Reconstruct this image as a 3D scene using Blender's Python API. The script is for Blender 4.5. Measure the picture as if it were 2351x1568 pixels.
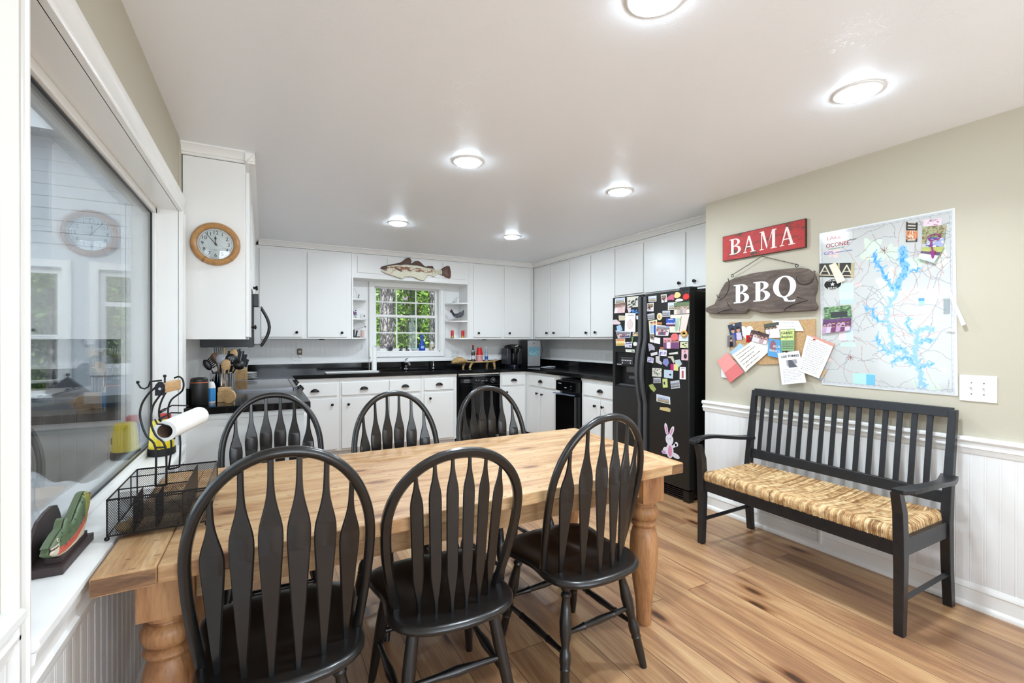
import bpy, bmesh, math, random
import numpy as np
from mathutils import Matrix, Vector
PI=math.pi
for o in list(bpy.data.objects): bpy.data.objects.remove(o)
S=bpy.context.scene; COL=S.collection
# ---------------------------------------------------------------- camera, sky, sun, daylight, exposure
CAM_Z=1.337
cd=bpy.data.cameras.new('camera'); cam=bpy.data.objects.new('camera',cd); COL.objects.link(cam)
cd.sensor_width=36; cd.lens=36*1066/2351; cd.clip_start=.02; cd.clip_end=200
yaw=math.radians(28.05); pit=math.radians(-0.14); rol=math.radians(0.06)
cam.matrix_world=Matrix.Translation((0,0,CAM_Z))@Matrix.Rotation(-yaw,4,'Z')@Matrix.Rotation(PI/2+pit,4,'X')@Matrix.Rotation(rol,4,'Z')
S.camera=cam
S.view_settings.view_transform='Standard'; S.view_settings.look='None'; S.view_settings.gamma=1
S.view_settings.use_curve_mapping=False; S.view_settings.exposure=0.5
W=bpy.data.worlds.new('sky'); S.world=W; W.use_nodes=True
nt=W.node_tree; bg=nt.nodes['Background']; sky=nt.nodes.new('ShaderNodeTexSky')
sky.sky_type='HOSEK_WILKIE'; sky.sun_direction=(-.3,-.5,.8); sky.turbidity=3
nt.links.new(sky.outputs[0],bg.inputs[0]); bg.inputs[1].default_value=3.0
def light(name,kind,loc,energy,color=(1,1,1),rot=(0,0,0),size=.1,sy=None,shape='DISK',spread=None):
    l=bpy.data.lights.new(name,kind); l.energy=energy; l.color=color
    if kind=='AREA':
        l.shape=shape; l.size=size
        if sy: l.size_y=sy
        if spread: l.spread=spread
    o=bpy.data.objects.new(name,l); COL.objects.link(o); o.location=loc; o.rotation_euler=rot
    return o
sun=light('sun','SUN',(0,0,10),8.5,(1,.96,.88),(math.radians(38),0,math.radians(-25))); sun.data.angle=.02
# unseen fill lamps added behind the camera, tilted up to brighten the ceiling
DAY=(.82,.905,1)
light('added_rear_fill','AREA',(.35,-2.52,1.32),REAR_FILL_W:=46,DAY,(PI/2+.72,0,0),1.28,2.0,'RECTANGLE')
light('added_rear_fill','AREA',(1.80,-2.52,1.32),REAR_FILL_W,DAY,(PI/2+.72,0,0),1.28,2.0,'RECTANGLE')
# daylight entering the sunroom through its outer glazing
light('daylight_sunroom','AREA',(-3.55,3.2,1.42),SUNR_W:=60,DAY,(0,-PI/2,0),1.7,5.6,'RECTANGLE')
light('added_sunroom_fill','AREA',(-2.15,3.3,3.25),SUNR_FILL_W:=150,DAY,(0,0,0),2.6,4.8,'RECTANGLE')  # added overhead fill to brighten the sunroom; its ceiling is solid, without a skylight
LAMPS=[(1.107,1.10),(2.32,1.10),(1.107,2.66),(2.32,2.66),(1.107,4.36),(2.32,4.36)]
LAMP_W=8.8
for x,y in LAMPS:
    light('recessed_lamp_light','AREA',(x,y,2.412),LAMP_W*(1.0 if y<2 else 1.1 if y<3 else 1.22),(.80,.905,1),(0,0,0),.13,spread=2.3 if y<2 else PI)
# ---------------------------------------------------------------- helpers
def lin(c):
    c=np.asarray(c,dtype=float); return np.where(c<=.04045,c/12.92,((c+.055)/1.055)**2.4)
def L4(c): return tuple(float(v) for v in lin(c[:3]))+(1,)
MATS={}
def people(seed,n,bg,cl,hair=((.16,.10,.07),(.45,.32,.2),(.25,.16,.1)),border=0,rows=1):
    def f(U,V):
        r=random.Random(seed); c=np.zeros(U.shape+(3,)); b=[np.array(x,float) for x in bg]
        k=np.clip(V*(len(b)-1),0,len(b)-1.001); i=k.astype(int); B=np.array(b); c[:]=B[i]*(1-(k-i))[...,None]+B[i+1]*(k-i)[...,None]
        c+=(np.random.RandomState(seed).rand(*U.shape)-.5)[...,None]*.10
        for q in range(rows):
            for j in range(n):
                x=(j+.5+.3*(r.random()-.5))/n; y=.34+.22*q+.10*(r.random()-.5); h=.30/n+.02; col=cl[r.randrange(len(cl))]
                c[(np.abs(U-x)<h*1.15+.12*np.clip(V-y,0,.5)/n)&(V>y+h*.9)]=col; c[np.hypot(U-x,(V-y)*.8)<h*.62]=(.80,.61,.50); c[(np.hypot(U-x,(V-y+h*.25)*.8)<h*.66)&(V<y-h*.15)]=hair[r.randrange(len(hair))]
        if border: c[(U<border)|(U>1-border)|(V<border*1.2)|(V>1-border*1.2)]=.93
        return c
    return f
def mat(name,c=(.8,.8,.8),rough=.5,metal=0,**k):
    if name in MATS: return MATS[name]
    m=bpy.data.materials.new(name); m.use_nodes=True; MATS[name]=m
    b=m.node_tree.nodes['Principled BSDF']
    b.inputs['Base Color'].default_value=L4(c); b.inputs['Roughness'].default_value=rough; b.inputs['Metallic'].default_value=metal
    for a,v in k.items():
        n={'spec':'Specular IOR Level','coat':'Coat Weight','trans':'Transmission Weight','ior':'IOR','emit':'Emission Strength','alpha':'Alpha','sheen':'Sheen Weight','coatr':'Coat Roughness','sss':'Subsurface Weight'}.get(a)
        if n: b.inputs[n].default_value=v
        if a=='ecol': b.inputs['Emission Color'].default_value=L4(v)
    return m
class N:
    """small node helper"""
    def __init__(s,m): s.t=m.node_tree; s.b=s.t.nodes['Principled BSDF']
    def n(s,t,**k):
        x=s.t.nodes.new('ShaderNode'+t)
        for a,v in k.items():
            if a.startswith('i_'):
                key=a[2:]; key=int(key) if key.isdigit() else key.replace('_',' ')
                x.inputs[key].default_value=v
            else: setattr(x,a,v)
        return x
    def l(s,a,b): s.t.links.new(a,b)
    def coord(s,scale=(1,1,1),rot=(0,0,0),out='Object'):
        c=s.n('TexCoord'); m=s.n('Mapping'); m.inputs['Scale'].default_value=scale; m.inputs['Rotation'].default_value=rot
        s.l(c.outputs[out],m.inputs[0]); return m.outputs[0]
    def noise(s,vec,scale,detail=4,rough=.55,dist=0):
        x=s.n('TexNoise'); x.inputs['Scale'].default_value=scale; x.inputs['Detail'].default_value=detail
        x.inputs['Roughness'].default_value=rough; x.inputs['Distortion'].default_value=dist
        if vec is not None: s.l(vec,x.inputs['Vector'])
        return x
    def ramp(s,fac,stops,interp='LINEAR'):
        r=s.n('ValToRGB'); e=r.color_ramp.elements; r.color_ramp.interpolation=interp
        while len(e)<len(stops): e.new(.5)
        for i,(p,c) in enumerate(stops):
            e[i].position=p; e[i].color=L4(c) if len(c)==3 else c
        s.l(fac,r.inputs[0]); return r.outputs[0]
    def mix(s,a,b,fac,mode='MIX'):
        m=s.n('Mix',data_type='RGBA',blend_type=mode)
        for i,v in ((0,fac),(6,a),(7,b)):
            if hasattr(v,'links') or hasattr(v,'is_linked'): s.l(v,m.inputs[i])
            else: m.inputs[i].default_value=v if i==0 else (L4(v))
        return m.outputs[2]
    def bump(s,h,strength=.3,dist=.01):
        b=s.n('Bump'); b.inputs['Strength'].default_value=strength; b.inputs['Distance'].default_value=dist
        s.l(h,b.inputs['Height']); s.l(b.outputs[0],s.b.inputs['Normal']); return b
    def col(s,c): s.l(c,s.b.inputs['Base Color'])
def noisy(name,c1,c2,scale=8,rough=.5,metal=0,bump=0,stretch=(1,1,1),bs=40,**k):
    if name in MATS: return MATS[name]
    m=mat(name,c1,rough,metal,**k); n=N(m); v=n.coord(stretch); t=n.noise(v,scale)
    n.col(n.ramp(t.outputs[0],[(.35,c1),(.65,c2)]))
    if bump: n.bump(n.noise(v,bs).outputs[0],bump,.003)
    return m
class MB:
    def __init__(s): s.v=[]; s.f=[]
    def add(s,vs,fs):
        b=len(s.v); s.v+= [tuple(map(float,p)) for p in vs]; s.f+=[tuple(b+i for i in f) for f in fs]; return s
    def box(s,x0,x1,y0,y1,z0,z1,M=None):
        vs=[Vector((x,y,z)) for x in (x0,x1) for y in (y0,y1) for z in (z0,z1)]
        if M: vs=[M@v for v in vs]
        return s.add(vs,[(0,1,3,2),(4,6,7,5),(0,4,5,1),(2,3,7,6),(0,2,6,4),(1,5,7,3)])
    def hexa(s,a,b):
        """a,b: two quads of 4 points"""
        return s.add(list(a)+list(b),[(3,2,1,0),(4,5,6,7)]+[(i,(i+1)%4,4+(i+1)%4,4+i) for i in range(4)])
    def prism(s,poly,z0,z1,M=None):
        n=len(poly)
        ar=sum(poly[i][0]*poly[(i+1)%n][1]-poly[(i+1)%n][0]*poly[i][1] for i in range(n))
        if ar<0: poly=poly[::-1]
        vs=[Vector((p[0],p[1],z0)) for p in poly]+[Vector((p[0],p[1],z1)) for p in poly]
        if M: vs=[M@v for v in vs]
        return s.add(vs,[tuple(range(n-1,-1,-1)),tuple(range(n,2*n))]+[(i,(i+1)%n,n+(i+1)%n,n+i) for i in range(n)])
    def rings(s,rs,cap=True,closed=False):
        n=len(rs[0]); vs=[p for r in rs for p in r]; fs=[]
        m=len(rs)
        for k in range(m if closed else m-1):
            a=k*n; b=((k+1)%m)*n
            fs+=[(a+i,a+(i+1)%n,b+(i+1)%n,b+i) for i in range(n)]
        if cap and not closed: fs+=[tuple(range(n-1,-1,-1)),tuple(range((m-1)*n,m*n))]
        return s.add(vs,fs)
    def tube(s,pts,r,seg=8,closed=False,flat=None,up=None):
        pts=[Vector(p) for p in pts]; m=len(pts)
        rs=r if hasattr(r,'__len__') else [r]*m
        R=[]; prev=None
        for i,p in enumerate(pts):
            a=pts[i-1] if (i or closed) else p; b=pts[(i+1)%m] if (i<m-1 or closed) else p
            t=(b-a).normalized() if (b-a).length>1e-9 else Vector((0,0,1))
            if prev is None:
                u=Vector(up) if up else (Vector((0,0,1)) if abs(t.z)<.9 else Vector((1,0,0)))
            else: u=prev
            u=(u-t*u.dot(t)); u=u.normalized() if u.length>1e-6 else t.orthogonal().normalized()
            prev=u; w=t.cross(u); f=flat or 1
            R.append([p+(u*math.cos(2*PI*k/seg)*f+w*math.sin(2*PI*k/seg))*rs[i] for k in range(seg)])
        return s.rings(R,True,closed)
    def lathe(s,prof,seg=20,c=(0,0,0),M=None,cap=True):
        R=[]
        for r,z in prof:
            ring=[Vector((c[0]+r*math.cos(2*PI*k/seg),c[1]+r*math.sin(2*PI*k/seg),c[2]+z)) for k in range(seg)]
            R.append([M@v for v in ring] if M else ring)
        return s.rings(R,cap)
    def turned(s,p0,p1,prof,seg=12):
        p0=Vector(p0); d=Vector(p1)-p0; q=d.to_track_quat('Z','Y').to_matrix().to_4x4(); M=Matrix.Translation(p0)@q
        return s.lathe([(r,t*d.length) for t,r in prof],seg,M=M)
    def cyl(s,p0,p1,r,seg=12): return s.turned(p0,p1,[(0,r),(1,r)],seg)
    def ell(s,c,r,seg=14,rings=8,M=None):
        R=[]
        for k in range(1,rings):
            a=PI*k/rings; ring=[Vector((c[0]+r[0]*math.sin(a)*math.cos(2*PI*j/seg),c[1]+r[1]*math.sin(a)*math.sin(2*PI*j/seg),c[2]-r[2]*math.cos(a))) for j in range(seg)]
            R.append([M@v for v in ring] if M else ring)
        return s.rings(R)
    def mold(s,prof,u0,u1,M=None):
        """profile of (v,n) points extruded along local u"""
        a=[Vector((u0,p[0],p[1])) for p in prof]; b=[Vector((u1,p[0],p[1])) for p in prof]
        if M: a=[M@v for v in a]; b=[M@v for v in b]
        return s.rings([a,b])
def fr(o,U,V):
    U=Vector(U).normalized(); V=Vector(V).normalized(); n=U.cross(V)
    return Matrix(((U.x,V.x,n.x,o[0]),(U.y,V.y,n.y,o[1]),(U.z,V.z,n.z,o[2]),(0,0,0,1)))
def WR(x): return fr((x,0,0),(0,-1,0),(0,0,1))     # faces -x ; u=-y v=z
def WB(y): return fr((0,y,0),(1,0,0),(0,0,1))      # faces -y ; u=x  v=z
def WL(x): return fr((x,0,0),(0,1,0),(0,0,1))      # faces +x ; u=y  v=z
def tag(o,label=None,cat=None,group=None,kind=None):
    for k,v in (('label',label),('category',cat),('group',group),('kind',kind)):
        if v: o[k]=v
    return o
def T(name,label,cat,loc=(0,0,0),rz=0,group=None,M=None):
    o=bpy.data.objects.new(name,None); COL.objects.link(o); o.empty_display_size=.05
    o.matrix_world=M if M else Matrix.Translation(loc)@Matrix.Rotation(rz,4,'Z')
    return tag(o,label,cat,group)
def O(name,mb,m,parent=None,smooth=True,bev=0,M=None,ang=38,loc=None):
    me=bpy.data.meshes.new(name); me.from_pydata(mb.v,[],mb.f); me.materials.append(m)
    bm=bmesh.new(); bm.from_mesh(me); bmesh.ops.recalc_face_normals(bm,faces=bm.faces); bm.to_mesh(me); bm.free()
    if smooth: me.shade_smooth(); me.set_sharp_from_angle(angle=math.radians(ang))
    o=bpy.data.objects.new(name,me); COL.objects.link(o)
    if parent: o.parent=parent
    if M: o.matrix_world=M
    if loc: o.matrix_world=Matrix.Translation(loc)
    if bev:
        b=o.modifiers.new('bevel','BEVEL'); b.width=bev; b.segments=2; b.limit_method='ANGLE'; b.angle_limit=math.radians(40); b.harden_normals=False
    return o
def ST(name,mb,m,M=None,**k): return tag(O(name,mb,m,M=M,**k),kind='structure')
def centre(o):
    """move a lone mesh's origin to the bottom centre of its shape"""
    me=o.data; n=len(me.vertices); a=np.empty(n*3); me.vertices.foreach_get('co',a); a=a.reshape(-1,3)
    c=Vector((float(a[:,0].min()+a[:,0].max())/2,float(a[:,1].min()+a[:,1].max())/2,float(a[:,2].min())))
    me.transform(Matrix.Translation(-c)); o.matrix_world=o.matrix_world@Matrix.Translation(c); return o
def one(name,mb,m,label,cat,group=None,M=None,**k):
    o=O(name,mb,m,M=M,**k); centre(o); return tag(o,label,cat,group)
def dup(o,parent=None,loc=None,rz=None,label=None,M=None):
    c=o.copy(); COL.objects.link(c)
    if parent: c.parent=parent
    for ch in [x for x in CH.get(o.name,[])]: dup(ch,c)
    if loc is not None: c.location=loc
    if rz is not None: c.rotation_euler=(0,0,rz)
    if M is not None: c.matrix_world=M
    if label: c['label']=label
    return c
CH={}
def index_children():
    CH.clear()
    for o in COL.objects:
        if o.parent: CH.setdefault(o.parent.name,[]).append(o)
def text(s,size,parent,m,M=None,depth=.0006,align='CENTER',name='lettering',sx=1):
    cu=bpy.data.curves.new('t','FONT'); cu.body=s; cu.size=size; cu.extrude=depth; cu.align_x=align; cu.align_y='CENTER'; cu.resolution_u=3
    to=bpy.data.objects.new('t',cu); COL.objects.link(to)
    dg=bpy.context.evaluated_depsgraph_get(); me=bpy.data.meshes.new_from_object(to.evaluated_get(dg)); bpy.data.objects.remove(to); bpy.data.curves.remove(cu)
    me.name=name; me.materials.clear(); me.materials.append(m)
    if sx!=1: me.transform(Matrix.Scale(sx,4,(1,0,0)))
    o=bpy.data.objects.new(name,me); COL.objects.link(o)
    if M is not None: me.transform(M)
    if parent: o.parent=parent
    return o
def tr(x,y,z=0,rz=0): return Matrix.Translation((x,y,z))@Matrix.Rotation(rz,4,'Z')
# painted surfaces: a fine grid with a colour attribute holding the printed pattern
def pmat(name='printed_surface',rough=.45,**k):
    if name in MATS: return MATS[name]
    m=mat(name,(1,1,1),rough,**k); n=N(m); a=n.n('Attribute',attribute_name='Col'); n.col(a.outputs[0]); return m
def painted(name,c4,dep,nx,ny,fn,m,parent=None,M=None,z=None,curl=0,group=None):
    """c4: corners TL,TR,BR,BL in (u,v); front at n=dep; fn(U,V)->rgb sRGB with U right, V down in 0..1"""
    tl,tr_,br,bl=[np.array(p,float) for p in c4]
    U,V=np.meshgrid(np.linspace(0,1,nx),np.linspace(0,1,ny))
    P=(tl*(1-U)[...,None]+tr_*U[...,None])*(1-V)[...,None]+(bl*(1-U)[...,None]+br*U[...,None])*V[...,None]
    Z=np.full(U.shape,dep)+curl*(V**2)*(1+.3*np.sin(6*U)); 
    if z is not None: Z=z(U,V,Z)
    vs=np.dstack([P,Z]).reshape(-1,3); C=lin(np.clip(fn(U,V),0,1)).reshape(-1,3)
    idx=np.arange(nx*ny).reshape(ny,nx)
    f=np.stack([idx[1:,:-1],idx[1:,1:],idx[:-1,1:],idx[:-1,:-1]],-1).reshape(-1,4).tolist()
    rim=list(idx[0,:])+list(idx[1:,-1])+list(idx[-1,-2::-1])+list(idx[-2:0:-1,0])
    th=min(dep*.98,.0015) if dep>.0002 else .0002
    back=vs[rim]-[0,0,th]; b0=nx*ny; k=len(rim)
    vs=np.vstack([vs,back]); C=np.vstack([C,C[rim]])
    f+=[(int(rim[i]),int(rim[(i+1)%k]),b0+(i+1)%k,b0+i) for i in range(k)]
    me=bpy.data.meshes.new(name); me.from_pydata(vs.tolist(),[],f); me.materials.append(m)
    at=me.color_attributes.new('Col','FLOAT_COLOR','POINT'); at.data.foreach_set('color',np.hstack([C,np.ones((len(C),1))]).astype(np.float32).ravel())
    me.shade_smooth(); me.set_sharp_from_angle(angle=.7)
    o=bpy.data.objects.new(name,me); COL.objects.link(o)
    if parent: o.parent=parent
    if M: o.matrix_world=M
    return o
def blotch(U,V,seed,pal,n=40,noise=.06,ax=1):
    r=np.random.RandomState(seed); X=r.rand(n); Y=r.rand(n); c=np.array(pal)[r.randint(len(pal),size=n)]
    d=(U[...,None]-X)**2*ax+(V[...,None]-Y)**2; out=c[d.argmin(-1)]
    return out+(r.rand(*U.shape)-.5)[...,None]*noise
def seg(U,V,pts,w,asp=1):
    """distance mask to a polyline"""
    best=np.full(U.shape,9.)
    for (x0,y0),(x1,y1) in zip(pts[:-1],pts[1:]):
        dx,dy=(x1-x0),(y1-y0)*asp; t=np.clip(((U-x0)*dx+(V-y0)*asp*dy)/(dx*dx+dy*dy+1e-12),0,1)
        best=np.minimum(best,np.hypot(U-x0-t*dx,(V-y0)*asp-t*dy))
    return best<w
def wobble(pts,amp,seed,sub=4):
    r=random.Random(seed); out=[pts[0]]
    for a,b in zip(pts[:-1],pts[1:]):
        for k in range(1,sub+1):
            t=k/sub; out.append((a[0]+(b[0]-a[0])*t+(r.random()-.5)*amp*(k<sub),a[1]+(b[1]-a[1])*t+(r.random()-.5)*amp*(k<sub)))
    return out
# ---------------------------------------------------------------- materials
white=mat('white_paint',(.93,.93,.925),.35)
whiteg=mat('white_gloss_trim',(.95,.95,.94),.25)
cabm=mat('cabinet_paint',(.925,.925,.915),.32)
beige=mat('beige_wall_paint',(.752,.726,.656),.75)
n=N(beige); n.bump(n.noise(n.coord(),220,2).outputs[0],.05,.001)
ceilm=mat('textured_ceiling_paint',(.95,.96,.975),.38)
n=N(ceilm); v=n.coord(); w1=n.noise(v,13,3,.55,2.6); sb=n.n('Math',operation='SUBTRACT'); sb.inputs[1].default_value=.5; n.l(w1.outputs[0],sb.inputs[0]); ab=n.n('Math',operation='ABSOLUTE'); n.l(sb.outputs[0],ab.inputs[0])
mx=n.n('MapRange'); mx.inputs['From Max'].default_value=.022; mx.inputs['To Min'].default_value=1; mx.inputs['To Max'].default_value=0; n.l(ab.outputs[0],mx.inputs[0])
msk=n.noise(v,6,2); mr=n.n('MapRange'); mr.inputs['From Min'].default_value=.46; mr.inputs['From Max'].default_value=.58; n.l(msk.outputs[0],mr.inputs[0]); mm=n.n('Math',operation='MULTIPLY'); n.l(mx.outputs[0],mm.inputs[0]); n.l(mr.outputs[0],mm.inputs[1])
fn=n.noise(v,120,2); ad_=n.n('Math',operation='MULTIPLY_ADD'); ad_.inputs[1].default_value=.25; n.l(fn.outputs[0],ad_.inputs[0]); n.l(mm.outputs[0],ad_.inputs[2]); n.bump(ad_.outputs[0],.30,.0022)
# pine floor
floorm=mat('pine_plank_floor',(.7,.5,.3),.36,coat=.12,coatr=.2); n=N(floorm)
v=n.coord((1,1,1),(0,0,PI/2)); br=n.n('TexBrick',offset=.37,offset_frequency=2,squash=1)
for k,x in (('Scale',1),('Mortar Size',.0016),('Mortar Smooth',.3),('Bias',0),('Brick Width',1.75),('Row Height',.182)): br.inputs[k].default_value=x
br.inputs['Color1'].default_value=(0,0,0,1); br.inputs['Color2'].default_value=(1,1,1,1); br.inputs['Mortar'].default_value=(.5,.5,.5,1)
n.l(v,br.inputs['Vector'])
v2=n.coord((4.5,.5,1)); ad=n.n('VectorMath',operation='ADD'); sc=n.n('VectorMath',operation='SCALE'); sc.inputs['Scale'].default_value=37; n.l(br.outputs[0],sc.inputs[0]); n.l(v2,ad.inputs[0]); n.l(sc.outputs[0],ad.inputs[1])
g1=n.noise(ad.outputs[0],1.7,9,.60,.9); v3=n.coord((34,1.1,1)); g2=n.noise(v3,3,5,.6,.2)
c1=n.ramp(g1.outputs[0],[(.32,(.55,.385,.25)),(.43,(.67,.49,.325)),(.53,(.765,.595,.41)),(.66,(.84,.70,.51))])
c2=n.ramp(g2.outputs[0],[(.3,(.78,.72,.66)),(.6,(1,1,1))]); c=n.mix(c1,c2,.75,'MULTIPLY')
pc=n.ramp(br.outputs[0],[(0,(.80,.74,.70)),(.35,(1,.985,.97)),(.7,(.96,.94,.92)),(1,(.86,.83,.81))]); c=n.mix(c,pc,.8,'MULTIPLY'); c=n.mix(c,(.60,.56,.52),.12)
vk=n.coord((2.6,.9,1)); ad2=n.n('VectorMath',operation='ADD'); n.l(vk,ad2.inputs[0]); n.l(sc.outputs[0],ad2.inputs[1])
vo=n.n('TexVoronoi',voronoi_dimensions='2D'); vo.inputs['Scale'].default_value=1.45; n.l(ad2.outputs[0],vo.inputs['Vector'])
kn=n.ramp(vo.outputs['Distance'],[(0,(.22,.13,.10)),(.045,(.34,.22,.16)),(.07,(.72,.60,.52)),(.15,(1,1,1))]); c=n.mix(c,kn,.9,'MULTIPLY')
ff=n.n('MapRange'); n.l(br.outputs['Fac'],ff.inputs[0]); c=n.mix(c,(.30,.19,.12),ff.outputs[0]); n.col(c)
n.bump(g2.outputs[0],.06,.002)
def woodm(name,c1,c2,c3,stretch=(1,9,9),rough=.45,knots=True,scale=2.0):
    D2='2D'
    m=mat(name,c2,rough); n=N(m); v=n.coord(stretch); g=n.noise(v,scale,8,.62,.5); c=n.ramp(g.outputs[0],[(.3,c1),(.5,c2),(.7,c3)])
    g2=n.noise(v,scale*8,4); c=n.mix(c,n.ramp(g2.outputs[0],[(.3,(.84,.80,.76)),(.6,(1,1,1))]),.7,'MULTIPLY')
    if knots:
        vo=n.n('TexVoronoi',voronoi_dimensions=D2); vo.inputs['Scale'].default_value=1.0; n.l(n.coord((1.7,4.2,4.2)),vo.inputs['Vector'])
        c=n.mix(c,n.ramp(vo.outputs['Distance'],[(0,(.46,.33,.27)),(.05,(.62,.48,.40)),(.08,(.86,.79,.72)),(.16,(1,1,1))]),.85,'MULTIPLY')
        vo2=n.n('TexVoronoi',voronoi_dimensions=D2); vo2.inputs['Scale'].default_value=7; n.l(n.coord((1,2.2,2.2)),vo2.inputs['Vector'])
        c=n.mix(c,n.ramp(vo2.outputs['Distance'],[(0,(.3,.2,.14)),(.045,(.4,.28,.2)),(.06,(1,1,1))]),.6,'MULTIPLY')
    n.col(c); n.bump(g2.outputs[0],.1,.002); return m
pine=woodm('stripped_pine',(.62,.44,.28),(.75,.60,.43),(.82,.70,.53))
pinev=woodm('stripped_pine_turned',(.54,.36,.23),(.69,.50,.33),(.77,.59,.41),(9,9,1),knots=False)
endgr=woodm('pine_end_grain',(.34,.24,.17),(.52,.38,.26),(.64,.48,.34),(3,3,22),knots=False)
blackp=noisy('black_chair_paint',(.075,.073,.075),(.095,.092,.092),30,.30,coat=.3,coatr=.2)
blackb=noisy('black_bench_paint',(.10,.105,.115),(.13,.135,.145),25,.36)
granite=mat('black_granite',(.05,.05,.055),.11,spec=.3); n=N(granite); v=n.coord(); vo=n.n('TexVoronoi'); vo.inputs['Scale'].default_value=130; n.l(v,vo.inputs['Vector'])
s1=n.ramp(vo.outputs['Distance'],[(0,(.55,.52,.45)),(.10,(.30,.29,.27)),(.2,(.07,.07,.075)),(1,(.045,.045,.05))]); g=n.noise(v,35,3); n.col(n.mix((.05,.05,.055),s1,n.ramp(g.outputs[0],[(.45,(0,0,0)),(.62,(1,1,1))])))
chrome=mat('chrome',(.82,.83,.85),.12,1); steel=mat('brushed_steel',(.80,.80,.80),.34,.75); steeld=mat('dark_steel',(.45,.45,.46),.3,1)
blk=mat('black_plastic',(.06,.06,.065),.35); blkg=mat('black_gloss',(.03,.03,.035),.07); fridgem=noisy('black_fridge_enamel',(.085,.083,.082),(.11,.108,.106),60,.32,bump=.06,bs=300)
bronze=mat('dark_bronze',(.10,.085,.075),.35,.6)
wire=mat('black_wire',(.05,.05,.06),.35,.2)
glass=bpy.data.materials.new('window_glass'); glass.use_nodes=True; MATS['window_glass']=glass
_t=glass.node_tree; _t.nodes.remove(_t.nodes['Principled BSDF']); _o=_t.nodes['Material Output']
_a=_t.nodes.new('ShaderNodeBsdfTransparent'); _g=_t.nodes.new('ShaderNodeBsdfGlossy'); _g.inputs['Roughness'].default_value=.002; _f=_t.nodes.new('ShaderNodeFresnel'); _f.inputs[0].default_value=1.5
_m1=_t.nodes.new('ShaderNodeMath'); _m1.operation='MULTIPLY_ADD'; _m1.inputs[1].default_value=.55; _m1.inputs[2].default_value=1
_m2=_t.nodes.new('ShaderNodeMath'); _m2.operation='DIVIDE'; _m3=_t.nodes.new('ShaderNodeMath'); _m3.operation='MULTIPLY'; _m3.inputs[1].default_value=1.25; _x=_t.nodes.new('ShaderNodeMixShader')
_a.inputs[0].default_value=(.96,.98,.98,1)
for p,q in ((_f.outputs[0],_m1.inputs[0]),(_f.outputs[0],_m3.inputs[0]),(_m3.outputs[0],_m2.inputs[0]),(_m1.outputs[0],_m2.inputs[1]),(_m2.outputs[0],_x.inputs[0]),(_a.outputs[0],_x.inputs[1]),(_g.outputs[0],_x.inputs[2]),(_x.outputs[0],_o.inputs[0])): _t.links.new(p,q)
clear=mat('clear_glass',(.95,.97,.97),.03,trans=1,ior=1.45)
plas=mat('white_plastic',(.9,.9,.89),.3)
red=mat('red_plastic',(.75,.07,.08),.3); yellow=mat('yellow_plastic',(.88,.78,.16),.35); bluep=mat('blue_plastic',(.08,.3,.78),.25,trans=.2)
paper=mat('white_paper',(.93,.93,.915),.8); ink=mat('black_ink',(.08,.08,.09),.7)
beech=woodm('beech_wood',(.72,.55,.36),(.82,.67,.47),(.87,.74,.55),(8,1,8),knots=False)
carved=woodm('carved_light_wood',(.62,.47,.28),(.74,.60,.38),(.82,.70,.48),(2,9,9),knots=False)
brass=mat('brass',(.8,.62,.3),.3,1)
# ---------------------------------------------------------------- room shell
XR=3.145; XL=-.41; YK=2.576; XK=3.75; YB=6.10; ZC=2.44; Y0=-2.6
GX=-.523          # fixed pane between dining room and sunroom
ST('floor',MB().box(-.6,XK+.1,Y0-.1,YB+.1,-.1,0),floorm,smooth=False)
ST('ceiling',MB().box(-.62,XK+.1,Y0-.1,YB+.1,ZC,ZC+.12),ceilm,smooth=False)
WY0,WY1,WZ0,WZ1=1.20,3.045,.745,2.03
wl=MB(); x0=-.60
wl.box(x0,XL,Y0,WY0-.0,0,ZC); wl.box(x0,XL,WY0,WY1,0,WZ0); wl.box(x0,XL,WY0,WY1,WZ1+.02,ZC); wl.box(x0,XL,WY1+.02,YB,0,ZC)
ST('wall_left',wl,beige,smooth=False)
ST('wall_right',MB().box(XR,XR+.12,Y0,YK,0,ZC).box(XR+.12,XK+.1,YK-.12,YK,0,ZC),beige,smooth=False)
ST('wall_kitchen_right',MB().box(XK,XK+.1,YK,YB,0,ZC),white,smooth=False)
KX0,KX1,KZ0,KZ1=1.24,2.125,1.185,2.06
wb=MB().box(-.6,KX0,YB,YB+.16,0,ZC).box(KX1,XK+.1,YB,YB+.16,0,ZC).box(KX0,KX1,YB,YB+.16,0,KZ0).box(KX0,KX1,YB,YB+.16,KZ1,ZC)
ST('wall_back',wb,white,smooth=False)
wr=MB(); R=[(-.3,1.0),(1.15,2.45)]
wr.box(-.6,-.3,Y0-.1,Y0,0,ZC).box(1.0,1.15,Y0-.1,Y0,0,ZC).box(2.45,XK+.1,Y0-.1,Y0,0,ZC)
for a,b in R: wr.box(a,b,Y0-.1,Y0,0,.25).box(a,b,Y0-.1,Y0,2.36,ZC)
ST('wall_rear',wr,beige,smooth=False)
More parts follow.
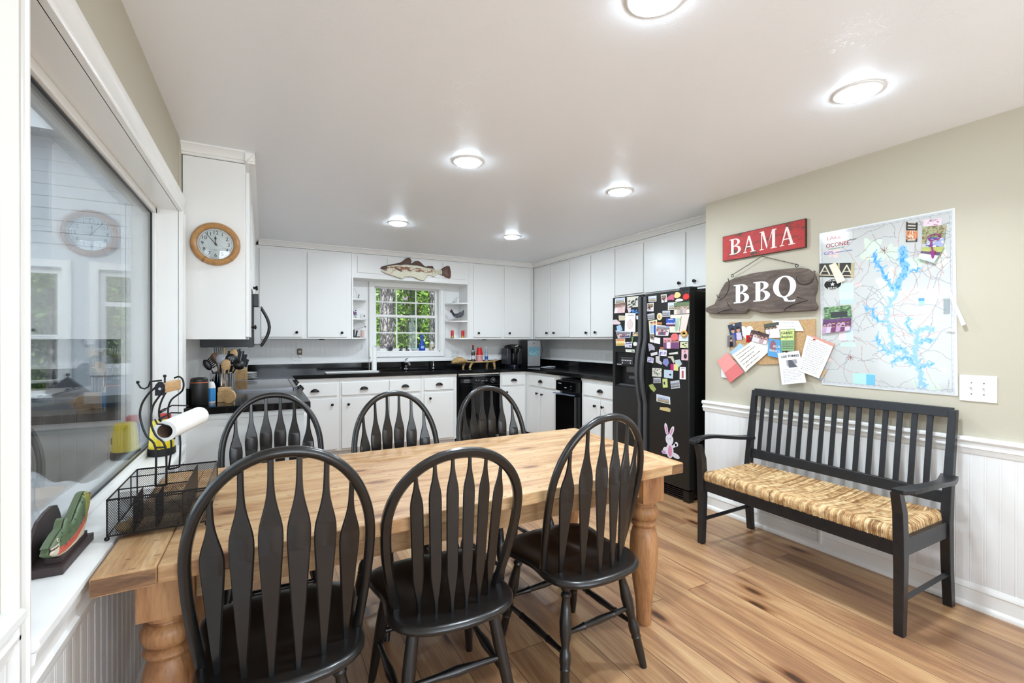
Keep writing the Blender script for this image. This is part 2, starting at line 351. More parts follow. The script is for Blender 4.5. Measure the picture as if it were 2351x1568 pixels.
def bead(u0,u1,v0,v1,pitch=.0535,t=.008,gd=.0015):
    mb=MB(); P=[]; u=u0
    while u<u1-1e-6:
        for du,n_ in ((0,t),(pitch-.013,t),(pitch-.0115,t-gd),(pitch-.010,t),(pitch-.006,t+.0003),(pitch-.002,t),(pitch-.001,t-gd)):
            if u+du<u1: P.append((u+du,n_))
        u+=pitch
    P.append((u1,t)); a=[Vector((p[0],v0,p[1])) for p in P]; b=[Vector((p[0],v1,p[1])) for p in P]; k=len(P)
    mb.add(a+b,[(i,i+1,k+i+1,k+i) for i in range(k-1)])
    mb.add([(u0,v0,0),(u0,v1,0),(u0,v1,t),(u0,v0,t)],[(0,1,2,3)]); mb.add([(u1,v0,0),(u1,v1,0),(u1,v1,t),(u1,v0,t)],[(0,1,2,3)])
    return mb
RAIL=[(.855,0),(.855,.024),(.850,.031),(.838,.033),(.829,.027),(.824,.018),(.812,.019),(.808,.024),(.800,.024),(.797,.019),(.786,.017),(.774,.013),(.769,.011),(.769,0)]
BASE=[(0,0),(0,.030),(.012,.030),(.021,.026),(.028,.017),(.09,.016),(.095,.020),(.103,.019),(.112,.014),(.122,.010),(.126,0)]
# right dining wall
ST('trim_1',bead(-YK+.001,-Y0,.0,.80),white,WR(XR),smooth=False)
ST('trim_2',MB().mold(RAIL,-YK-.012,-Y0),whiteg,WR(XR))
ST('baseboard_right',MB().mold(BASE,-YK,-Y0),whiteg,WR(XR))
# left wall below and beside the pane
ST('trim_3',bead(WY0+.002,3.17,0,.70),white,WL(XL),smooth=False)
ST('trim_4',bead(Y0,WY0-.060,0,.80),white,WL(XL),smooth=False)
ST('trim_5',MB().mold(RAIL,Y0,WY0-.050),whiteg,WL(XL))
ST('baseboard_left',MB().mold(BASE,WY0,3.17).mold(BASE,Y0,WY0-.056),whiteg,WL(XL))
CAS=[(0,0),(0,.018),(.006,.022),(.014,.022),(.018,.017),(.030,.014),(.060,.017),(.070,.021),(.080,.024),(.092,.024),(.092,0)]
# casing of the pane: near jamb (to the floor), far jamb, head
g=MB()
def vert_cas(mb,u,z0,z1,flip,M):
    pts=[((u-p[0]*.62 if flip else u+p[0]),p[1]) for p in CAS]
    mb.prism([(a,b) for a,b in pts],z0,z1,M)
VM=Matrix(((1,0,0,0),(0,0,1,0),(0,1,0,0),(0,0,0,1)))   # prism (u,n,z) -> local (u,v=z,n)
vert_cas(g,WY0,0,WZ1,True,VM); vert_cas(g,WY1,.0,WZ1,False,VM)
g.mold([(WZ1+p[0],p[1]) for p in CAS],WY0-.056,WY1+.09)
ST('trim_6',g,whiteg,WL(XL))
# window_2: deep jambs, sill with moulded nose, frame and the big fixed pane
w2=tag(bpy.data.objects.new('window_2',None),kind='structure'); COL.objects.link(w2); w2.location=(GX,(WY0+WY1)/2,WZ0)
def wpart(name,mb,m,root,**k):
    o=O(name,mb,m,**k); o.parent=root; o.matrix_parent_inverse=Matrix.Translation(-root.location); return o
jm=MB().box(-.60,XL+.002,WY0-.02,WY0,WZ0,WZ1).box(-.60,XL+.002,WY1,WY1+.02,WZ0,WZ1).box(-.60,XL+.002,WY0,WY1,WZ1,WZ1+.02)
wpart('jamb',jm,whiteg,w2,smooth=False)
wpart('sill',MB().mold([(WZ0-.001,-.19),(WZ0+.026,-.19),(WZ0+.026,.020),(WZ0+.020,.032),(WZ0+.010,.034),(WZ0+.004,.030),(WZ0-.001,.022),(WZ0-.001,.0)],WY0,WY1+.04,WL(XL)),whiteg,w2)
wpart('apron',MB().mold([(.64,.0),(.64,.012),(.655,.018),(.665,.017),(.67,.024),(.684,.026),(.69,.018),(.715,.018),(.722,.026),(.742,.028),(.744,0)],WY0,WY1+.03,WL(XL)),whiteg,w2)
fm=MB(); zt=WZ1; zb=WZ0+.026
for a,b,c,d in ((WY0,WY0+.03,zb,zt),(WY1-.03,WY1,zb,zt),(WY0,WY1,zt-.03,zt),(WY0,WY1,zb,zb+.028)):
    fm.box(GX+.004,GX+.022,a,b,c,d)
wpart('stop',fm,whiteg,w2,bev=.003)
gk=MB()
for a,b,c,d in ((WY0+.012,WY0+.036,zb,zt),(WY1-.036,WY1-.028,zb,zt),(WY0,WY1,zt-.036,zt-.028),(WY0,WY1,zb+.024,zb+.031)):
    gk.box(GX-.003,GX+.007,a,b,c,d)
wpart('gasket',gk,blk,w2,smooth=False)
of=MB()
for a,b,c,d in ((WY0,WY0+.05,zb,zt),(WY1-.05,WY1,zb,zt),(WY0,WY1,zt-.055,zt),(WY0,WY1,zb,zb+.045)):
    of.box(GX-.03,GX-.008,a,b,c,d)
wpart('outer_frame',of,whiteg,w2,smooth=False)
wpart('glass_pane',MB().box(GX-.003,GX+.003,WY0+.01,WY1-.01,zb+.01,zt-.01),glass,w2,smooth=False)
# kitchen backsplash beadboard, ledge on the granite
_b=bead(XL,KX0-.06,.90,1.36,.0535,.008,.0012); _c=bead(KX1+.06,XK,.90,1.36,.0535,.008,.0012); _d=bead(KX0-.06,KX1+.06,.90,1.13,.0535,.008,.0012); _b.add(_c.v,_c.f).add(_d.v,_d.f)
ST('trim_7',_b,white,WB(YB),smooth=False)
ST('trim_8',bead(-YB,-YK-1.0,.90,1.36,.0535,.008,.0012),white,WR(XK),smooth=False)
ST('trim_9',bead(3.19,YB,.90,1.36),white,WL(XL),smooth=False)
ST('trim_10',MB().mold([(1.055,0),(1.055,.026),(1.075,.026),(1.082,.018),(1.09,.012),(1.09,0)],XL,XK,WB(YB)).mold([(1.055,0),(1.055,.026),(1.075,.026),(1.082,.018),(1.09,.012),(1.09,0)],-YB,-3.62,WR(XK)),whiteg)
# crown on the upper cabinets
CRN=[(2.44,0),(2.44,.050),(2.432,.050),(2.426,.040),(2.405,.022),(2.395,.018),(2.392,.010),(2.384,.010),(2.380,0)]
ST('trim_11',MB().mold([(a,b) for a,b in CRN],-.06,3.42,WB(5.79)),whiteg)
ST('trim_12',MB().mold(CRN,-5.80,-YK-.001,WR(3.44)),whiteg)
ST('trim_13',MB().mold(CRN,3.12,5.80,WL(-.10)).mold(CRN,-.41,-.05,WB(3.17)),whiteg)
# kitchen window
w1=tag(bpy.data.objects.new('window_1',None),kind='structure'); COL.objects.link(w1); w1.location=((KX0+KX1)/2,YB,KZ0)
c=MB(); FW=.065
def ring(mb,x0,x1,z0,z1,w,n0,n1,M):
    mb.box(x0,x0+w,z0,z1,n0,n1,M).box(x1-w,x1,z0,z1,n0,n1,M).box(x0+w,x1-w,z1-w,z1,n0,n1,M).box(x0+w,x1-w,z0,z0+w,n0,n1,M)
ring(c,KX0-FW,KX1+FW,KZ0-FW,KZ1+.035,FW,0,.018,WB(YB)); ring(c,KX0-FW,KX1+FW,KZ0-FW,KZ1+.035,.018,.0,.028,WB(YB))
wpart('casing',c,whiteg,w1,bev=.003)
j=MB().box(KX0,KX0+.012,YB,YB+.16,KZ0,KZ1).box(KX1-.012,KX1,YB,YB+.16,KZ0,KZ1).box(KX0,KX1,YB,YB+.16,KZ1-.012,KZ1).box(KX0,KX1,YB-.0,YB+.16,KZ0,KZ0+.012)
wpart('jamb',j,whiteg,w1,smooth=False)
M=WB(YB+.075); mid=1.655
for nm,z0,z1,n0 in (('upper_sash',mid-.02,KZ1-.012,-.02),('lower_sash',KZ0+.012,mid+.02,.0)):
    s=MB(); ring(s,KX0+.012,KX1-.012,z0,z1,.032,n0-.012,n0+.012,M)
    xa,xb=KX0+.044,KX1-.044; za,zb_=z0+.032,z1-.032
    for k in (1,2):
        x=xa+(xb-xa)*k/3; s.box(x-.008,x+.008,za,zb_,n0-.0084,n0+.0084,M)
    s.box(xa,xb,(za+zb_)/2-.008,(za+zb_)/2+.008,n0-.008,n0+.008,M)
    so=wpart(nm,s,whiteg,w1,smooth=False)
    go=O('sash_glass',MB().box(xa,xb,za,zb_,n0-.002,n0+.002,M),glass,smooth=False); go.parent=so
wpart('sash_lock',MB().box(1.64,1.72,mid+.018,mid+.03,-.012,.02,M),bronze,w1)
bpy.context.view_layer.update()
# unseen rear windows behind the camera, put in to admit light
for i,(a,b) in enumerate(R):
    f=MB(); ring(f,a,b,.25,2.36,.06,-.06,.02,fr((0,Y0-.02,0),(-1,0,0),(0,0,1))@Matrix.Scale(-1,4,(1,0,0)))
    ST('window_%d'%(3+i),f,whiteg,smooth=False)
# ceiling lights
for i,(x,y) in enumerate(LAMPS):
    where=['nearest the map wall, left of the pair cut by the top edge','big bright one above the bench','between dining table and kitchen, left one','between dining table and fridge','deepest in the kitchen on the left, before the window','deepest in the kitchen on the right','behind the camera on the left','behind the camera on the right'][i]
    if i==0: where='at the top edge of the picture'
    t=T('recessed_light','round white recessed ceiling light, '+where,'ceiling light',(x,y,ZC),0,'recessed lights in the ceiling')
    O('trim_ring',MB().lathe([(.096,.0),(.096,-.003),(.090,-.006),(.080,-.007),(.077,-.005),(.077,.0)],36,cap=False),plas,t)
    O('diffuser',MB().lathe([(.0765,-.004),(.074,-.013),(.06,-.019),(.03,-.0225),(.001,-.023)],32),mat('lit_diffuser',(1,1,1),.5,emit=60,ecol=(.86,.94,1)),t)
# ---------------------------------------------------------------- cabinets
def knob_mb(x,y,z0=0):
    return MB().lathe([(.009,z0),(.009,z0+.002),(.0055,z0+.004),(.0055,z0+.012),(.012,z0+.018),(.0155,z0+.023),(.0145,z0+.028),(.009,z0+.0315),(.001,z0+.033)],16,(x,y,0))
def pull_mb(x,y,z0=0,a=.045,b=.032,d=.024):
    mb=MB(); R=[]
    for i in range(9):
        th=PI*i/8; R.append([Vector((x+a*math.cos(th),y-.012+b*math.sin(th)*math.cos(PI/2*j/6),z0+.001+d*math.sin(PI/2*j/6)*(math.sin(th)**.5 if 0<i<8 else 0))) for j in range(7)])
    n=7; vs=[p for r in R for p in r]; mb.add(vs,[(i*n+j,i*n+j+1,(i+1)*n+j+1,(i+1)*n+j) for i in range(8) for j in range(6)])
    # rim lip
    mb.tube([(x+a*math.cos(PI*i/8),y-.012,z0+.001+d*(math.sin(PI*i/8)**.5 if 0<i<8 else 0)) for i in range(9)],.0022,6)
    mb.box(x-a-.004,x+a+.004,y-.013,y-.011,z0,z0+.004)
    return mb
def leaf(par,name,x0,x1,y0,y1,z0,kn=None,pull=None,th=.019,m=None):
    o=O(name,MB().box(x0,x1,y0,y1,z0,z0+th),m or cabm,par,smooth=False,bev=.003)
    if kn: O('knob',knob_mb(kn[0],kn[1],z0+th),bronze,o)
    if pull: O('cup_pull',pull_mb(pull[0],pull[1],z0+th),bronze,o)
    return o
def body(par,boxes,name='body',m=None):
    mb=MB()
    for b in boxes: mb.box(*b)
    return O(name,mb,m or cabm,par,smooth=False,bev=.0015)
UB=1.352; UT=2.44
def root(name,label,M,x,y,cat='cabinet',group=None):
    """frame origin moved to (x,y) in the wall frame; children keep wall-frame coordinates relative to it"""
    return T(name,label,cat,M=M@Matrix.Translation((x,y,0)),group=group)
G1='white wall cabinets'; G2='white base cabinets'
# back wall uppers: wall frame WB(5.79) u=x v=z ; face at n=0, back at n=-.31
def upper(label,M,u0,u1,v0,v1,doors,dep=.31,extra=[]):
    r=root('wall_cabinet',label,M,u0,v0,'cabinet',G1)
    body(r,[(0,u1-u0,0,v1-v0,-dep+.002,0)]+extra)
    for a,b,c,d,k in doors: leaf(r,'door',a-u0,b-u0,c-v0,d-v0,.0005,kn=(k[0]-u0,k[1]-v0) if k else None)
    return r
MBk=WB(5.79)
upper('white wall cabinet with two tall doors left of the sink window niche',MBk,-.095,.915,UB,2.378,[(-.050,.378,1.372,2.345,(.320,1.425)),(.432,.862,1.372,2.345,(.803,1.425))])
upper('white wall cabinet with two tall doors above the coffee maker',MBk,2.425,3.437,UB,2.378,[(2.488,2.912,1.380,2.350,(2.556,1.436)),(2.957,3.378,1.380,2.350,(3.029,1.437))])
# panelled bridge over the window
r=root('bridge_cabinet','long white panelled cabinet bridging over the sink window, fish hung on it',MBk,.916,2.085)
body(r,[(0,1.508,0,2.378-2.085,-.31,0)])
for a,b in ((.981,1.301),(1.338,2.014),(2.057,2.373)): leaf(r,'panel',a-.916,b-.916,2.148-2.085,2.352-2.085,.0005,th=.013)
# quarter-round shelf units either side of the window
def shelves(label,u0,u1,side):
    r=root('corner_shelf_unit',label,MBk,u0,UB,'shelf')
    w=u1-u0
    side_x=(0,.016) if side>0 else (w-.016,w)
    for i,z in enumerate((0,.232,.472)):
        poly=[(side_x[0] if side>0 else w,0)]
        pts=[]
        for k in range(9):
            t=PI/2*k/8; px=(w)*math.sin(t); py=-.30+.30*math.cos(t)
            pts.append((px if side>0 else w-px,py))
        poly=[(0 if side>0 else w,-.302)]+pts
        m=MB(); m.prism([(p[0],p[1]) for p in poly],z,z+.018,Matrix(((1,0,0,0),(0,0,1,0),(0,1,0,0),(0,0,0,1))))
        O('shelf',m,whiteg,r,smooth=False,bev=.002)
    O('side_panel',MB().box(side_x[0],side_x[1],0,.733,-.302,0),whiteg,r,smooth=False)
shelves('white quarter-round shelf unit left of the sink window',.918,1.135,1)
shelves('white quarter-round shelf unit right of the sink window with the hen on it',2.195,2.423,-1)
# right wall uppers: WR(3.44)
MR=WR(3.44)
upper('narrow two-door white wall cabinet in the back right corner',MR,-5.787,-4.876,UB,2.378,[(-5.728,-5.328,1.380,2.350,(-5.387,1.438)),(-5.312,-4.884,1.380,2.350,(-5.209,1.438))],.308)
upper('two-door white wall cabinet next to the refrigerator',MR,-4.875,-4.004,UB,2.378,[(-4.868,-4.442,1.376,2.350,(-4.502,1.430)),(-4.428,-4.010,1.376,2.350,(-4.329,1.432))],.308)
upper('short white wall cabinet with wide doors above the refrigerator',MR,-4.003,-YK-.005,1.80,2.378,[(-3.996,-3.570,1.83,2.340,None),(-3.556,-3.030,1.822,2.340,(-3.084,1.872)),(-3.014,-2.62,1.822,2.340,(-2.912,1.874))],.308)
# left wall uppers: WL(-.10) u=y
ML=WL(-.10)
r=upper('tall white wall cabinet carrying the round clock',ML,3.17,3.92,1.341,2.378,[(3.20,3.68,1.355,2.34,(3.633,1.425))],.308)
upper('short white wall cabinet above the black microwave',ML,3.925,4.72,1.70,2.378,[(3.95,4.31,1.715,2.34,(4.27,1.76)),(4.33,4.70,1.715,2.34,(4.37,1.76))],.308)
upper('white wall cabinet beyond the microwave in the back left corner',ML,4.725,5.787,1.341,2.378,[(4.76,5.25,1.36,2.34,(5.2,1.425)),(5.27,5.66,1.36,2.34,(5.33,1.425))],.308)
# base cabinets
MBb=WB(5.49); BZ=.916
def base(label,M,u0,u1,drawers,doors,dep=.60,mould=True):
    r=root('base_cabinet',label,M,u0,0,'cabinet',G2)
    body(r,[(0,u1-u0,.10,BZ,-dep,0),(0,u1-u0,0,.10,-dep,-.06)])
    if mould: O('top_moulding',MB().box(0,u1-u0,BZ-.024,BZ,.0,.012),cabm,r,smooth=False,bev=.002)
    for a,b,c,d,p in drawers: leaf(r,'drawer',a-u0,b-u0,c,d,.0005,pull=(p[0]-u0,p[1]) if p else None)
    for a,b,c,d,k in doors: leaf(r,'door',a-u0,b-u0,c,d,.0005,kn=(k[0]-u0,k[1]) if k else None)
    return r
base('white base cabinet with drawer and door beside the range corner',MBb,.256,.738,[(.30,.714,.722,.862,(.483,.785))],[(.30,.714,.125,.69,(.659,.623))])
base('white sink base cabinet with wide drawer front and two knobs',MBb,.739,1.676,[(.762,1.282,.720,.864,(1.003,.790)),(1.292,1.662,.722,.866,(1.477,.794))],[(.762,1.282,.125,.69,(.831,.618)),(1.292,1.662,.125,.69,(1.61,.62))])
base('white base cabinet left of the dishwasher',MBb,1.677,2.135,[(1.711,2.087,.728,.868,(1.900,.797))],[(1.711,2.087,.125,.695,(1.780,.630))])
base('narrow white base cabinet right of the dishwasher',MBb,2.745,3.138,[(2.770,3.100,.740,.872,(2.945,.808))],[(2.770,3.100,.125,.71,(2.83,.65))])
MRb=WR(3.14)
base('white corner base cabinet with a drawer over two doors beside the trash compactor',MRb,-5.488,-4.665,[(-5.375,-4.753,.742,.880,(-5.077,.812))],[(-5.375,-5.105,.125,.712,(-5.150,.650)),(-5.085,-4.753,.125,.712,(-5.027,.648))],.60)
base('white base cabinet between trash compactor and refrigerator',MRb,-4.222,-3.63,[(-4.176,-3.652,.735,.868,(-3.878,.803))],[(-4.176,-3.885,.125,.705,(-3.955,.638)),(-3.870,-3.652,.125,.705,(-3.828,.640))],.60)
MLb=WL(.215)
r=base('white base cabinet with plain side panel behind the dining chairs',MLb,3.13,3.915,[(3.17,3.88,.735,.868,(3.52,.80))],[(3.17,3.52,.125,.705,(3.47,.64)),(3.54,3.88,.125,.705,(3.59,.64))],.61)
O('side_moulding',MB().box(-.006,0,BZ-.03,BZ,-.61,.0),cabm,r,smooth=False)
base('white base cabinet in the far left corner past the range',MLb,4.845,5.488,[],[],.61)
# ---------------------------------------------------------------- worktops
def slab(mb,poly,z0,z1): mb.prism(poly,z0,z1)
g=MB(); ZT=.96; zb_=.918
SX0,SX1,SY0,SY1=1.30,2.02,5.56,5.93
poly_pieces=[(XL+.01,.255,4.84,5.456),(XL+.01,SX0,5.456,YB-.03),(SX0,SX1,5.456,SY0),(SX0,SX1,SY1,YB-.03),(SX1,XK-.03,5.456,YB-.03),(3.105,XK-.03,3.635,5.456)]
for a,b,c,d in poly_pieces: g.box(a,b,c,d,zb_,ZT)
wt=O('worktop',g,granite,smooth=False); tag(wt,'long polished black granite worktop running round the back and right walls','worktop')
O('backsplash',MB().box(XL+.01,XK-.03,YB-.03,YB-.012,zb_,1.055).box(XK-.03,XK-.012,3.635,YB-.012,zb_,1.055).box(XL+.011,XL+.03,4.84,YB-.03,zb_,1.055),granite,wt,smooth=False)
sk=MB().box(SX0-.005,SX1+.005,SY0-.005,SY0,.77,zb_).box(SX0-.005,SX1+.005,SY1,SY1+.005,.77,zb_).box(SX0-.005,SX0,SY0,SY1,.77,zb_).box(SX1,SX1+.005,SY0,SY1,.77,zb_).box(SX0-.005,SX1+.005,SY0-.005,SY1+.005,.765,.77).box(1.65,1.67,SY0,SY1,.77,.9)
O('sink_basin',sk,mat('dark_basin',(.16,.17,.19),.25,.5),wt,smooth=False)
w2_=O('worktop',MB().box(XL+.01,.250,3.105,3.935,zb_,ZT),granite,smooth=False,bev=.004); tag(w2_,'short polished black granite worktop with crock and knife block, near the left window','worktop')
O('backsplash',MB().box(XL+.011,XL+.03,3.19,3.935,ZT,1.06),granite,w2_,smooth=False)
# ---------------------------------------------------------------- range, microwave
t=T('range','black glass-top slide-in range with knobs on its front','range',(XL+.335,4.385,0))
O('oven_body',MB().box(-.30,.30,-.445,.445,.02,.93),blk,t,smooth=False)
O('cooktop',MB().box(-.315,.30,-.452,.452,.961,.972),blkg,t,smooth=False,bev=.003)
O('cooktop_trim',MB().box(-.318,.272,-.455,-.448,.960,.975).box(-.318,.272,.448,.455,.960,.975).box(.266,.274,-.455,.455,.960,.975),steeld,t,smooth=False)
cp=O('control_panel',MB().add([(.275,-.45,.968),(.275,.45,.968),(.36,.45,.90),(.36,-.45,.90),(.275,-.45,.86),(.275,.45,.86),(.35,.45,.86),(.35,-.45,.86)],[(0,1,2,3),(4,7,6,5),(0,3,7,4),(1,5,6,2),(2,6,7,3),(0,4,5,1)]),steel,t,smooth=False)
for k,yy in enumerate((-.36,-.24,.0,.24,.36)):
    if k==2: continue
    O('knob',MB().turned((.315,yy,.936),(.342,yy,.966),[(0,.021),(.5,.021),(.6,.017),(1,.016)],14),blk,cp)
O('oven_door',MB().box(.30,.335,-.44,.44,.20,.84),steel,t,smooth=False,bev=.004)
O('handle',MB().tube([(.335,-.38,.80),(.385,-.36,.80),(.385,.36,.80),(.335,.38,.80)],.010,10),steel,t)
t=T('microwave','black over-range microwave with a steel door and curved black handle','microwave',(-.24,4.315,1.285))
O('body',MB().box(-.16,.165,-.38,.38,.0,.395),blk,t,smooth=False,bev=.003)
O('underside_vent',MB().box(-.12,.13,-.33,.33,-.008,.0),steeld,t,smooth=False)
d=O('door',MB().box(.167,.215,-.38,.22,.018,.30),mat('satin_steel_door',(.66,.66,.66),.45,.5),t,smooth=False,bev=.006)
O('door_window',MB().box(.215,.217,-.32,.12,.06,.26),blkg,d,smooth=False)
O('handle',MB().tube([(.212,-.33,.30),(.222,-.33,.29)]+[(.222+.05*math.sin(PI*k/8),-.33,.285-.27*k/8) for k in range(9)]+[(.212,-.33,.01)],.011,10),blk,d)
O('keypad',MB().box(.167,.205,.225,.38,.018,.30),blkg,t,smooth=False)
O('top_grille',MB().box(.167,.20,-.38,.38,.305,.395),blk,t,smooth=False)
# ---------------------------------------------------------------- dishwasher
t=T('dishwasher','black dishwasher with control panel below the pig serving board','dishwasher',M=WB(5.475)@tr(2.44,0))
W_=.295
O('tub',MB().box(-W_,W_,.10,.90,-.56,-.01),blk,t,smooth=False)
O('top_strip',MB().box(-W_+.01,W_-.01,.896,.914,-.02,.005),mat('cream_metal',(.86,.85,.80),.3),t,smooth=False)
O('chrome_strip',MB().box(-W_+.005,W_-.005,.876,.884,-.01,.012),chrome,t,smooth=False)
cp=O('control_panel',MB().box(-W_,W_,.765,.875,-.01,.012),blkg,t,smooth=False,bev=.003)
O('badge',MB().box(-W_+.03,-.09,.795,.845,.012,.014),mat('badge_black',(.02,.02,.02),.4),cp,smooth=False)
text('APEX',.036,cp,mat('grey_print',(.62,.62,.62),.5),tr(-.18,.825,.0145))
text('DISHWASHER',.013,cp,MATS['grey_print'],tr(-.18,.803,.0145))
O('dial',MB().lathe([(.020,.012),(.020,.026),(.012,.03),(.001,.03)],20,(.19,.82,0)),blk,cp)
tk=MB()
for k in range(12):
    a=2*PI*k/12; tk.box(.026,.034,-.0012,.0012,.012,.0128,tr(.19,.82,0,a))
tk.box(-.002,.002,0,.018,.03,.031,tr(.19,.82,0,.7)); O('dial_marks',tk,mat('white_print',(.9,.9,.9),.5),cp,smooth=False)
text('NORMAL',.010,cp,MATS['white_print'],tr(.045,.815,.0125)); text('WASH',.010,cp,MATS['white_print'],tr(.095,.815,.0125)); text('RINSE',.008,cp,MATS['white_print'],tr(-.045,.825,.0125)); text('DRY',.008,cp,MATS['white_print'],tr(-.01,.825,.0125))
O('door',MB().box(-W_,W_,.20,.762,-.01,.010),blkg,t,smooth=False,bev=.004)
O('lower_panel',MB().box(-W_,W_,.105,.195,-.01,.006),blkg,t,smooth=False)
O('magnet_ring',MB().tube([(-.13+.022*math.cos(2*PI*k/16),.62+.022*math.sin(2*PI*k/16),.013) for k in range(16)],.003,6,True),chrome,t)
# ---------------------------------------------------------------- trash compactor
t=T('trash_compactor','narrow black trash compactor under the right worktop','trash compactor',M=WR(3.14)@tr(-4.443,0))
W_=.205
O('case',MB().box(-W_,W_,.06,.885,-.55,-.02),blk,t,smooth=False)
O('drawer_front',MB().box(-W_,W_,.11,.70,-.02,.075),blkg,t,smooth=False,bev=.004)
cp=O('control_panel',MB().box(-W_,W_,.745,.868,-.02,.07),blkg,t,smooth=False,bev=.006)
vt=MB(); [vt.box(-W_+.03+k*.028,-W_+.045+k*.028,.868,.872,.0,.06) for k in range(13)]; O('top_vents',vt,blk,cp,smooth=False)
text('Compact',.018,cp,MATS['white_print'],tr(-.12,.835,.0712)); text('START',.014,cp,MATS['white_print'],tr(0,.79,.0712))
O('key_switch',MB().lathe([(.008,.07),(.008,.076),(.001,.077)],12,(.11,.815,0)).box(.098,.118,.775,.787,.07,.073),chrome,cp)
O('handle',MB().box(-W_,W_-.02,.712,.722,.07,.115),mat('blue_grey_strip',(.45,.5,.6),.25,.4),t,smooth=False,bev=.003)
O('side_trim',MB().box(W_-.012,W_-.004,.12,.70,.02,.085),steeld,t,smooth=False)
# ---------------------------------------------------------------- refrigerator
FX=3.08
t=T('refrigerator','black side-by-side refrigerator covered in magnets and photos','refrigerator',M=WR(FX)@tr(-3.135,0))
# local u=-y-... centre 0 ; u from -.465 to .465
O('case',MB().box(-.462,.455,.03,1.752,-.66,-.055),mat('black_case',(.05,.05,.052),.28),t,smooth=False,bev=.004)
dl=MB(); ux=-.045
dl.box(-.47,ux-.006,.105,.885,-.05,.022).box(-.47,ux-.006,1.225,1.76,-.05,.022).box(-.47,-.435,.885,1.225,-.05,.022).box(-.125,ux-.006,.885,1.225,-.05,.022)
O('freezer_door',dl,fridgem,t,smooth=False)
O('fridge_door',MB().box(ux+.006,.468,.105,1.76,-.05,.022),fridgem,t,smooth=False,bev=.008)
dp=O('dispenser',MB().box(-.435,-.125,.885,.905,-.045,.018).box(-.435,-.125,1.09,1.225,-.045,.006).box(-.435,-.125,.905,1.09,-.05,-.045),blk,t,smooth=False)
O('dispenser_controls',MB().box(-.36,-.19,1.105,1.175,.006,.016),mat('grey_panel',(.2,.2,.21),.4),dp,smooth=False,bev=.01)
pk=MB(); [pk.box(-.345+k*.024,-.333+k*.024,1.14,1.152,.016,.0175) for k in range(6)]; [pk.box(-.34+k*.11,-.332+k*.11,1.115,1.13,.016,.0175) for k in range(2)]
O('dispenser_buttons',pk,MATS['white_print'],dp,smooth=False)
O('dispenser_spout',MB().box(-.31,-.20,1.03,1.09,-.045,-.01).box(-.27,-.16,.97,1.0,-.045,-.005),steeld,dp,smooth=False,bev=.004)
O('drip_tray',MB().box(-.39,-.14,.905,.915,-.04,.012),mat('grey_tray',(.3,.31,.33),.3),dp,smooth=False)
text('ice',.02,dp,MATS['white_print'],tr(-.415,1.105,.0065)); text('water',.02,dp,MATS['white_print'],tr(-.38,1.105,.0065))
for s in (-1,1):
    x=ux+s*.033; xo=x+s*.012
    pts=[(x,1.735,.04),(x,1.36,.04)]
    for k in range(13):
        tt=k/12; pts.append((x+s*0-.0,1.34-.57*tt,.042+.042*math.sin(PI*tt)))
    pts+=[(x,.75,.04),(x,.30,.04)]
    mb=MB(); R=[]
    for p in pts: R.append([Vector((p[0]+a,p[1],p[2]+b)) for a,b in ((-.014,-.018),(.014,-.018),(.016,.004),(.008,.012),(-.008,.012),(-.016,.004))])
    mb.rings(R); O('handle',mb,mat('grey_black_handle',(.27,.275,.285),.38),t)
O('hinge_cover',MB().box(.33,.45,1.755,1.785,-.10,-.02).box(.38,.47,1.755,1.778,-.05,.015),blk,t,smooth=False,bev=.004)
gr=MB().box(-.465,.44,.0,.095,-.07,-.045).box(.405,.462,.0,.095,-.045,.012)
for k in range(5): gr.box(-.46,.40,.012+k*.017,.020+k*.017,-.045,.0)
O('toe_grille',gr,blk,t,smooth=False)
# ---------------------------------------------------------------- magnets on the refrigerator
B_=lambda *c: np.array(c,float)
def st_photo(seed,pal,n=45,border=0,bc=(.93,.93,.93)):
    def f(U,V):
        c=blotch(U,V,seed,pal,n)
        if border: m=(U<border)|(U>1-border)|(V<border*1.2)|(V>1-border*1.2); c[m]=bc
        return c
    return f
def band(stops,seed=0,noise=.08,border=0):
    def f(U,V):
        r=np.random.RandomState(seed); c=np.zeros(U.shape+(3,))
        for v0,col in stops: c[V>=v0]=col
        c+=(r.rand(*U.shape)-.5)[...,None]*noise*2
        if border: c[(U<border)|(U>1-border)|(V<border)|(V>1-border)]=.94
        return c
    return f
def marks(bg,fg,seed,n=14,w=.03,border=0):
    def f(U,V):
        r=random.Random(seed); c=np.zeros(U.shape+(3,))+bg
        for k in range(n):
            x,y=r.uniform(.12,.88),r.uniform(.12,.88); c[seg(U,V,wobble([(x,y),(x+r.uniform(-.22,.22),y+r.uniform(-.12,.12))],.12,seed+k),w)]=fg
        return c
    return f
SK=(.78,.58,.47)
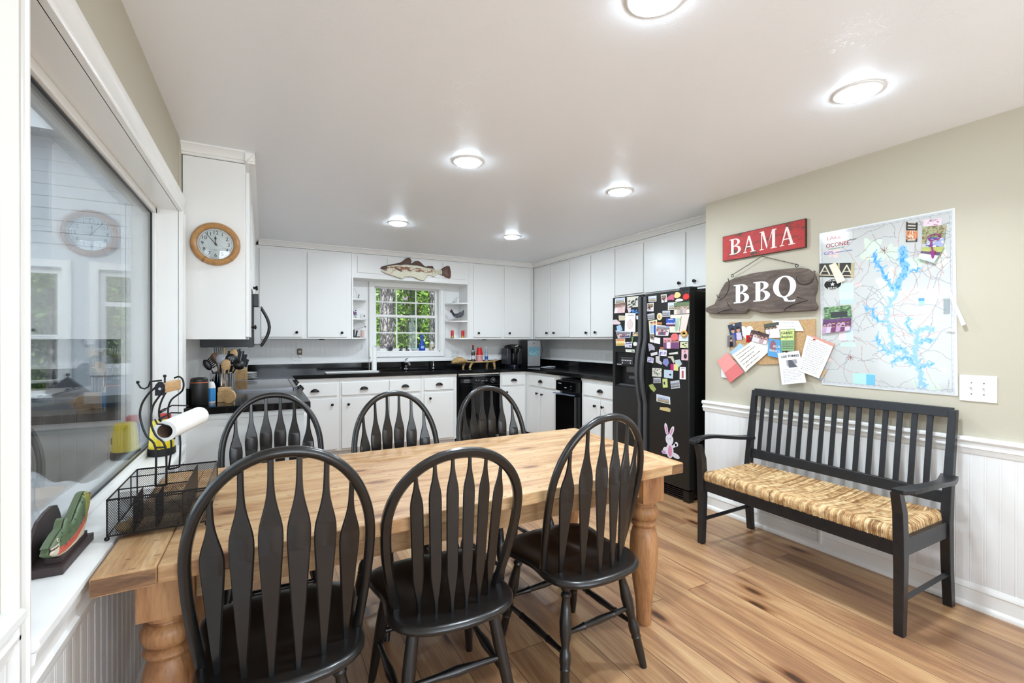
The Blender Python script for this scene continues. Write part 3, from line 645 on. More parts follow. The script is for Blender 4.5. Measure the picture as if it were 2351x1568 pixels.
def sty(st,seed):
    P={'beach':band([(0,(.75,.78,.86)),(.38,(.55,.62,.72)),(.55,(.70,.62,.50)),(.75,(.55,.52,.42))],seed,.1,.08),
     'people':people(seed,3,[(.45,.32,.28),(.75,.68,.66),(.85,.8,.8)],[(.38,.48,.76),(.88,.74,.74),(.9,.87,.87)]),
     'people2':people(seed,5,[(.66,.70,.78),(.4,.4,.45),(.2,.2,.25)],[(.85,.85,.9),(.6,.3,.35),(.3,.32,.45),(.75,.75,.7)],border=.04,rows=2),
     'lettering':marks((.83,.82,.76),(.1,.1,.1),seed,16,.035),'blue':marks((.06,.12,.25),(.3,.6,.9),seed,12,.06),
     'gold':st_photo(seed,[(.8,.62,.3),(.9,.88,.82),(.4,.35,.3),(.85,.84,.85)],24,.05),
     'sunset':band([(0,(.82,.5,.36)),(.3,(.88,.82,.6)),(.68,(.85,.62,.3)),(.85,(.68,.68,.34))],seed,.05,.03),
     'violet':st_photo(seed,[(.85,.84,.9),(.6,.55,.78),(.9,.88,.9),(.45,.42,.6)],30,.05),
     'strip':marks((.88,.88,.84),(.35,.5,.4),seed,10,.04),'bw':people(seed,2,[(.75,.70,.6),(.3,.28,.25),(.12,.12,.12)],[(.9,.88,.84),(.15,.14,.14),(.8,.74,.8)],border=.05,rows=2),
     'garden':people(seed,5,[(.36,.44,.30),(.42,.48,.36),(.62,.62,.5)],[(.86,.82,.78),(.75,.66,.64),(.58,.58,.55)],rows=2),
     'grey':band([(0,(.72,.73,.76)),(.3,(.50,.51,.54)),(.5,(.62,.61,.60)),(.72,(.40,.41,.43)),(.85,(.7,.7,.7))],seed,.12,.04),
     'pink':people(seed,4,[(.88,.66,.70),(.7,.45,.5),(.5,.3,.42)],[(.9,.82,.86),(.45,.28,.45),(.82,.5,.58)]),
     'sketch':marks((.85,.84,.78),(.3,.3,.28),seed,30,.018),'card':marks((.82,.82,.66),(.2,.2,.18),seed,6,.06)}
    if st in P: return P[st]
    def f(U,V):
        c=np.zeros(U.shape+(3,))
        if st=='egg':
            c[:]=(.93,.925,.91); e=((U-.5)/.28)**2+((V-.6)/.26)**2; c[e<1]=(.87,.80,.79); c[(e<1)&(e>.85)]=(.80,.72,.72); c[seg(U,V,[(.3,.12),(.8,.14)],.02)]=(.5,.45,.45)
        elif st=='two':
            c[:]=(.90,.85,.72); c[(U>.18)&(U<.52)&(V>.38)]=(.52,.72,.9); c[(U>.58)&(U<.86)&(V>.36)]=(.12,.28,.62)
            for x in(.35,.72): d=np.hypot((U-x)*.7,V-.22); c[d<.12]=SK; c[(d<.13)&(V<.18)]=(.2,.13,.1)
        elif st=='skyline':
            c[:]=(.18,.32,.66); r=np.random.RandomState(3); h=.5+.2*r.rand(40); c[V>h[(U*39).astype(int)]]=(.75,.72,.82); c[V>.78]=(.35,.18,.3); c[seg(U,V,[(.3,.14),(.75,.14)],.04)]=(.9,.9,.95)
        elif st=='craft':
            c[:]=(.90,.86,.78); c[(U>.62)]=(.88,.80,.76); c[((U-.42)/.13)**2+((V-.6)/.36)**2<1]=(.62,.72,.62); c[((U-.44)/.15)**2+((V-.28)/.12)**2<1]=(.66,.75,.66); c[seg(U,V,[(.6,.1),(.58,.95)],.02)]=(.4,.33,.28)
        elif st=='silhouette': c[:]=(.86,.70,.74); c[((U-.58)/.25)**2+((V-.62)/.24)**2<1]=(.16,.12,.16); c[np.hypot(U-.5,V-.18)<.1]=(.6,.25,.3)
        elif st=='booklet': c[:]=(.72,.14,.46); c[U>.42]=(.87,.84,.55)
        elif st=='bird': c[:]=(.74,.80,.85); c[((U-.7)/.12)**2+((V-.55)/.12)**2<1]=(.15,.17,.2)
        elif st=='bottle': c[:]=(.91,.89,.89); c[(abs(U-.5)<.15)&(V>.3)&(V<.9)]=(.66,.3,.3); c[(abs(U-.5)<.3)&(V>.08)&(V<.16)]=(.5,.45,.45)
        elif st=='lime': c[:]=(.78,.82,.5); c[((U-.42)/.25)**2+((V-.5)/.16)**2<1]=(.2,.2,.18); c[((U-.6)/.12)**2+((V-.48)/.1)**2<1]=(.8,.76,.7)
        return c
    return f
MG=[('photograph','snapshot of sandy shore under yellow corner tag,top left of the fridge','S:beach',[-3.568,1.75,-3.432,1.751,-3.429,1.701,-3.573,1.697]),
('photograph','snapshot of people in blue and pink shirts,left edge of freezer door','S:people',[-3.568,1.697,-3.415,1.703,-3.432,1.605,-3.583,1.606]),
('magnet','cream magnet with bold black lettering at top of freezer door','S:lettering',[-3.397,1.75,-3.244,1.749,-3.249,1.649,-3.395,1.652]),
('magnet','small pale pink tag magnet under the black lettered magnet','F:.85,.78,.8',[-3.397,1.647,-3.347,1.646,-3.347,1.606,-3.375,1.601]),
('magnet','dark magnet with bright blue figures beside the freezer handle','S:blue',[-3.342,1.63,-3.241,1.627,-3.243,1.581,-3.337,1.592]),
('greeting_card','white card with large pale pink egg held on freezer door','S:egg',[-3.415,1.6,-3.277,1.592,-3.279,1.417,-3.424,1.42]),
('magnet','tan ruler-like paper strip left of the pink egg card','F:.8,.76,.66',[-3.511,1.581,-3.415,1.574,-3.416,1.53,-3.504,1.532]),
('magnet','pale pink folded paper sticking out past the freezer door edge','F:.86,.78,.8',[-3.599,1.541,-3.551,1.543,-3.488,1.508,-3.509,1.492,-3.607,1.497]),
('magnet','light blue sticky note tilted on freezer door','F:.62,.76,.86',[-3.549,1.479,-3.488,1.489,-3.462,1.438,-3.535,1.421]),
('photograph','photo with white border showing people,below the blue sticky note','S:people2',[-3.562,1.436,-3.347,1.418,-3.354,1.364,-3.524,1.358]),
('magnet','small white calendar tag behind the freezer handle','F:.88,.88,.9',[-3.272,1.569,-3.243,1.566,-3.245,1.531,-3.27,1.534]),
('magnet','ornate gold and white magnet low beside the freezer handle','S:gold',[-3.317,1.411,-3.238,1.413,-3.236,1.377,-3.317,1.377]),
('magnet','orange and yellow sunset magnet on the freezer door','S:sunset',[-3.556,1.353,-3.424,1.355,-3.421,1.288,-3.553,1.284]),
('magnet','white note magnet with violet print right of the sunset magnet','S:violet',[-3.421,1.319,-3.327,1.323,-3.329,1.269,-3.423,1.271]),
('magnet','green palm shaped magnet above the violet printed note','F:.45,.6,.35',[-3.337,1.373,-3.311,1.371,-3.321,1.34,-3.319,1.313,-3.352,1.311,-3.333,1.34]),
('magnet','round white magnet with black marks near the freezer handle','D:.9,.9,.88',[-3.286,1.304,0.026,0.019]),
('magnet','long white magnet with small green and blue print above the dispenser','S:strip',[-3.418,1.253,-3.295,1.252,-3.293,1.225,-3.414,1.228]),
('photograph','small white bordered seascape at top left of fridge door','S:beach',[-3.118,1.734,-3.02,1.734,-3.022,1.683,-3.113,1.684]),
('magnet','black and white hanging frame magnet at top of fridge door','S:bw',[-2.968,1.736,-2.905,1.738,-2.897,1.67,-2.958,1.666]),
('magnet','pink figure magnet beside the black and white frame magnet','F:.72,.35,.45',[-2.897,1.706,-2.845,1.73,-2.819,1.725,-2.821,1.679,-2.856,1.685,-2.897,1.682]),
('magnet','pale yellow lumpy shaped magnet near top right of fridge door','D:.86,.76,.5',[-2.783,1.717,0.032,0.025]),
('magnet','white oval magnet under the yellow lumpy one','O:.92,.92,.92',[-2.766,1.674,0.041,0.012]),
('magnet','red apple magnet in the top right corner of the fridge door','A:.82,.16,.15',[-2.693,1.697,0.031,0.025]),
('photograph','dark framed photo of people left side of fridge door','S:bw',[-3.131,1.673,-3.054,1.673,-3.056,1.597,-3.133,1.601]),
('photograph','white framed beach photo in upper middle of fridge door','S:beach',[-2.886,1.661,-2.79,1.658,-2.791,1.595,-2.887,1.599]),
('photograph','large photo of group in greenery at upper right of fridge door','S:garden',[-2.786,1.655,-2.66,1.641,-2.659,1.558,-2.82,1.559,-2.821,1.59,-2.785,1.591]),
('photograph','small grey photo of waterfall near the handle of fridge door','S:grey',[-3.127,1.575,-3.045,1.581,-3.043,1.526,-3.122,1.521]),
('magnet','cream oval magnet with tan centre','O:.9,.86,.72',[-2.981,1.547,0.028,0.032]),
('photograph','small sepia landscape photo right of the cream oval magnet','S:grey',[-2.951,1.595,-2.866,1.593,-2.868,1.541,-2.95,1.544]),
('photograph','photo of two people in pale blue and dark blue','S:two',[-3.115,1.513,-3.013,1.522,-3.017,1.396,-3.104,1.405]),
('magnet','orange rectangular plate magnet beside the two people photo','F:.75,.48,.28',[-3.013,1.498,-2.956,1.497,-2.956,1.477,-3.011,1.478]),
('photograph','crowded group photo in the centre of the fridge door','S:people2',[-3.017,1.474,-2.864,1.46,-2.884,1.377,-3.029,1.382]),
('magnet','blue city skyline magnet overlapping paper handprints','S:skyline',[-2.904,1.527,-2.803,1.526,-2.803,1.459,-2.902,1.461]),
('paper_craft','cream paper with pale green and pink footprint shapes','S:craft',[-2.858,1.556,-2.658,1.552,-2.698,1.401,-2.866,1.405]),
('magnet','round coral pink flower magnet','D:.85,.42,.42',[-2.808,1.366,0.04,0.031]),
('photograph','pinkish photo strip beneath the coral flower magnet','S:pink',[-2.937,1.356,-2.84,1.361,-2.762,1.328,-2.773,1.301,-2.927,1.268]),
('magnet','gold sunflower ring magnet at right edge of fridge door','R:.78,.6,.3',[-2.705,1.392,0.035,0.029]),
('magnet','white card with blue writing beneath the sunflower ring','F:.82,.86,.9',[-2.762,1.388,-2.67,1.387,-2.671,1.331,-2.76,1.333]),
('magnet','tall cream magnet with black print left of fridge door centre','S:bw',[-3.099,1.404,-3.047,1.401,-3.051,1.319,-3.098,1.323]),
('magnet','white card magnet with faint pink logo','F:.9,.88,.88',[-3.041,1.367,-2.976,1.358,-2.979,1.305,-3.049,1.316]),
('magnet','pale yellow card magnet with dark picture at right','S:card',[-2.752,1.325,-2.67,1.325,-2.67,1.275,-2.754,1.277]),
('magnet','state shaped grey and pink magnet near the handle','F:.68,.66,.72',[-3.12,1.311,-3.077,1.304,-3.042,1.279,-3.042,1.25,-3.077,1.253,-3.105,1.239]),
('magnet','orange tag above a small square picture magnet','F:.72,.45,.3',[-2.977,1.28,-2.916,1.276,-2.928,1.26,-2.976,1.259]),
('magnet','small square white framed picture magnet','S:violet',[-2.988,1.259,-2.901,1.254,-2.905,1.202,-2.993,1.205]),
('magnet','pink magnet with dark silhouette at right edge of fridge door','S:silhouette',[-2.739,1.263,-2.67,1.263,-2.672,1.174,-2.741,1.175]),
('magnet','white scripted word magnet beneath the state shaped magnet','F:.85,.82,.82',[-3.09,1.223,-3.012,1.238,-3.008,1.213,-3.084,1.198]),
('magnet','thin white word magnet right of the square picture magnet','F:.85,.83,.8',[-2.875,1.229,-2.781,1.243,-2.779,1.225,-2.87,1.216]),
('magnet','lavender rectangular magnet near the handle','S:violet',[-3.124,1.19,-3.051,1.181,-3.057,1.135,-3.13,1.144]),
('magnet','pale L shaped magnet','F:.78,.76,.76',[-3.025,1.199,-2.981,1.2,-2.984,1.163,-2.955,1.142,-2.959,1.126,-3.025,1.145]),
('magnet','blue and pink blob magnet beside the pale L shape','F:.5,.52,.72',[-2.936,1.177,-2.891,1.182,-2.877,1.145,-2.899,1.111,-2.949,1.139]),
('magnet','bent cream arm shaped magnet','F:.8,.76,.68',[-2.891,1.199,-2.834,1.206,-2.813,1.157,-2.826,1.143,-2.855,1.186,-2.885,1.19]),
('magnet','pale green cluster magnet with white edges','F:.72,.78,.78',[-2.808,1.173,-2.761,1.179,-2.735,1.142,-2.769,1.114,-2.808,1.145]),
('magnet','magenta and yellow small booklet magnet','S:booklet',[-2.857,1.138,-2.808,1.138,-2.774,1.104,-2.784,1.084,-2.857,1.088]),
('magnet','cream square magnet with busy black sketch','S:sketch',[-3.068,1.092,-2.958,1.093,-2.961,1.021,-3.069,1.017]),
('magnet','pale blue magnet with small dark bird','S:bird',[-2.928,1.085,-2.827,1.083,-2.83,1.014,-2.93,1.016]),
('magnet','tall white magnet with red bottle picture','S:bottle',[-2.756,1.117,-2.694,1.119,-2.693,1.017,-2.757,1.015]),
('photograph','tiny grey crowd photo under the busy sketch magnet','S:grey',[-3.055,1.004,-2.973,1.011,-2.971,0.966,-3.056,0.957]),
('magnet','lime green tall magnet with dark figure','S:lime',[-2.95,1.004,-2.895,1.01,-2.889,0.934,-2.944,0.927]),
('photograph','small tilted photo with pale blue border','S:grey',[-2.859,0.989,-2.765,1.007,-2.756,0.944,-2.849,0.924]),
('magnet','yellow green flower bunch magnet by lower end of handle','F:.66,.7,.4',[-3.112,0.936,-3.067,0.95,-3.024,0.906,-3.048,0.879,-3.094,0.906]),
('photograph','small beach photo with ragged right edge low on fridge door','S:beach',[-3.017,0.865,-2.864,0.854,-2.858,0.791,-3.016,0.801]),
('magnet','tiny pastel word magnet below the lowest photo','F:.8,.72,.5',[-2.974,0.755,-2.893,0.761,-2.858,0.752,-2.863,0.726,-2.979,0.732])]
MF=WR(FX-.0225)
for i,(cat,lab,st,g) in enumerate(MG):
    nm={'photograph':'photograph','magnet':'magnet','greeting_card':'greeting_card','paper_craft':'paper_craft'}[cat]; dep=.002+.0006*(i%7)+(.004 if 'egg' in lab or 'coral' in lab or 'skyline' in lab or 'sunflower' in lab else 0)
    k,v=st.split(':'); grp='magnets and photos on the refrigerator'; catn={'greeting_card':'card','paper_craft':'drawing'}.get(cat,cat)
    if k=='S':
        p=[(g[j],g[j+1]) for j in range(0,len(g),2)]
        if len(p)!=4: xs=[a for a,b in p]; ys=[b for a,b in p]; p=[(min(xs),max(ys)),(max(xs),max(ys)),(max(xs),min(ys)),(min(xs),min(ys))]
        o=painted(nm,p,dep,26,26,sty(v,i*7+3),pmat('printed_surface'))
    else:
        c=tuple(float(x) for x in v.split(',')); mm=mat('magnet_%s'%v,c,.45); mb=MB()
        if k=='F': mb.prism([(g[j],g[j+1]) for j in range(0,len(g),2)],0,dep)
        elif k in 'DAO':
            n_=24; pts=[]
            for j in range(n_):
                a=2*PI*j/n_; rr=1
                if 'coral' in lab: rr=1+.06*math.cos(a*9)
                if 'lumpy' in lab: rr=1+.10*math.cos(a*3+1)
                if k=='A': rr=1.0-.10*math.exp(-((a-PI/2)/.35)**2)-.06*math.exp(-((a-1.5*PI)/.4)**2)
                pts.append((g[0]+g[2]*rr*math.cos(a),g[1]+g[3]*rr*math.sin(a)))
            mb.prism(pts,0,dep+.003)
            if k=='A': mb.prism([(g[0]-.004,g[1]+g[3]*.85),(g[0]+.004,g[1]+g[3]*.85),(g[0]+.008,g[1]+g[3]*1.2),(g[0]+.002,g[1]+g[3]*1.2)],0,dep+.003)
        elif k=='R': mb.tube([(g[0]+g[2]*.72*math.cos(2*PI*j/20),g[1]+g[3]*.72*math.sin(2*PI*j/20),dep+.006) for j in range(20)],min(g[2],g[3])*.3,8,True)
        o=O(nm,mb,mm,smooth=False)
    o.matrix_world=MF; centre(o); tag(o,lab,catn,grp)
    if k=='O' and 'cream oval' in lab: O('centre',MB().prism([(.55*g[2]*math.cos(a*PI/8),.55*g[3]*math.sin(a*PI/8)) for a in range(16)],dep+.003,dep+.005),mat('tan',(.8,.62,.42),.5),o,M=None,smooth=False)

def elp(cx,cy,rx,ry,rot=0,n_=24): return [(cx+rx*math.cos(a)*math.cos(rot)-ry*math.sin(a)*math.sin(rot),cy+rx*math.cos(a)*math.sin(rot)+ry*math.sin(a)*math.cos(rot)) for a in [2*PI*k/n_ for k in range(n_)]]
t=T('bunny_decal','white and pink waving bunny cut-out low on the refrigerator door','decal',M=MF@tr(-2.865,.36,.001))
bw=mat('bunny_white',(.90,.88,.91),.5); bp=mat('bunny_pink',(.86,.56,.70),.5); bl_=mat('bunny_lilac',(.76,.62,.80),.5)
O('body',MB().prism(elp(.0,.035,.040,.062),0,.002).prism(elp(-.045,.028,.034,.030,.5),0,.0021).prism(elp(.062,.006,.045,.020,-.2),0,.0021),bw,t,smooth=False)
O('head',MB().prism(elp(-.004,.130,.042,.046),0,.0026),bw,t,smooth=False)
O('ear',MB().prism(elp(-.040,.215,.017,.050,.20),0,.0024),bw,t,smooth=False); O('ear',MB().prism(elp(.022,.205,.018,.048,-.40),0,.0024),bw,t,smooth=False)
O('inner_ear',MB().prism(elp(-.038,.212,.008,.034,.20),.0024,.003).prism(elp(.020,.203,.008,.033,-.40),.0024,.003),bp,t,smooth=False)
O('arm',MB().prism(elp(.052,.088,.030,.013,.6),0,.0024).prism(elp(.072,.104,.018,.020),0,.0024),bw,t,smooth=False)
O('tummy',MB().prism(elp(.004,.034,.022,.048),.0021,.003),bp,t,smooth=False)
O('bow',MB().prism([(-.035,.165),(-.012,.172),(-.010,.192),(-.030,.188)],.0026,.0034),bl_,t,smooth=False)
O('face',MB().prism(elp(-.028,.138,.003,.006),.0026,.0034).prism(elp(.006,.140,.003,.006),.0026,.0034).prism(elp(-.012,.126,.004,.003),.0026,.0034),mat('face_grey',(.42,.38,.48),.5),t,smooth=False)
O('basket',MB().prism(elp(-.068,.010,.024,.016),.0021,.0034),bl_,t,smooth=False)
# ---------------------------------------------------------------- dining table
t=T('dining_table','long rustic stripped-pine farmhouse dining table with turned legs','table',(.70,1.97,0))
def tl(p): return (p[0]-.70,p[1]-1.97)
NL,NR,FRc,FLc=tl((-.368,1.437)),tl((1.717,1.527)),tl((1.779,2.465)),tl((-.368,2.425))
def lerp(a,b,k): return (a[0]+(b[0]-a[0])*k,a[1]+(b[1]-a[1])*k)
k1=.062; k2=.965
def quad_at(s0,s1,t0,t1):
    def q(s,t_): return lerp(lerp(NL,NR,s),lerp(FLc,FRc,s),t_)
    return [q(s0,t0),q(s1,t0),q(s1,t1),q(s0,t1)]
mb=MB(); N_=5
for i in range(N_): mb.prism(quad_at(k1+.0006,k2-.0006,(i+.002)/N_,(i+.998)/N_),.724,.770)
top=O('tabletop',mb,pine,t,smooth=False,bev=.004)
O('breadboard_end',MB().prism(quad_at(0,k1,0,1),.722,.7705),woodm('pine_cross',(.60,.43,.28),(.74,.58,.40),(.83,.70,.53),(9,1,9)),t,smooth=False,bev=.006)
O('breadboard_end',MB().prism(quad_at(k2,1,0,1),.722,.7705),MATS['pine_cross'],t,smooth=False,bev=.006)
O('end_grain',MB().prism(quad_at(.002,k1-.001,-.0012,0),.727,.766),endgr,t,smooth=False)
O('end_grain',MB().prism(quad_at(k2+.001,.998,-.0012,0),.727,.766),endgr,t,smooth=False)
LG=[(-.235,1.600),(1.585,1.645),(1.645,2.345),(-.235,2.30)]
PRO=[(.030,0),(.034,.012),(.035,.06),(.040,.12),(.052,.20),(.062,.29),(.066,.36),(.062,.42),(.052,.455),(.047,.463),(.057,.470),(.062,.480),(.057,.490),(.047,.496),(.060,.506),(.067,.522),(.067,.540),(.060,.556),(.048,.563),(.047,.568),(.057,.574),(.060,.585),(.057,.594)]
lp=[tl(p) for p in LG]
for x,y in lp:
    O('leg',MB().lathe(PRO,32,(x,y,0)).box(x-.064,x+.064,y-.064,y+.064,.590,.722),pinev,t,bev=.0)
ap=MB()
for a,b in ((0,1),(1,2),(2,3),(3,0)):
    A,Bp=Vector(lp[a]),Vector(lp[b]); d=(Bp-A).normalized(); nn=Vector((-d.y,d.x)); off=-.035
    p=[A+d*.064+nn*off,Bp-d*.064+nn*off,Bp-d*.064+nn*(off+.024),A+d*.064+nn*(off+.024)]
    ap.prism([(v.x,v.y) for v in p],.615,.723)
O('apron',ap,pine,t,smooth=False,bev=.002)
# ---------------------------------------------------------------- Windsor chairs
def slat_mb(p0,p1,hw,nrm,th=.0055):
    """flat paddle between p0 and p1; hw: list (t,halfwidth); nrm: facing direction"""
    p0,p1=Vector(p0),Vector(p1); d=(p1-p0).normalized(); w=d.cross(Vector(nrm)).normalized(); n_=w.cross(d).normalized(); R=[]
    T_=np.linspace(0,1,44); H=np.interp(T_,[q[0] for q in hw],[q[1] for q in hw])
    for _ in range(2): H[1:-1]=(H[:-2]+2*H[1:-1]+H[2:])/4
    hw=list(zip(T_.tolist(),H.tolist()))
    for t_,h in hw:
        c=p0+(p1-p0)*t_; k=min(th,h*.85); e_=max(h-.003,h*.6)
        R.append([c+w*h,c+w*(h*.3+e_*.7)+n_*k*.75,c+w*e_*.95+n_*k,c-w*e_*.95+n_*k,c-w*(h*.3+e_*.7)+n_*k*.75,c-w*h,c-w*(h*.3+e_*.7)-n_*k*.75,c-w*e_*.95-n_*k,c+w*e_*.95-n_*k,c+w*(h*.3+e_*.7)-n_*k*.75])
    return MB().rings(R)
def bow_pts(wb,yb,wm,ht,lean,n_=40,zs=.45,fs=.97):
    c=[]
    for k in range(n_+1):
        s=k/n_
        if s<.42: q=s/.42; c.append((wb+(wm-wb)*math.sin(q*PI/2),.30*q))
        else: q=(s-.42)/.58*PI/2; c.append((wm*max(0,math.cos(q))**.92,.30+(ht-.30)*math.sin(q)))
    P=[(x,yb-lean*h,zs+h) for x,h in c]
    return P,c
def bow_h(c,x):
    for (x0,h0),(x1,h1) in zip(c[::-1][:-1],c[::-1][1:]):
        if x0<=abs(x)<=x1: return h0+(h1-h0)*(abs(x)-x0)/(x1-x0+1e-9)
    return c[-1][1]
LEGA=[(0,.011),(.03,.013),(.05,.019),(.075,.022),(.10,.019),(.115,.014),(.13,.019),(.145,.021),(.16,.018),(.175,.015),(.25,.019),(.36,.024),(.46,.022),(.53,.016),(.56,.015),(.60,.021),(.66,.022),(.70,.018),(.715,.0205),(.73,.018),(.85,.0175),(1,.0135)]
LEGB=[(0,.017),(.1,.020),(.35,.0225),(.6,.0205),(1,.0145)]
def make_chair(label,kind,loc,rz):
    A=kind=='A'; zs=.45
    wb,yb,wm,ht,lean=(.205,-.138,.230,.593,.252) if A else (.183,-.138,.231,.522,.25)
    c=T('windsor_chair',label,'chair',loc,rz,'black Windsor dining chairs')
    # saddle seat
    out=[]
    ctl=[(0,.215),(.10,.212),(.175,.195),(.228,.15),(.236,.095),(.226,.03),(.212,-.04),(.214,-.10),(.222,-.16),(.212,-.22),(.175,-.272),(.11,-.305),(0,-.318)]
    rg=[(x,y) for x,y in ctl]+[(-x,y) for x,y in ctl[-2:0:-1]]
    m=len(rg); pts=[]
    for i in range(m):
        p0,p1,p2,p3=[Vector(rg[(i+k-1)%m]) for k in range(4)]
        for q in (0,.5):
            pts.append(.5*((2*p1)+(-p0+p2)*q+(2*p0-5*p1+4*p2-p3)*q*q+(-p0+3*p1-3*p2+p3)*q**3))
    ctr=Vector((0,-.04)); R=[]
    def ztop(x,y):
        d=.016*math.exp(-((abs(x)-.085)/.07)**2)*math.exp(-((y-.02)/.13)**2)
        pom=.006*math.exp(-(x/.03)**2)*math.exp(-((y-.14)/.06)**2)
        return zs-d+pom-.006*max(0,(y-.12)/.09)
    for s_,dz in ((.80,-.036),(.965,-.030),(1.0,-.022),(1.0,-.012),(.975,-.003)): R.append([((ctr+(p-ctr)*s_).x,(ctr+(p-ctr)*s_).y,zs+dz-.006*max(0,(p.y-.12)/.09)) for p in pts])
    for s_ in (.94,.82,.68,.52,.36,.2,.06):
        R.append([((ctr+(p-ctr)*s_).x,(ctr+(p-ctr)*s_).y,ztop((ctr+(p-ctr)*s_).x,(ctr+(p-ctr)*s_).y)) for p in pts])
    O('seat',MB().rings(R),blackp,c,ang=60)
    P,cv=bow_pts(wb,yb,wm,ht,lean)
    full=[(p[0],p[1],p[2]-(.01 if i==0 else 0)) for i,p in enumerate(P)]+[(-p[0],p[1],p[2]) for p in P[-2::-1]]
    if A: O('bow',MB().tube(full,.0150,12),blackp,c)
    else:
        mb=MB(); R=[]
        nrm=Vector((0,-1,-lean)).normalized()
        for i,p in enumerate(full):
            a=Vector(full[max(0,i-1)]); b=Vector(full[min(len(full)-1,i+1)]); tt=(b-a).normalized(); w=tt.cross(nrm).normalized(); p=Vector(p)
            R.append([p+w*x_*.0165+nrm*y_*.012 for x_,y_ in ((1,.5),(.6,1),(-.6,1),(-1,.5),(-1,-.5),(-.6,-1),(.6,-1),(1,-.5))])
        O('bow',mb.rings(R),blackp,c)
    ws=.162 if A else .121; yc=-.268 if A else -.246
    HA=[(0,.0080),(.05,.009),(.20,.0150),(.60,.0300),(.66,.0305),(.70,.0275),(.78,.0150),(.84,.0092),(.92,.0078),(1,.0076)]
    HB=[(0,.0065),(.10,.0075),(.18,.014),(.27,.0195),(.55,.0205),(.78,.0215),(.82,.0185),(.90,.0085),(.95,.0065),(1,.006)]
    for k in range(6):
        x=ws*(2*k/5-1); y=yc+(yb-yc)*(x/wb)**2; xt=x*(1.06 if A else 1.22); h=bow_h(cv,xt)-.004
        O('back_slat',slat_mb((x,y,zs-.012),(xt,yb-lean*h,zs+h),HA if A else HB,(x*1.6,-1,-.05)),blackp,c,ang=32)
    tops=[(.155,.10,.425),(-.155,.10,.425),(.135,-.19,.425),(-.135,-.19,.425)]; bots=[(.205,.185,.0),(-.205,.185,.0),(.205,-.27,.0),(-.205,-.27,.0)]
    LP=LEGA if A else LEGB
    for a,b in zip(tops,bots): O('leg',MB().turned(a,b,LP,14),blackp,c)
    def at(i,z):
        a,b=Vector(tops[i]),Vector(bots[i]); q=(a.z-z)/(a.z-b.z); return a+(b-a)*q
    ST_=[(0,.009),(.12,.010),(.25,.0125),(.27,.015),(.29,.012),(.5,.015),(.71,.012),(.73,.015),(.75,.0125),(.88,.010),(1,.009)] if A else [(0,.010),(.3,.012),(.5,.0185),(.7,.012),(1,.010)]
    for p,q in ((at(0,.17),at(2,.17)),(at(1,.17),at(3,.17)),(at(2,.235),at(3,.235)),(at(0,.21),at(1,.21))):
        O('stretcher',MB().turned(p,q,ST_,10),blackp,c)
    return c
ca=make_chair('black Windsor chair with round bow nearest the camera, in front of the table left end','A',(.053,1.646,0),-.018)
cb=make_chair('black Windsor chair with flat wide bow, middle one on the near side of the table','B',(.571,1.674,0),-.024)
index_children()
for lab,loc,rz in (('black Windsor chair at the near right table corner, beside the turned pine leg',(1.148,1.678,0),.066),
   ('black Windsor chair on the far side of the table, nearest the left window',(.04,2.50,0),PI),
   ('black Windsor chair on the far side of the table, middle one of three',(.66,2.29,0),PI+.12),
   ('black Windsor chair on the far side of the table, in front of the dishwasher',(1.24,2.31,0),PI+.12)):
    dup(ca,loc=loc,rz=rz,label=lab)
# ---------------------------------------------------------------- bench
t=T('bench','black slat-back bench with curved arms and woven rush seat against the right wall','bench',(2.81,1.56,0))
def Y(y): return y-1.56
def X_(x): return x-2.81
yl,yr=2.115,1.03   # far (left in view) and near ends
for s,ye in ((1,yl),(-1,yr)):
    y=Y(ye); 
    # rear leg and stile: raked
    R=[]
    for z,x,w,d in ((0,3.055,.019,.020),(.20,3.035,.020,.022),(.42,3.025,.021,.024),(.60,3.045,.019,.020),(.985,3.102,.016,.016)):
        R.append([Vector((X_(x)+a*d,y+b*w,z)) for a,b in ((-1,-1),(1,-1),(1,1),(-1,1))])
    O('leg',MB().rings(R),blackb,t,smooth=False,bev=.003)
    R=[]
    for z,x,w,d in ((0,2.548,.019,.019),(.30,2.556,.021,.024),(.44,2.553,.022,.026),(.56,2.545,.021,.024),(.655,2.515,.019,.020)):
        R.append([Vector((X_(x)+a*d,y+b*w,z)) for a,b in ((-1,-1),(1,-1),(1,1),(-1,1))])
    O('leg',MB().rings(R),blackb,t,smooth=False,bev=.003)
    # scrolled arm: flat plank curving outwards
    R=[]; n_=14
    for k in range(n_+1):
        q=k/n_; x=2.475+(3.055-2.475)*q; off=.055*math.sin(PI*q**.8)+.018*(1-q); w=.036-.014*math.sin(PI*min(1,q*1.25))+.0*q
        if q==0: w=.024
        z=.668+.012*math.sin(PI*q*1.6)-.006*q
        yy=y+s*off
        R.append([Vector((X_(x),yy-w,z-.011)),Vector((X_(x),yy+w,z-.011)),Vector((X_(x),yy+w,z+.011)),Vector((X_(x),yy-w,z+.011))])
    O('arm',MB().rings(R),blackb,t,smooth=False,bev=.004)
    O('side_stretcher',MB().tube([(X_(2.56),y,.155),(X_(3.035),y,.165)],.014,4),blackb,t,smooth=False)
    O('seat_rail',MB().box(X_(2.57),X_(3.02),y-.011,y+.011,.355,.435),blackb,t,smooth=False)
O('seat_rail',MB().box(X_(2.545),X_(2.570),Y(yr),Y(yl),.352,.445),blackb,t,smooth=False,bev=.003)
O('seat_rail',MB().box(X_(3.010),X_(3.035),Y(yr),Y(yl),.352,.445),blackb,t,smooth=False,bev=.003)
def tilt(z): return 3.045+(z-.60)*(.057/.385)
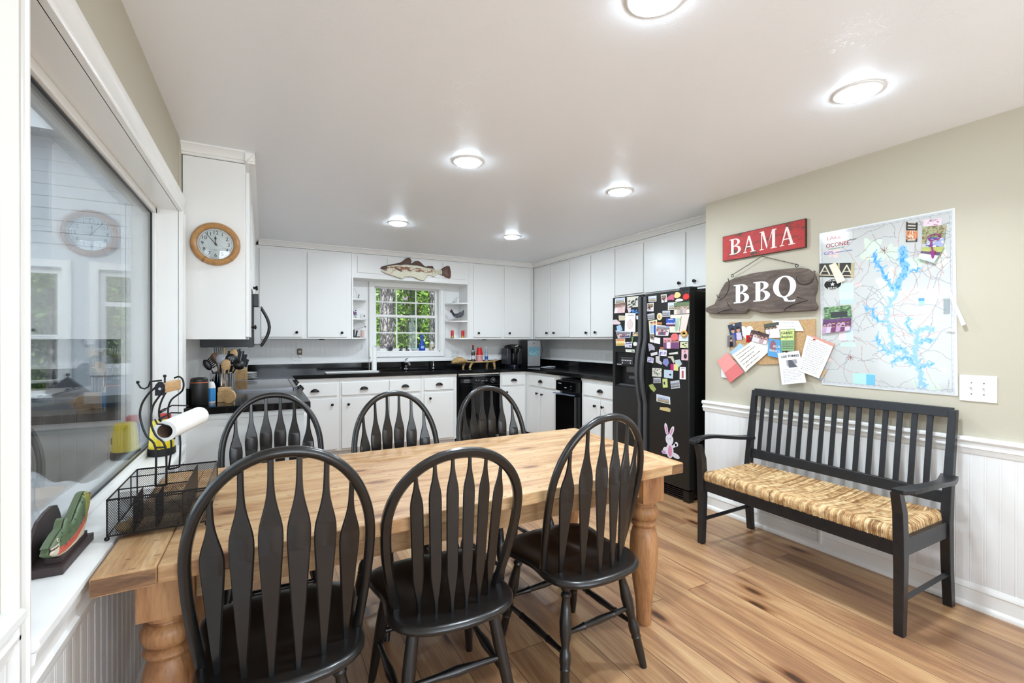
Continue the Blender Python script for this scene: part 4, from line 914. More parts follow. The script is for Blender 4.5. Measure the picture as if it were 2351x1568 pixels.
O('top_rail',MB().hexa([(X_(tilt(.945))-.013,Y(yr),.945),(X_(tilt(.945))+.013,Y(yr),.945),(X_(tilt(.995))+.013,Y(yr),.995),(X_(tilt(.995))-.013,Y(yr),.995)],[(X_(tilt(.945))-.013,Y(yl),.945),(X_(tilt(.945))+.013,Y(yl),.945),(X_(tilt(.995))+.013,Y(yl),.995),(X_(tilt(.995))-.013,Y(yl),.995)]),blackb,t,smooth=False,bev=.003)
O('lower_rail',MB().hexa([(X_(3.038)-.012,Y(yr),.515),(X_(3.038)+.012,Y(yr),.515),(X_(3.045)+.012,Y(yr),.575),(X_(3.045)-.012,Y(yr),.575)],[(X_(3.038)-.012,Y(yl),.515),(X_(3.038)+.012,Y(yl),.515),(X_(3.045)+.012,Y(yl),.575),(X_(3.045)-.012,Y(yl),.575)]),blackb,t,smooth=False,bev=.003)
for k in range(15):
    y=Y(2.048-k*.0662)
    O('back_slat',MB().hexa([(X_(3.045)-.006,y-.013,.565),(X_(3.045)+.006,y-.013,.565),(X_(3.045)+.006,y+.013,.565),(X_(3.045)-.006,y+.013,.565)],[(X_(tilt(.95))-.006,y-.013,.95),(X_(tilt(.95))+.006,y-.013,.95),(X_(tilt(.95))+.006,y+.013,.95),(X_(tilt(.95))-.006,y+.013,.95)]),blackb,t,smooth=False,bev=.002)
rush=mat('woven_rush',(.76,.62,.43),.75); n=N(rush); ge=n.n('NewGeometry'); n_a=n.ramp(ge.outputs['Random Per Island'],[(0,(.60,.45,.29)),(.3,(.76,.61,.42)),(.65,(.84,.71,.52)),(1,(.90,.80,.62))])
g=n.noise(n.coord(),30,3,.5); n.col(n.mix(n_a,n.ramp(g.outputs[0],[(.35,(.70,.60,.48)),(.55,(1,1,1))]),.8,'MULTIPLY'))
sm=MB(); xa,xb=X_(2.548),X_(3.030); xm=(xa+xb)/2; ya,yb_=Y(yr+.022),Y(yl-.022); hz=.455; rr=.0052; rnd=random.Random(5)
hw=(xb-xa)/2
n_=int((yb_-ya)/.0085)
for k in range(n_):
    y=ya+(k+.5)*(yb_-ya)/n_; dist=min(y-ya,yb_-y); reach=min(hw,dist+.004)   # how far in from the rail the strand runs
    j=(rnd.random()-.5)*.003
    for sgn,xe in ((1,xa),(-1,xb)):
        hump=.020+rnd.random()*.004
        P=[(xe+sgn*.003,y,hz-.040),(xe-sgn*.007,y,hz-.014),(xe-sgn*.002,y+j*.3,hz+.010),(xe+sgn*.02,y+j,hz+hump),(xe+sgn*min(.11,reach*.6),y+j,hz+hump*.55)]
        if reach>.03: P.append((xe+sgn*reach,y+j*2,hz+.004+rnd.random()*.002))
        sm.tube(P,rr*(.9+.3*rnd.random()),5)
n2=int((xb-xa)/.0085)
for k in range(n2):
    x=xa+(k+.5)*(xb-xa)/n2; reach=min(x-xa,xb-x)+.004
    for sgn,ye in ((1,ya),(-1,yb_)):
        j=(rnd.random()-.5)*.003; hump=.020+rnd.random()*.004
        P=[(x,ye-sgn*.001,hz-.040),(x,ye-sgn*.008,hz-.014),(x,ye-sgn*.003,hz+.010),(x+j,ye+sgn*.02,hz+hump),(x+j,ye+sgn*min(.11,reach*.6),hz+hump*.55)]
        if reach>.03: P.append((x+j*2,ye+sgn*reach,hz+.004))
        sm.tube(P,rr*(.9+.3*rnd.random()),5)
sm.box(xa+.01,xb-.01,ya+.01,yb_-.01,hz-.035,hz)
O('rush_seat',sm,rush,t,ang=80)
# ---------------------------------------------------------------- right wall
RW=WR(XR-.0005)
# floor vent in the baseboard
t=T('wall_vent','white louvred wall vent low behind the bench','vent',M=WR(XR-.0165)@tr(-1.895,.088))
f=MB(); ring(f,-.215,.215,-.045,.050,.014,0,.008,Matrix()); O('frame',f,plas,t,smooth=False)
f=MB(); [f.box(-.198,.198,-.030+k*.012,-.027+k*.012,0,.006) for k in range(6)]; O('louvres',f,plas,t,smooth=False)
t=T('light_switch','white double light switch plate right of the map','light switch',M=RW@tr(-.951,1.098))
O('plate',MB().box(-.070,.070,-.066,.066,0,.006),plas,t,smooth=False,bev=.003)
for x in (-.023,.023):
    O('toggle',MB().box(x-.005,x+.005,-.012,.012,.006,.008).hexa([(x-.004,-.004,.008),(x+.004,-.004,.008),(x+.004,.006,.008),(x-.004,.006,.008)],[(x-.003,.006,.018),(x+.003,.006,.018),(x+.003,.011,.016),(x-.003,.011,.016)]),plas,t,smooth=False)
    O('screw',MB().cyl((x,.028,.006),(x,.028,.0075),.003).cyl((x,-.028,.006),(x,-.028,.0075),.003),steeld,t)
def outlet(label,M,duplex2=True):
    t=T('power_outlet',label,'outlet',M=M)
    w=.058 if duplex2 else .036
    O('plate',MB().box(-w,w,-.058,.058,0,.005),plas,t,smooth=False,bev=.002)
    s_=MB()
    for x in ((-.025,.025) if duplex2 else (0,)):
        for y in (-.020,.020): s_.box(x-.007,x-.005,y-.004,y+.005,.005,.0056).box(x+.005,x+.007,y-.004,y+.005,.005,.0056).cyl((x,y-.010,.005),(x,y-.010,.0056),.0025,8)
    O('sockets',s_,ink,t,smooth=False); return t
outlet('white double outlet plate with a brown timer plugged in, left of the sink',WB(YB-.010)@tr(.344,1.115))
outlet('white outlet and switch plate behind the pig board',WB(YB-.010)@tr(2.346,1.142))
outlet('white double outlet plate on the right backsplash next to the refrigerator',WR(XK-.010)@tr(-4.49,1.125))
t=T('plug_in_timer','small brown dial timer plugged into the left outlet','timer',M=WB(YB-.016)@tr(.369,1.20))
O('case',MB().prism([(-.022,-.038),(.022,-.038),(.026,-.02),(.026,.028),(.018,.038),(-.018,.038),(-.026,.028),(-.026,-.02)],0,.03),mat('brown_plastic',(.33,.24,.18),.4),t,smooth=False,bev=.003)
O('dial',MB().lathe([(.017,.03),(.016,.035),(.001,.036)],20),mat('cream_plastic',(.78,.72,.62),.4),t)
O('plug',MB().box(-.012,.012,-.066,-.036,-.004,.022),plas,t,smooth=False,bev=.003)
# serif letters
def arcpoly(cx,cy,rx,ry,ix,iy,a0,a1,n_=14):
    out=[]
    for k in range(n_):
        a,b=a0+(a1-a0)*k/n_,a0+(a1-a0)*(k+1)/n_
        out.append([(cx+rx*math.cos(a),cy+ry*math.sin(a)),(cx+rx*math.cos(b),cy+ry*math.sin(b)),(cx+ix*math.cos(b),cy+iy*math.sin(b)),(cx+ix*math.cos(a),cy+iy*math.sin(a))])
    return out
def R4(x0,y0,x1,y1): return [(x0,y0),(x1,y0),(x1,y1),(x0,y1)]
def glyph(ch,b=.20):
    th=.05
    if ch=='B': return [R4(.12,0,.12+b,1),R4(0,0,.45,.055),R4(0,.945,.45,1),R4(.3,.49,.46,.545)]+arcpoly(.40,.7725,.40,.2275,.40-b*.95,.2275-th,-PI/2,PI/2)+arcpoly(.42,.2725,.46,.2725,.46-b,.2725-th,-PI/2,PI/2)
    if ch=='A': return [[(.42,1),(.55,1),(.16,.05),(.10,.05)],[(.42,1),(.56,1),(.93,.05),(.93-b,.05)],R4(0,0,.30,.05),R4(.60,0,1.05,.05),R4(.26,.32,.72,.375)]
    if ch=='M': return [R4(.10,.05,.165,1),[(.10,1),(.10+b,1),(.55,.18),(.50,.02)],[(.50,.02),(.56,.18),(.95,1),(.88,1)],R4(.88,.05,.88+b,1),R4(0,.95,.25,1),R4(.88,.95,1.18,1),R4(0,0,.28,.05),R4(.78,0,1.2,.05)]
    if ch=='Q': return arcpoly(.5,.56,.52,.46,.52-b*1.05,.46-th*1.1,0,2*PI,28)+[[(.42,.12),(.58,.13),(.72,-.09),(.52,-.06)],[(.55,-.02),(.72,-.09),(.95,-.10),(1.0,-.01),(.82,-.04)]]
def letters(mb,spec,z0,z1,bw=.2):
    for ch,x,y,w,h in spec:
        for i,p in enumerate(glyph(ch,bw)): mb.prism([(x+q[0]*w,y+q[1]*h) for q in p],z0,z1+i*4e-5)
    return mb
# BAMA sign
t=T('wooden_sign','distressed red wooden sign reading BAMA','sign',M=RW@tr(-2.092,2.043,0,.0))
signred=noisy('distressed_red_paint',(.70,.15,.15),(.78,.21,.20),9,.6); n=N(signred); g=n.noise(n.coord((1,2.6,1)),6.5,6,.72); 
rr_=n.ramp(g.outputs[0],[(.38,(.27,.18,.12)),(.415,(.38,.22,.15)),(.44,(.66,.15,.15)),(.60,(.71,.19,.18)),(.66,(.50,.17,.13)),(.70,(.68,.18,.17))]); n.col(rr_)
O('board',MB().box(-.309,.309,-.093,.093,0,.020),signred,t,smooth=False,bev=.003)
e=MB(); ring(e,-.311,.311,-.095,.095,.006,-.0,.0195,Matrix()); O('worn_edge',e,mat('worn_brown',(.26,.17,.12),.7),t,smooth=False)
for q in [('B',-.250,-.056,.108,.117),('A',-.135,-.060,.092,.120),('M',-.006,-.062,.104,.132),('A',.140,-.060,.100,.124)]:
    O('letter',letters(MB(),[q],.020,.0212,.2),mat('sign_white',(.92,.88,.86),.6),t,smooth=False)
# BBQ pig sign
PIG=[(2.547,1.599),(2.466,1.624),(2.408,1.729),(2.369,1.783),(2.287,1.808),(2.152,1.824),(1.98,1.826),(1.815,1.819),(1.758,1.803),(1.718,1.765),(1.698,1.71),(1.702,1.661),(1.718,1.622),(1.714,1.589),(1.696,1.555),(1.706,1.531),(1.773,1.528),(1.917,1.53),(2.017,1.527),(2.083,1.534),(2.132,1.551),(2.177,1.562),(2.202,1.533),(2.408,1.541),(2.513,1.552),(2.547,1.569)]
pc=(-2.11,1.675)
pp=[(-a-pc[0],b-pc[1]) for a,b in PIG]
t=T('pig_sign','carved grey-brown wooden pig sign reading BBQ hanging by a chain','sign',M=RW@tr(pc[0],pc[1]))
pigw=woodm('weathered_wood',(.26,.22,.20),(.37,.32,.29),(.46,.41,.37),(3,14,14),rough=.7,knots=False)
O('pig_board',MB().prism(pp,.012,.038),pigw,t,smooth=False,bev=.008)
dc=mat('dark_carving',(.20,.165,.15),.8)
for P in ([(-.232,.135),(-.222,.10),(-.223,.06),(-.240,.02),(-.268,-.008),(-.31,-.025)],[(-.238,-.048),(-.225,-.075),(-.195,-.100),(-.27,-.108),(-.34,-.128)],[(.285,-.048),(.355,-.076),(.26,-.098),(.215,-.118),(.200,-.135)],[(-.330,.02),(-.325,.0),(-.300,-.005)]):
    O('carved_line',MB().tube([(x,y,.0385) for x,y in P],.0028,6),dc,t)
O('tail',MB().tube([(.338+.046*math.cos(a),.075+.040*math.sin(a),.0375) for a in [2.7+k*.36 for k in range(10)]]+[(.388,.095,.035),(.395,.11,.030)],[.003,.006,.008,.009,.009,.009,.009,.009,.009,.009,.008,.005],8),pigw,t)
O('carved_line',MB().tube([(.338+.056*math.cos(a),.073+.051*math.sin(a),.0375) for a in [2.8+k*.36 for k in range(10)]],.0020,6),dc,t)
for q in [('B',-.182,-.060,.142,.138),('B',-.024,-.058,.142,.140),('Q',.126,-.062,.152,.160)]:
    O('letter',letters(MB(),[q],.038,.0395,.25),mat('letter_white',(.90,.90,.93),.6),t,smooth=False)
hk=MB()
for x,y in ((-.205,.142),(.276,.150)): hk.tube([(x+.010*math.cos(a*PI/5),y+.010+.010*math.sin(a*PI/5),.025) for a in range(10)],.0022,6,True)
O('eye_hook',hk,bronze,t)
chn=MB(); apex=(.030,.262)
for sx,sy in ((-.205,.160),(.276,.168)):
    L_=math.hypot(apex[0]-sx,apex[1]-sy); k_=int(L_/.0095)
    for k in range(k_):
        q0=k/k_; q1=(k+1.25)/k_; a=Vector((sx+(apex[0]-sx)*q0,sy+(apex[1]-sy)*q0,.022)); b=Vector((sx+(apex[0]-sx)*q1,sy+(apex[1]-sy)*q1,.022)); mdl=(a+b)/2; dd=(b-a)/2; 
        up=Vector((0,0,1)) if k%2 else (b-a).cross(Vector((0,0,1))).normalized()
        chn.tube([mdl+dd*math.cos(2*PI*j/8)+up*.0036*math.sin(2*PI*j/8) for j in range(8)],.0011,4,True)
O('chain',chn,bronze,t)
O('nail',MB().cyl((apex[0],apex[1],0),(apex[0],apex[1],.028),.002,8),steeld,t)
# ---------------------------------------------------------------- map with things pinned on it
MPw,MPh=.653,.952; mu0,mv0=-1.700,1.064
def muv(y,z): return ((-y-mu0)/MPw,(mv0+MPh-z)/MPh)
def mp(pts): return [muv(a,b) for a,b in pts]
RIV=[([(1.4,1.846),(1.39,1.796),(1.393,1.78),(1.365,1.744),(1.345,1.686),(1.318,1.644),(1.298,1.618)],.007),([(1.26,1.85),(1.26,1.807),(1.263,1.769),(1.25,1.729),(1.285,1.679),(1.292,1.626)],.013),
 ([(1.298,1.618),(1.318,1.565),(1.341,1.512),(1.338,1.448),(1.327,1.385),(1.311,1.322),(1.324,1.282),(1.291,1.283)],.0065),([(1.136,1.405),(1.191,1.405),(1.209,1.376),(1.206,1.323),(1.218,1.285),(1.212,1.232),(1.202,1.179),(1.19,1.127),(1.181,1.087)],.008),
 ([(1.24,1.464),(1.249,1.43),(1.227,1.391)],.005),([(1.446,1.534),(1.413,1.508),(1.399,1.467),(1.358,1.449)],.006),([(1.392,1.366),(1.385,1.321),(1.357,1.29),(1.327,1.275)],.006),([(1.234,1.715),(1.191,1.729)],.004),([(1.324,1.216),(1.291,1.244),(1.24,1.238),(1.215,1.209)],.007),([(1.202,1.187),(1.166,1.211),(1.136,1.22)],.006),([(1.311,1.31),(1.27,1.29),(1.25,1.27)],.008),([(1.2,1.33),(1.17,1.345),(1.14,1.34)],.005),([(1.375,1.28),(1.34,1.26)],.004)]
def mapfn(U,V):
    r=random.Random(11); asp=MPh/MPw; c=np.zeros(U.shape+(3,))+(.775,.785,.78)
    def patch(cx,cy,rx,ry,col,sd,jag=.35):
        th=np.arctan2(V-cy,U-cx); rad=1+jag*np.sin(th*3+sd)+jag*.5*np.sin(th*7+sd*2); c[np.hypot((U-cx)/rx,(V-cy)/ry)<rad*.75]=col
    for a in ((.56,.19,.20,.05,(.80,.88,.80)),(.44,.14,.08,.07,(.82,.89,.82)),(.70,.27,.12,.07,(.80,.89,.80)),(.55,.36,.08,.09,(.83,.90,.81)),(.62,.42,.10,.05,(.82,.89,.80)),(.84,.93,.16,.08,(.78,.89,.80)),(.93,.87,.05,.03,(.80,.9,.82)),(.93,.26,.05,.08,(.86,.91,.84))): patch(*a,a[0]*20)
    for a in ((.88,.44,.13,.04,(.91,.80,.80)),(.13,.14,.08,.035,(.92,.80,.79)),(.33,.36,.035,.02,(.9,.78,.78)),(.05,.83,.04,.03,(.92,.84,.82))): patch(*a,a[1]*30)
    for k in range(95):      # roads
        x,y=r.random(),r.random(); a=r.random()*6.28; pts=[(x,y)]
        for j in range(4): x+=.09*math.cos(a); y+=.07*math.sin(a); a+=r.uniform(-.6,.6); pts.append((x,y))
        c[seg(U,V,wobble(pts,.012,k),.0022,asp)]=(.60,.60,.62) if k%3 else (.74,.60,.58)
    for i,(pts,w) in enumerate(RIV):
        q=wobble(mp(pts),.030,i+3,5); c[seg(U,V,q,w*1.25/MPw,asp)]=(.62,.76,.90); c[seg(U,V,q,w*.75/MPw,asp)]=(.30,.60,.84) if i not in(2,3) else (.58,.70,.86)
        rr=random.Random(i)
        for (x,y) in q[::1]:
            a=rr.random()*6.28; l=rr.uniform(.01,.045); c[seg(U,V,[(x,y),(x+l*math.cos(a),y+l*.7*math.sin(a))],w*.35/MPw+.001,asp)]=(.50,.70,.87)
    for x0,y0,x1,y1,col in ((.17,.345,.29,.40,(.78,.87,.88)),(.17,.40,.29,.45,(.80,.90,.84)),(.17,.45,.29,.475,(.72,.82,.92)),(.77,.468,.81,.485,(.25,.55,.83)),(.77,.485,.81,.507,(.6,.78,.93)),(.16,.64,.22,.71,(.88,.82,.86)),(.22,.63,.28,.71,(.78,.86,.92)),(.17,.725,.30,.75,(.76,.87,.82)),(.27,.915,.45,.985,(.70,.86,.84)),(.38,.92,.45,.985,(.45,.74,.90))):
        c[(U>x0)&(U<x1)&(V>y0)&(V<y1)]=col
    for cx,cy,rr in ((.535,.17,.03),(.255,.82,.03)):
        for k in range(4):
            a=k*PI/4; c[seg(U,V,[(cx-rr*math.cos(a),cy-rr*.7*math.sin(a)),(cx+rr*math.cos(a),cy+rr*.7*math.sin(a))],.0018,asp)]=(.55,.30,.30)
    e=np.minimum(np.minimum(U,1-U),np.minimum(V,1-V)*asp); c[(e<.022)]=(.83,.84,.84); c[(e>.018)&(e<.021)]=(.62,.64,.66); c[(e>.008)&(e<.011)]=(.70,.72,.74)
    tick=((np.floor(V*60)%2==0)&((U<.018)|(U>.982)))|((np.floor(U*42)%2==0)&((V<.013)|(V>.987))); c[tick&(e>.011)&(e<.018)]=(.75,.77,.79)
    return c
t=T('lake_map','large laminated lake map pinned on the beige wall above the bench','map',M=RW@tr(mu0,mv0))
mapm=pmat('laminated_map',.12,coat=.6)
painted('sheet',[(0,MPh+.003),(MPw,MPh),(MPw+.013,-.004),(.0-.0+.018,.0)],.006,300,420,mapfn,mapm,t)
O('backing',MB().prism([(-.004,MPh+.008),(MPw+.006,MPh+.006),(MPw+.021,-.010),(.014,-.006)],.0005,.0044),mat('backing_white',(.88,.90,.91),.3),t,smooth=False)
mred=mat('map_red',(.60,.16,.18),.5); mblu=mat('map_blue',(.15,.42,.72),.5)
text('LAKE',.036,t,mred,tr(.085,.917,.0064)); text('OCONEE',.036,t,mred,tr(.105,.870,.0064),sx=.9); text('GPS',.026,t,mblu,tr(.055,.825,.0064),sx=1.3)
text('TOPOGRAPHIC MAP',.010,t,mat('map_green',(.35,.6,.5),.5),tr(.10,.848,.0064)); text('NAVIGATION EDITION',.009,t,mblu,tr(.14,.822,.0064)); text('MIDWAY',.010,t,ink,tr(.19,.885,.0064))
GA='cards and photos pinned on the map'
def card(nm,lab,cat,pts,fn,dep,group=GA,nx=40,ny=40,m=None,curl=0,M=None):
    p=[(-a,b) for a,b in pts]
    o=painted(nm,p,dep,nx,ny,fn,m or pmat(),None,curl=curl); o.matrix_world=M or RW; centre(o); return tag(o,lab,cat,group)
def dark_A(U,V):
    c=np.zeros(U.shape+(3,))+(.16,.15,.15); cr=(.84,.80,.70)
    for x0 in (.17,.80):
        for a,b in (((x0-.14,.8),(x0,.15)),((x0,.15),(x0+.14,.8)),((x0-.08,.58),(x0+.08,.58))): c[seg(U,V,[a,b],.020)]=cr
    c[(U>.55)&(U<.6)|(U>.92)]=(.7,.66,.5); c[(V>.84)&(V<.92)]=(.75,.7,.6); return c
o=card('bumper_sticker','black banner card with big cream letter A on left edge of the map','sticker',[(1.70,1.831),(1.501,1.807),(1.503,1.717),(1.701,1.747)],dark_A,.009,nx=90,ny=45)
card('paper_tag','cream paper tag pinned across the black letter A banner','tag',[(1.642,1.812),(1.602,1.823),(1.544,1.705),(1.589,1.689)],band([(0,(.86,.83,.75)),(.5,(.88,.85,.77))],2,.02),.013,curl=.006)
t2=T('oval_sticker','black and white oval sticker with a star, below the black banner','sticker',M=RW@tr(-1.622,1.690),group=GA)
el=[(.053*math.cos(2*PI*k/40),.036*math.sin(2*PI*k/40)) for k in range(40)]
O('oval',MB().prism(el,.0065,.0075),ink,t2,smooth=False); O('white_ring',MB().tube([(x*.97,y*.96,.0075) for x,y in el],.0018,4,True),paper,t2)
st=[(.014*(1 if k%2==0 else .42)*math.sin(2*PI*k/10),.014*(1 if k%2==0 else .42)*math.cos(2*PI*k/10)) for k in range(10)]
O('star',MB().prism(st,.0075,.0081),paper,t2,smooth=False)
text('FOX BROS',.014,t2,paper,tr(0,.023,.0078)); text('BAR-B-Q',.014,t2,paper,tr(0,-.023,.0078))
card('photograph','photo of parked truck under green trees on left of the map','photo',[(1.67,1.548),(1.52,1.555),(1.512,1.476),(1.667,1.470)],lambda U,V: np.where(((V>.45)&(np.abs(U-.55)<.3)&(V<.9))[...,None],B_(.20,.22,.22),st_photo(5,[(.32,.46,.28),(.42,.56,.34),(.55,.68,.55),(.28,.38,.26)],160)(U,V)),.010,curl=.002)
card('photograph','glossy purple crowd photo at the left edge of the map','photo',[(1.675,1.474),(1.516,1.478),(1.517,1.400),(1.68,1.381)],people(8,6,[(.42,.28,.46),(.35,.2,.38),(.62,.5,.66)],[(.72,.6,.72),(.45,.25,.4),(.8,.75,.82)],rows=2),.012,m=mapm,curl=.006)
card('flyer','black flyer with orange crab picture near top of the map','flyer',[(1.244,1.996),(1.194,1.981),(1.195,1.876),(1.245,1.883)],lambda U,V: np.where((V>.42)[...,None]&(V<.85)[...,None],blotch(U,V,4,[(.80,.45,.28),(.78,.6,.42),(.62,.32,.24),(.85,.8,.72)],130),np.where(((np.floor(V*14)%2==0)&(U>.15)&(U<.85))[...,None],B_(.75,.72,.66),B_(.15,.13,.12))),.010)
card('postcard','pink postcard at the top right of the map','card',[(1.168,1.99),(1.09,1.981),(1.092,1.94),(1.168,1.953)],marks((.86,.78,.82),(.55,.35,.45),3,8,.03),.009)
card('postcard','forest postcard second in the top right cluster on the map','card',[(1.171,1.953),(1.073,1.941),(1.081,1.858),(1.174,1.864)],st_photo(9,[(.50,.56,.35),(.70,.60,.46),(.45,.38,.28),(.6,.66,.5)],220),.011)
card('greeting_card','blue and white printed card under the purple keyring on the map','card',[(1.150,1.892),(1.078,1.875),(1.086,1.823),(1.156,1.832)],st_photo(12,[(.6,.62,.8),(.85,.86,.9),(.3,.3,.55),(.7,.72,.75)],30),.014)
card('postcard','tilted pale blue travel card lowest in the top right cluster','card',[(1.168,1.841),(1.078,1.829),(1.118,1.748),(1.186,1.784)],band([(0,(.66,.68,.36)),(.35,(.35,.25,.35)),(.55,(.78,.84,.9)),(.85,(.7,.78,.88))],4,.08),.017,curl=.01)
lan=MB().tube([(-1.118+.026*math.cos(a),1.885+.016*math.sin(a),.022+.003*math.sin(3*a)) for a in [k*PI/8 for k in range(16)]],.003,6,True).tube([(-1.128,1.872,.022),(-1.132,1.85,.024),(-1.125,1.825,.023),(-1.122,1.80,.022)],.0035,6).prism([(-1.134,1.815),(-1.112,1.812),(-1.120,1.775),(-1.126,1.772)],.018,.024)
one('lanyard',lan,mat('magenta_cord',(.55,.15,.45),.4),'purple looped keyring hanging over the map cards','keyring',GA,M=RW)
one('thermometer_strip',MB().hexa([(-1.069,1.604,.012),(-1.056,1.604,.012),(-1.056,1.604,.016),(-1.069,1.604,.016)],[(-1.006,1.412,.02),(-.990,1.420,.02),(-.990,1.420,.026),(-1.006,1.412,.026)]),plas,'white plastic stick hanging over the right edge of the map','stick',GA,M=RW,smooth=False,bev=.002)
one('map_clip',MB().box(-1.083,-1.06,1.478,1.556,.0065,.009),clear,'clear barcode strip on the right edge of the map','strip',GA,M=RW,smooth=False)
one('clothes_peg',MB().hexa([(-1.071,1.399,.008),(-1.071,1.387,.008),(-1.071,1.387,.016),(-1.071,1.399,.016)],[(-1.038,1.393,.008),(-1.038,1.383,.008),(-1.038,1.383,.016),(-1.038,1.393,.016)]),plas,'small white peg clipped on the lower right edge of the map','peg',GA,M=RW,smooth=False)
# ---------------------------------------------------------------- cork board and its papers
cork=mat('cork',(.74,.60,.43),.9); n=N(cork); vo=n.n('TexVoronoi'); vo.inputs['Scale'].default_value=260; n.l(n.coord(),vo.inputs['Vector']); n.col(n.ramp(vo.outputs['Color'],[(.1,(.66,.52,.36)),(.5,(.74,.60,.43)),(.9,(.80,.67,.50))]))
one('cork_board',MB().prism([(-2.353,1.476),(-1.727,1.476),(-1.727,1.190),(-1.85,1.185),(-2.10,1.165),(-2.33,1.20)],.001,.009),cork,'brown cork pin board below the pig sign, covered by papers','pin board',M=RW,smooth=False)
GC='papers pinned on the cork board'
def lines(bg,fg,rows,x0=.1,x1=.9,y0=.12,y1=.92,seed=1,w=.012,ragged=.25):
    def f(U,V):
        r=random.Random(seed); c=np.zeros(U.shape+(3,))+bg
        for k in range(rows):
            y=y0+(y1-y0)*k/max(1,rows-1); x=x0
            xe=x1-r.random()*ragged
            while x<xe:
                l=r.uniform(.04,.12); c[seg(U,V,wobble([(x,y),(min(x+l,xe),y+r.uniform(-.006,.006))],w*1.2,seed+k*7+int(x*50),4),w*.55)]=fg; x+=l+.03
        return c
    return f
def kids(shirt,bg,seed):
    def f(U,V):
        c=np.zeros(U.shape+(3,))+bg
        for i,(x,col) in enumerate(zip((.3,.72) if len(shirt)>1 else (.5,),shirt)):
            y0=.42+.0*i; c[(np.abs(U-x)<.19+.1*(V-y0-.2))&(V>y0+.16)]=col; c[np.hypot(U-x,(V-y0)*.9)<.135]=SK; c[(np.hypot(U-x,(V-y0+.05)*.9)<.15)&(V<y0-.04)]=(.15,.09,.06)
        return c
    return f
card('photograph','photo of two smiling people in blue and pink, top left on the cork board','photo',[(2.364,1.454),(2.251,1.477),(2.235,1.344),(2.331,1.339)],kids([(.15,.3,.65),(.8,.75,.85)],(.2,.24,.32),1),.013,GC)
card('photograph','small portrait photo of a person in a dark suit, left edge of cork board','photo',[(2.364,1.374),(2.304,1.383),(2.291,1.296),(2.364,1.286)],kids([(.08,.08,.1)],(.45,.42,.45),2),.016,GC)
hp=[]
for k in range(30):
    a=2*PI*k/30; hp.append((-2.190+.050*(math.sin(a)**3)*1.1-.02,1.402+.050*(13*math.cos(a)-5*math.cos(2*a)-2*math.cos(3*a)-math.cos(4*a))/14))
one('paper_heart',MB().prism(hp,.010,.012),paper,'white paper heart on the cork board','heart',GC,M=RW,smooth=False)
one('paper_scrap',MB().prism([(-2.209,1.377),(-2.173,1.377),(-2.178,1.325),(-2.209,1.325)],.010,.0125),red,'small red paper scrap beside the white heart','scrap',GC,M=RW,smooth=False)
card('photograph','dark tilted group photo in middle of the cork board','photo',[(2.163,1.416),(2.027,1.38),(2.051,1.308),(2.188,1.339)],people(21,5,[(.25,.2,.2),(.4,.3,.3),(.3,.22,.24)],[(.75,.6,.62),(.85,.84,.86),(.4,.2,.25)],rows=2),.018,GC)
card('photograph','group photo with white shirts at top of the cork board','photo',[(2.07,1.453),(1.962,1.467),(1.948,1.357),(2.051,1.353)],people(22,4,[(.30,.32,.28),(.35,.35,.3),(.6,.55,.5)],[(.9,.86,.88),(.85,.6,.64)],rows=1),.015,GC)
card('envelope','plain white envelope under the dark group photo','envelope',[(2.148,1.344),(2.037,1.344),(2.041,1.254),(2.148,1.261)],band([(0,(.9,.9,.9))],1,.01),.012,GC)
card('handwritten_note','white folded note with curly handwriting at the top right of cork board','note',[(2.014,1.478),(1.828,1.471),(1.791,1.400),(1.95,1.405)],lines((.90,.90,.89),(.3,.3,.32),2,.35,.85,.25,.55,3,.02),.014,GC,curl=.004)
def giant(U,V):
    c=blotch(U,V,31,[(.82,.86,.55),(.72,.8,.5),(.86,.88,.62)],20); c[(V>.5)]=(.55,.68,.5)
    for y in (.58,.68,.78,.88): c[(abs(V-y)<.012)&(U>.1)&(U<.9)]=(.3,.4,.3)
    for k in range(8): c[(abs(U-.12-k*.11)<.012)&(V>.55)&(V<.9)]=(.3,.4,.3)
    c[(U<.03)|(U>.97)|(V<.02)|(V>.98)]=(.35,.45,.25); return c
g_=card('ticket','green GIANT playbill style ticket on the cork board','ticket',[(1.95,1.414),(1.849,1.416),(1.849,1.267),(1.94,1.265)],giant,.021,GC,60,80)
def on(o,s,size,x,y,m=ink,z=.003,sx=1,rz=0): return text(s,size,o,m,tr(x,y,z,rz),sx=sx)
on(g_,'GIANT',.026,0,.048,z=.0022); on(g_,'Jam Jocks',.020,0,.022,z=.0022)
b_=card('leaflet','blue leaflet reading BUCK N BEARD style letters beside the green ticket','leaflet',[(2.032,1.353),(1.932,1.339),(1.936,1.213),(2.036,1.232)],lambda U,V: np.where((np.hypot((U-.35)/.22,(V-.4)/.33)<1)[...,None],B_(.55,.38,.42),B_(.33,.60,.80))+0*U[...,None],.019,GC,50,60,curl=.004)
b_['label']='blue leaflet with white hand lettering beside the green ticket'
on(b_,'BLUE',.022,.012,.012,paper,z=.0035,rz=-.1); on(b_,'FRIENDS',.020,-.003,-.018,paper,z=.0045,rz=-.1)
card('letter','white handwritten letter tilted at lower left of the cork board','letter',[(2.325,1.228),(2.158,1.335),(2.036,1.254),(2.208,1.105)],lines((.90,.89,.85),(.40,.38,.36),5,.12,.95,.15,.85,5,.024),.015,GC,80,60,curl=.006)
card('envelope','pink envelope at the far lower left of the papers','envelope',[(2.455,1.175),(2.365,1.245),(2.219,1.105),(2.336,1.014)],lambda U,V: np.where((V>.55)[...,None],B_(.85,.46,.46),B_(.91,.60,.58))+0*U[...,None],.016,GC,curl=.008)
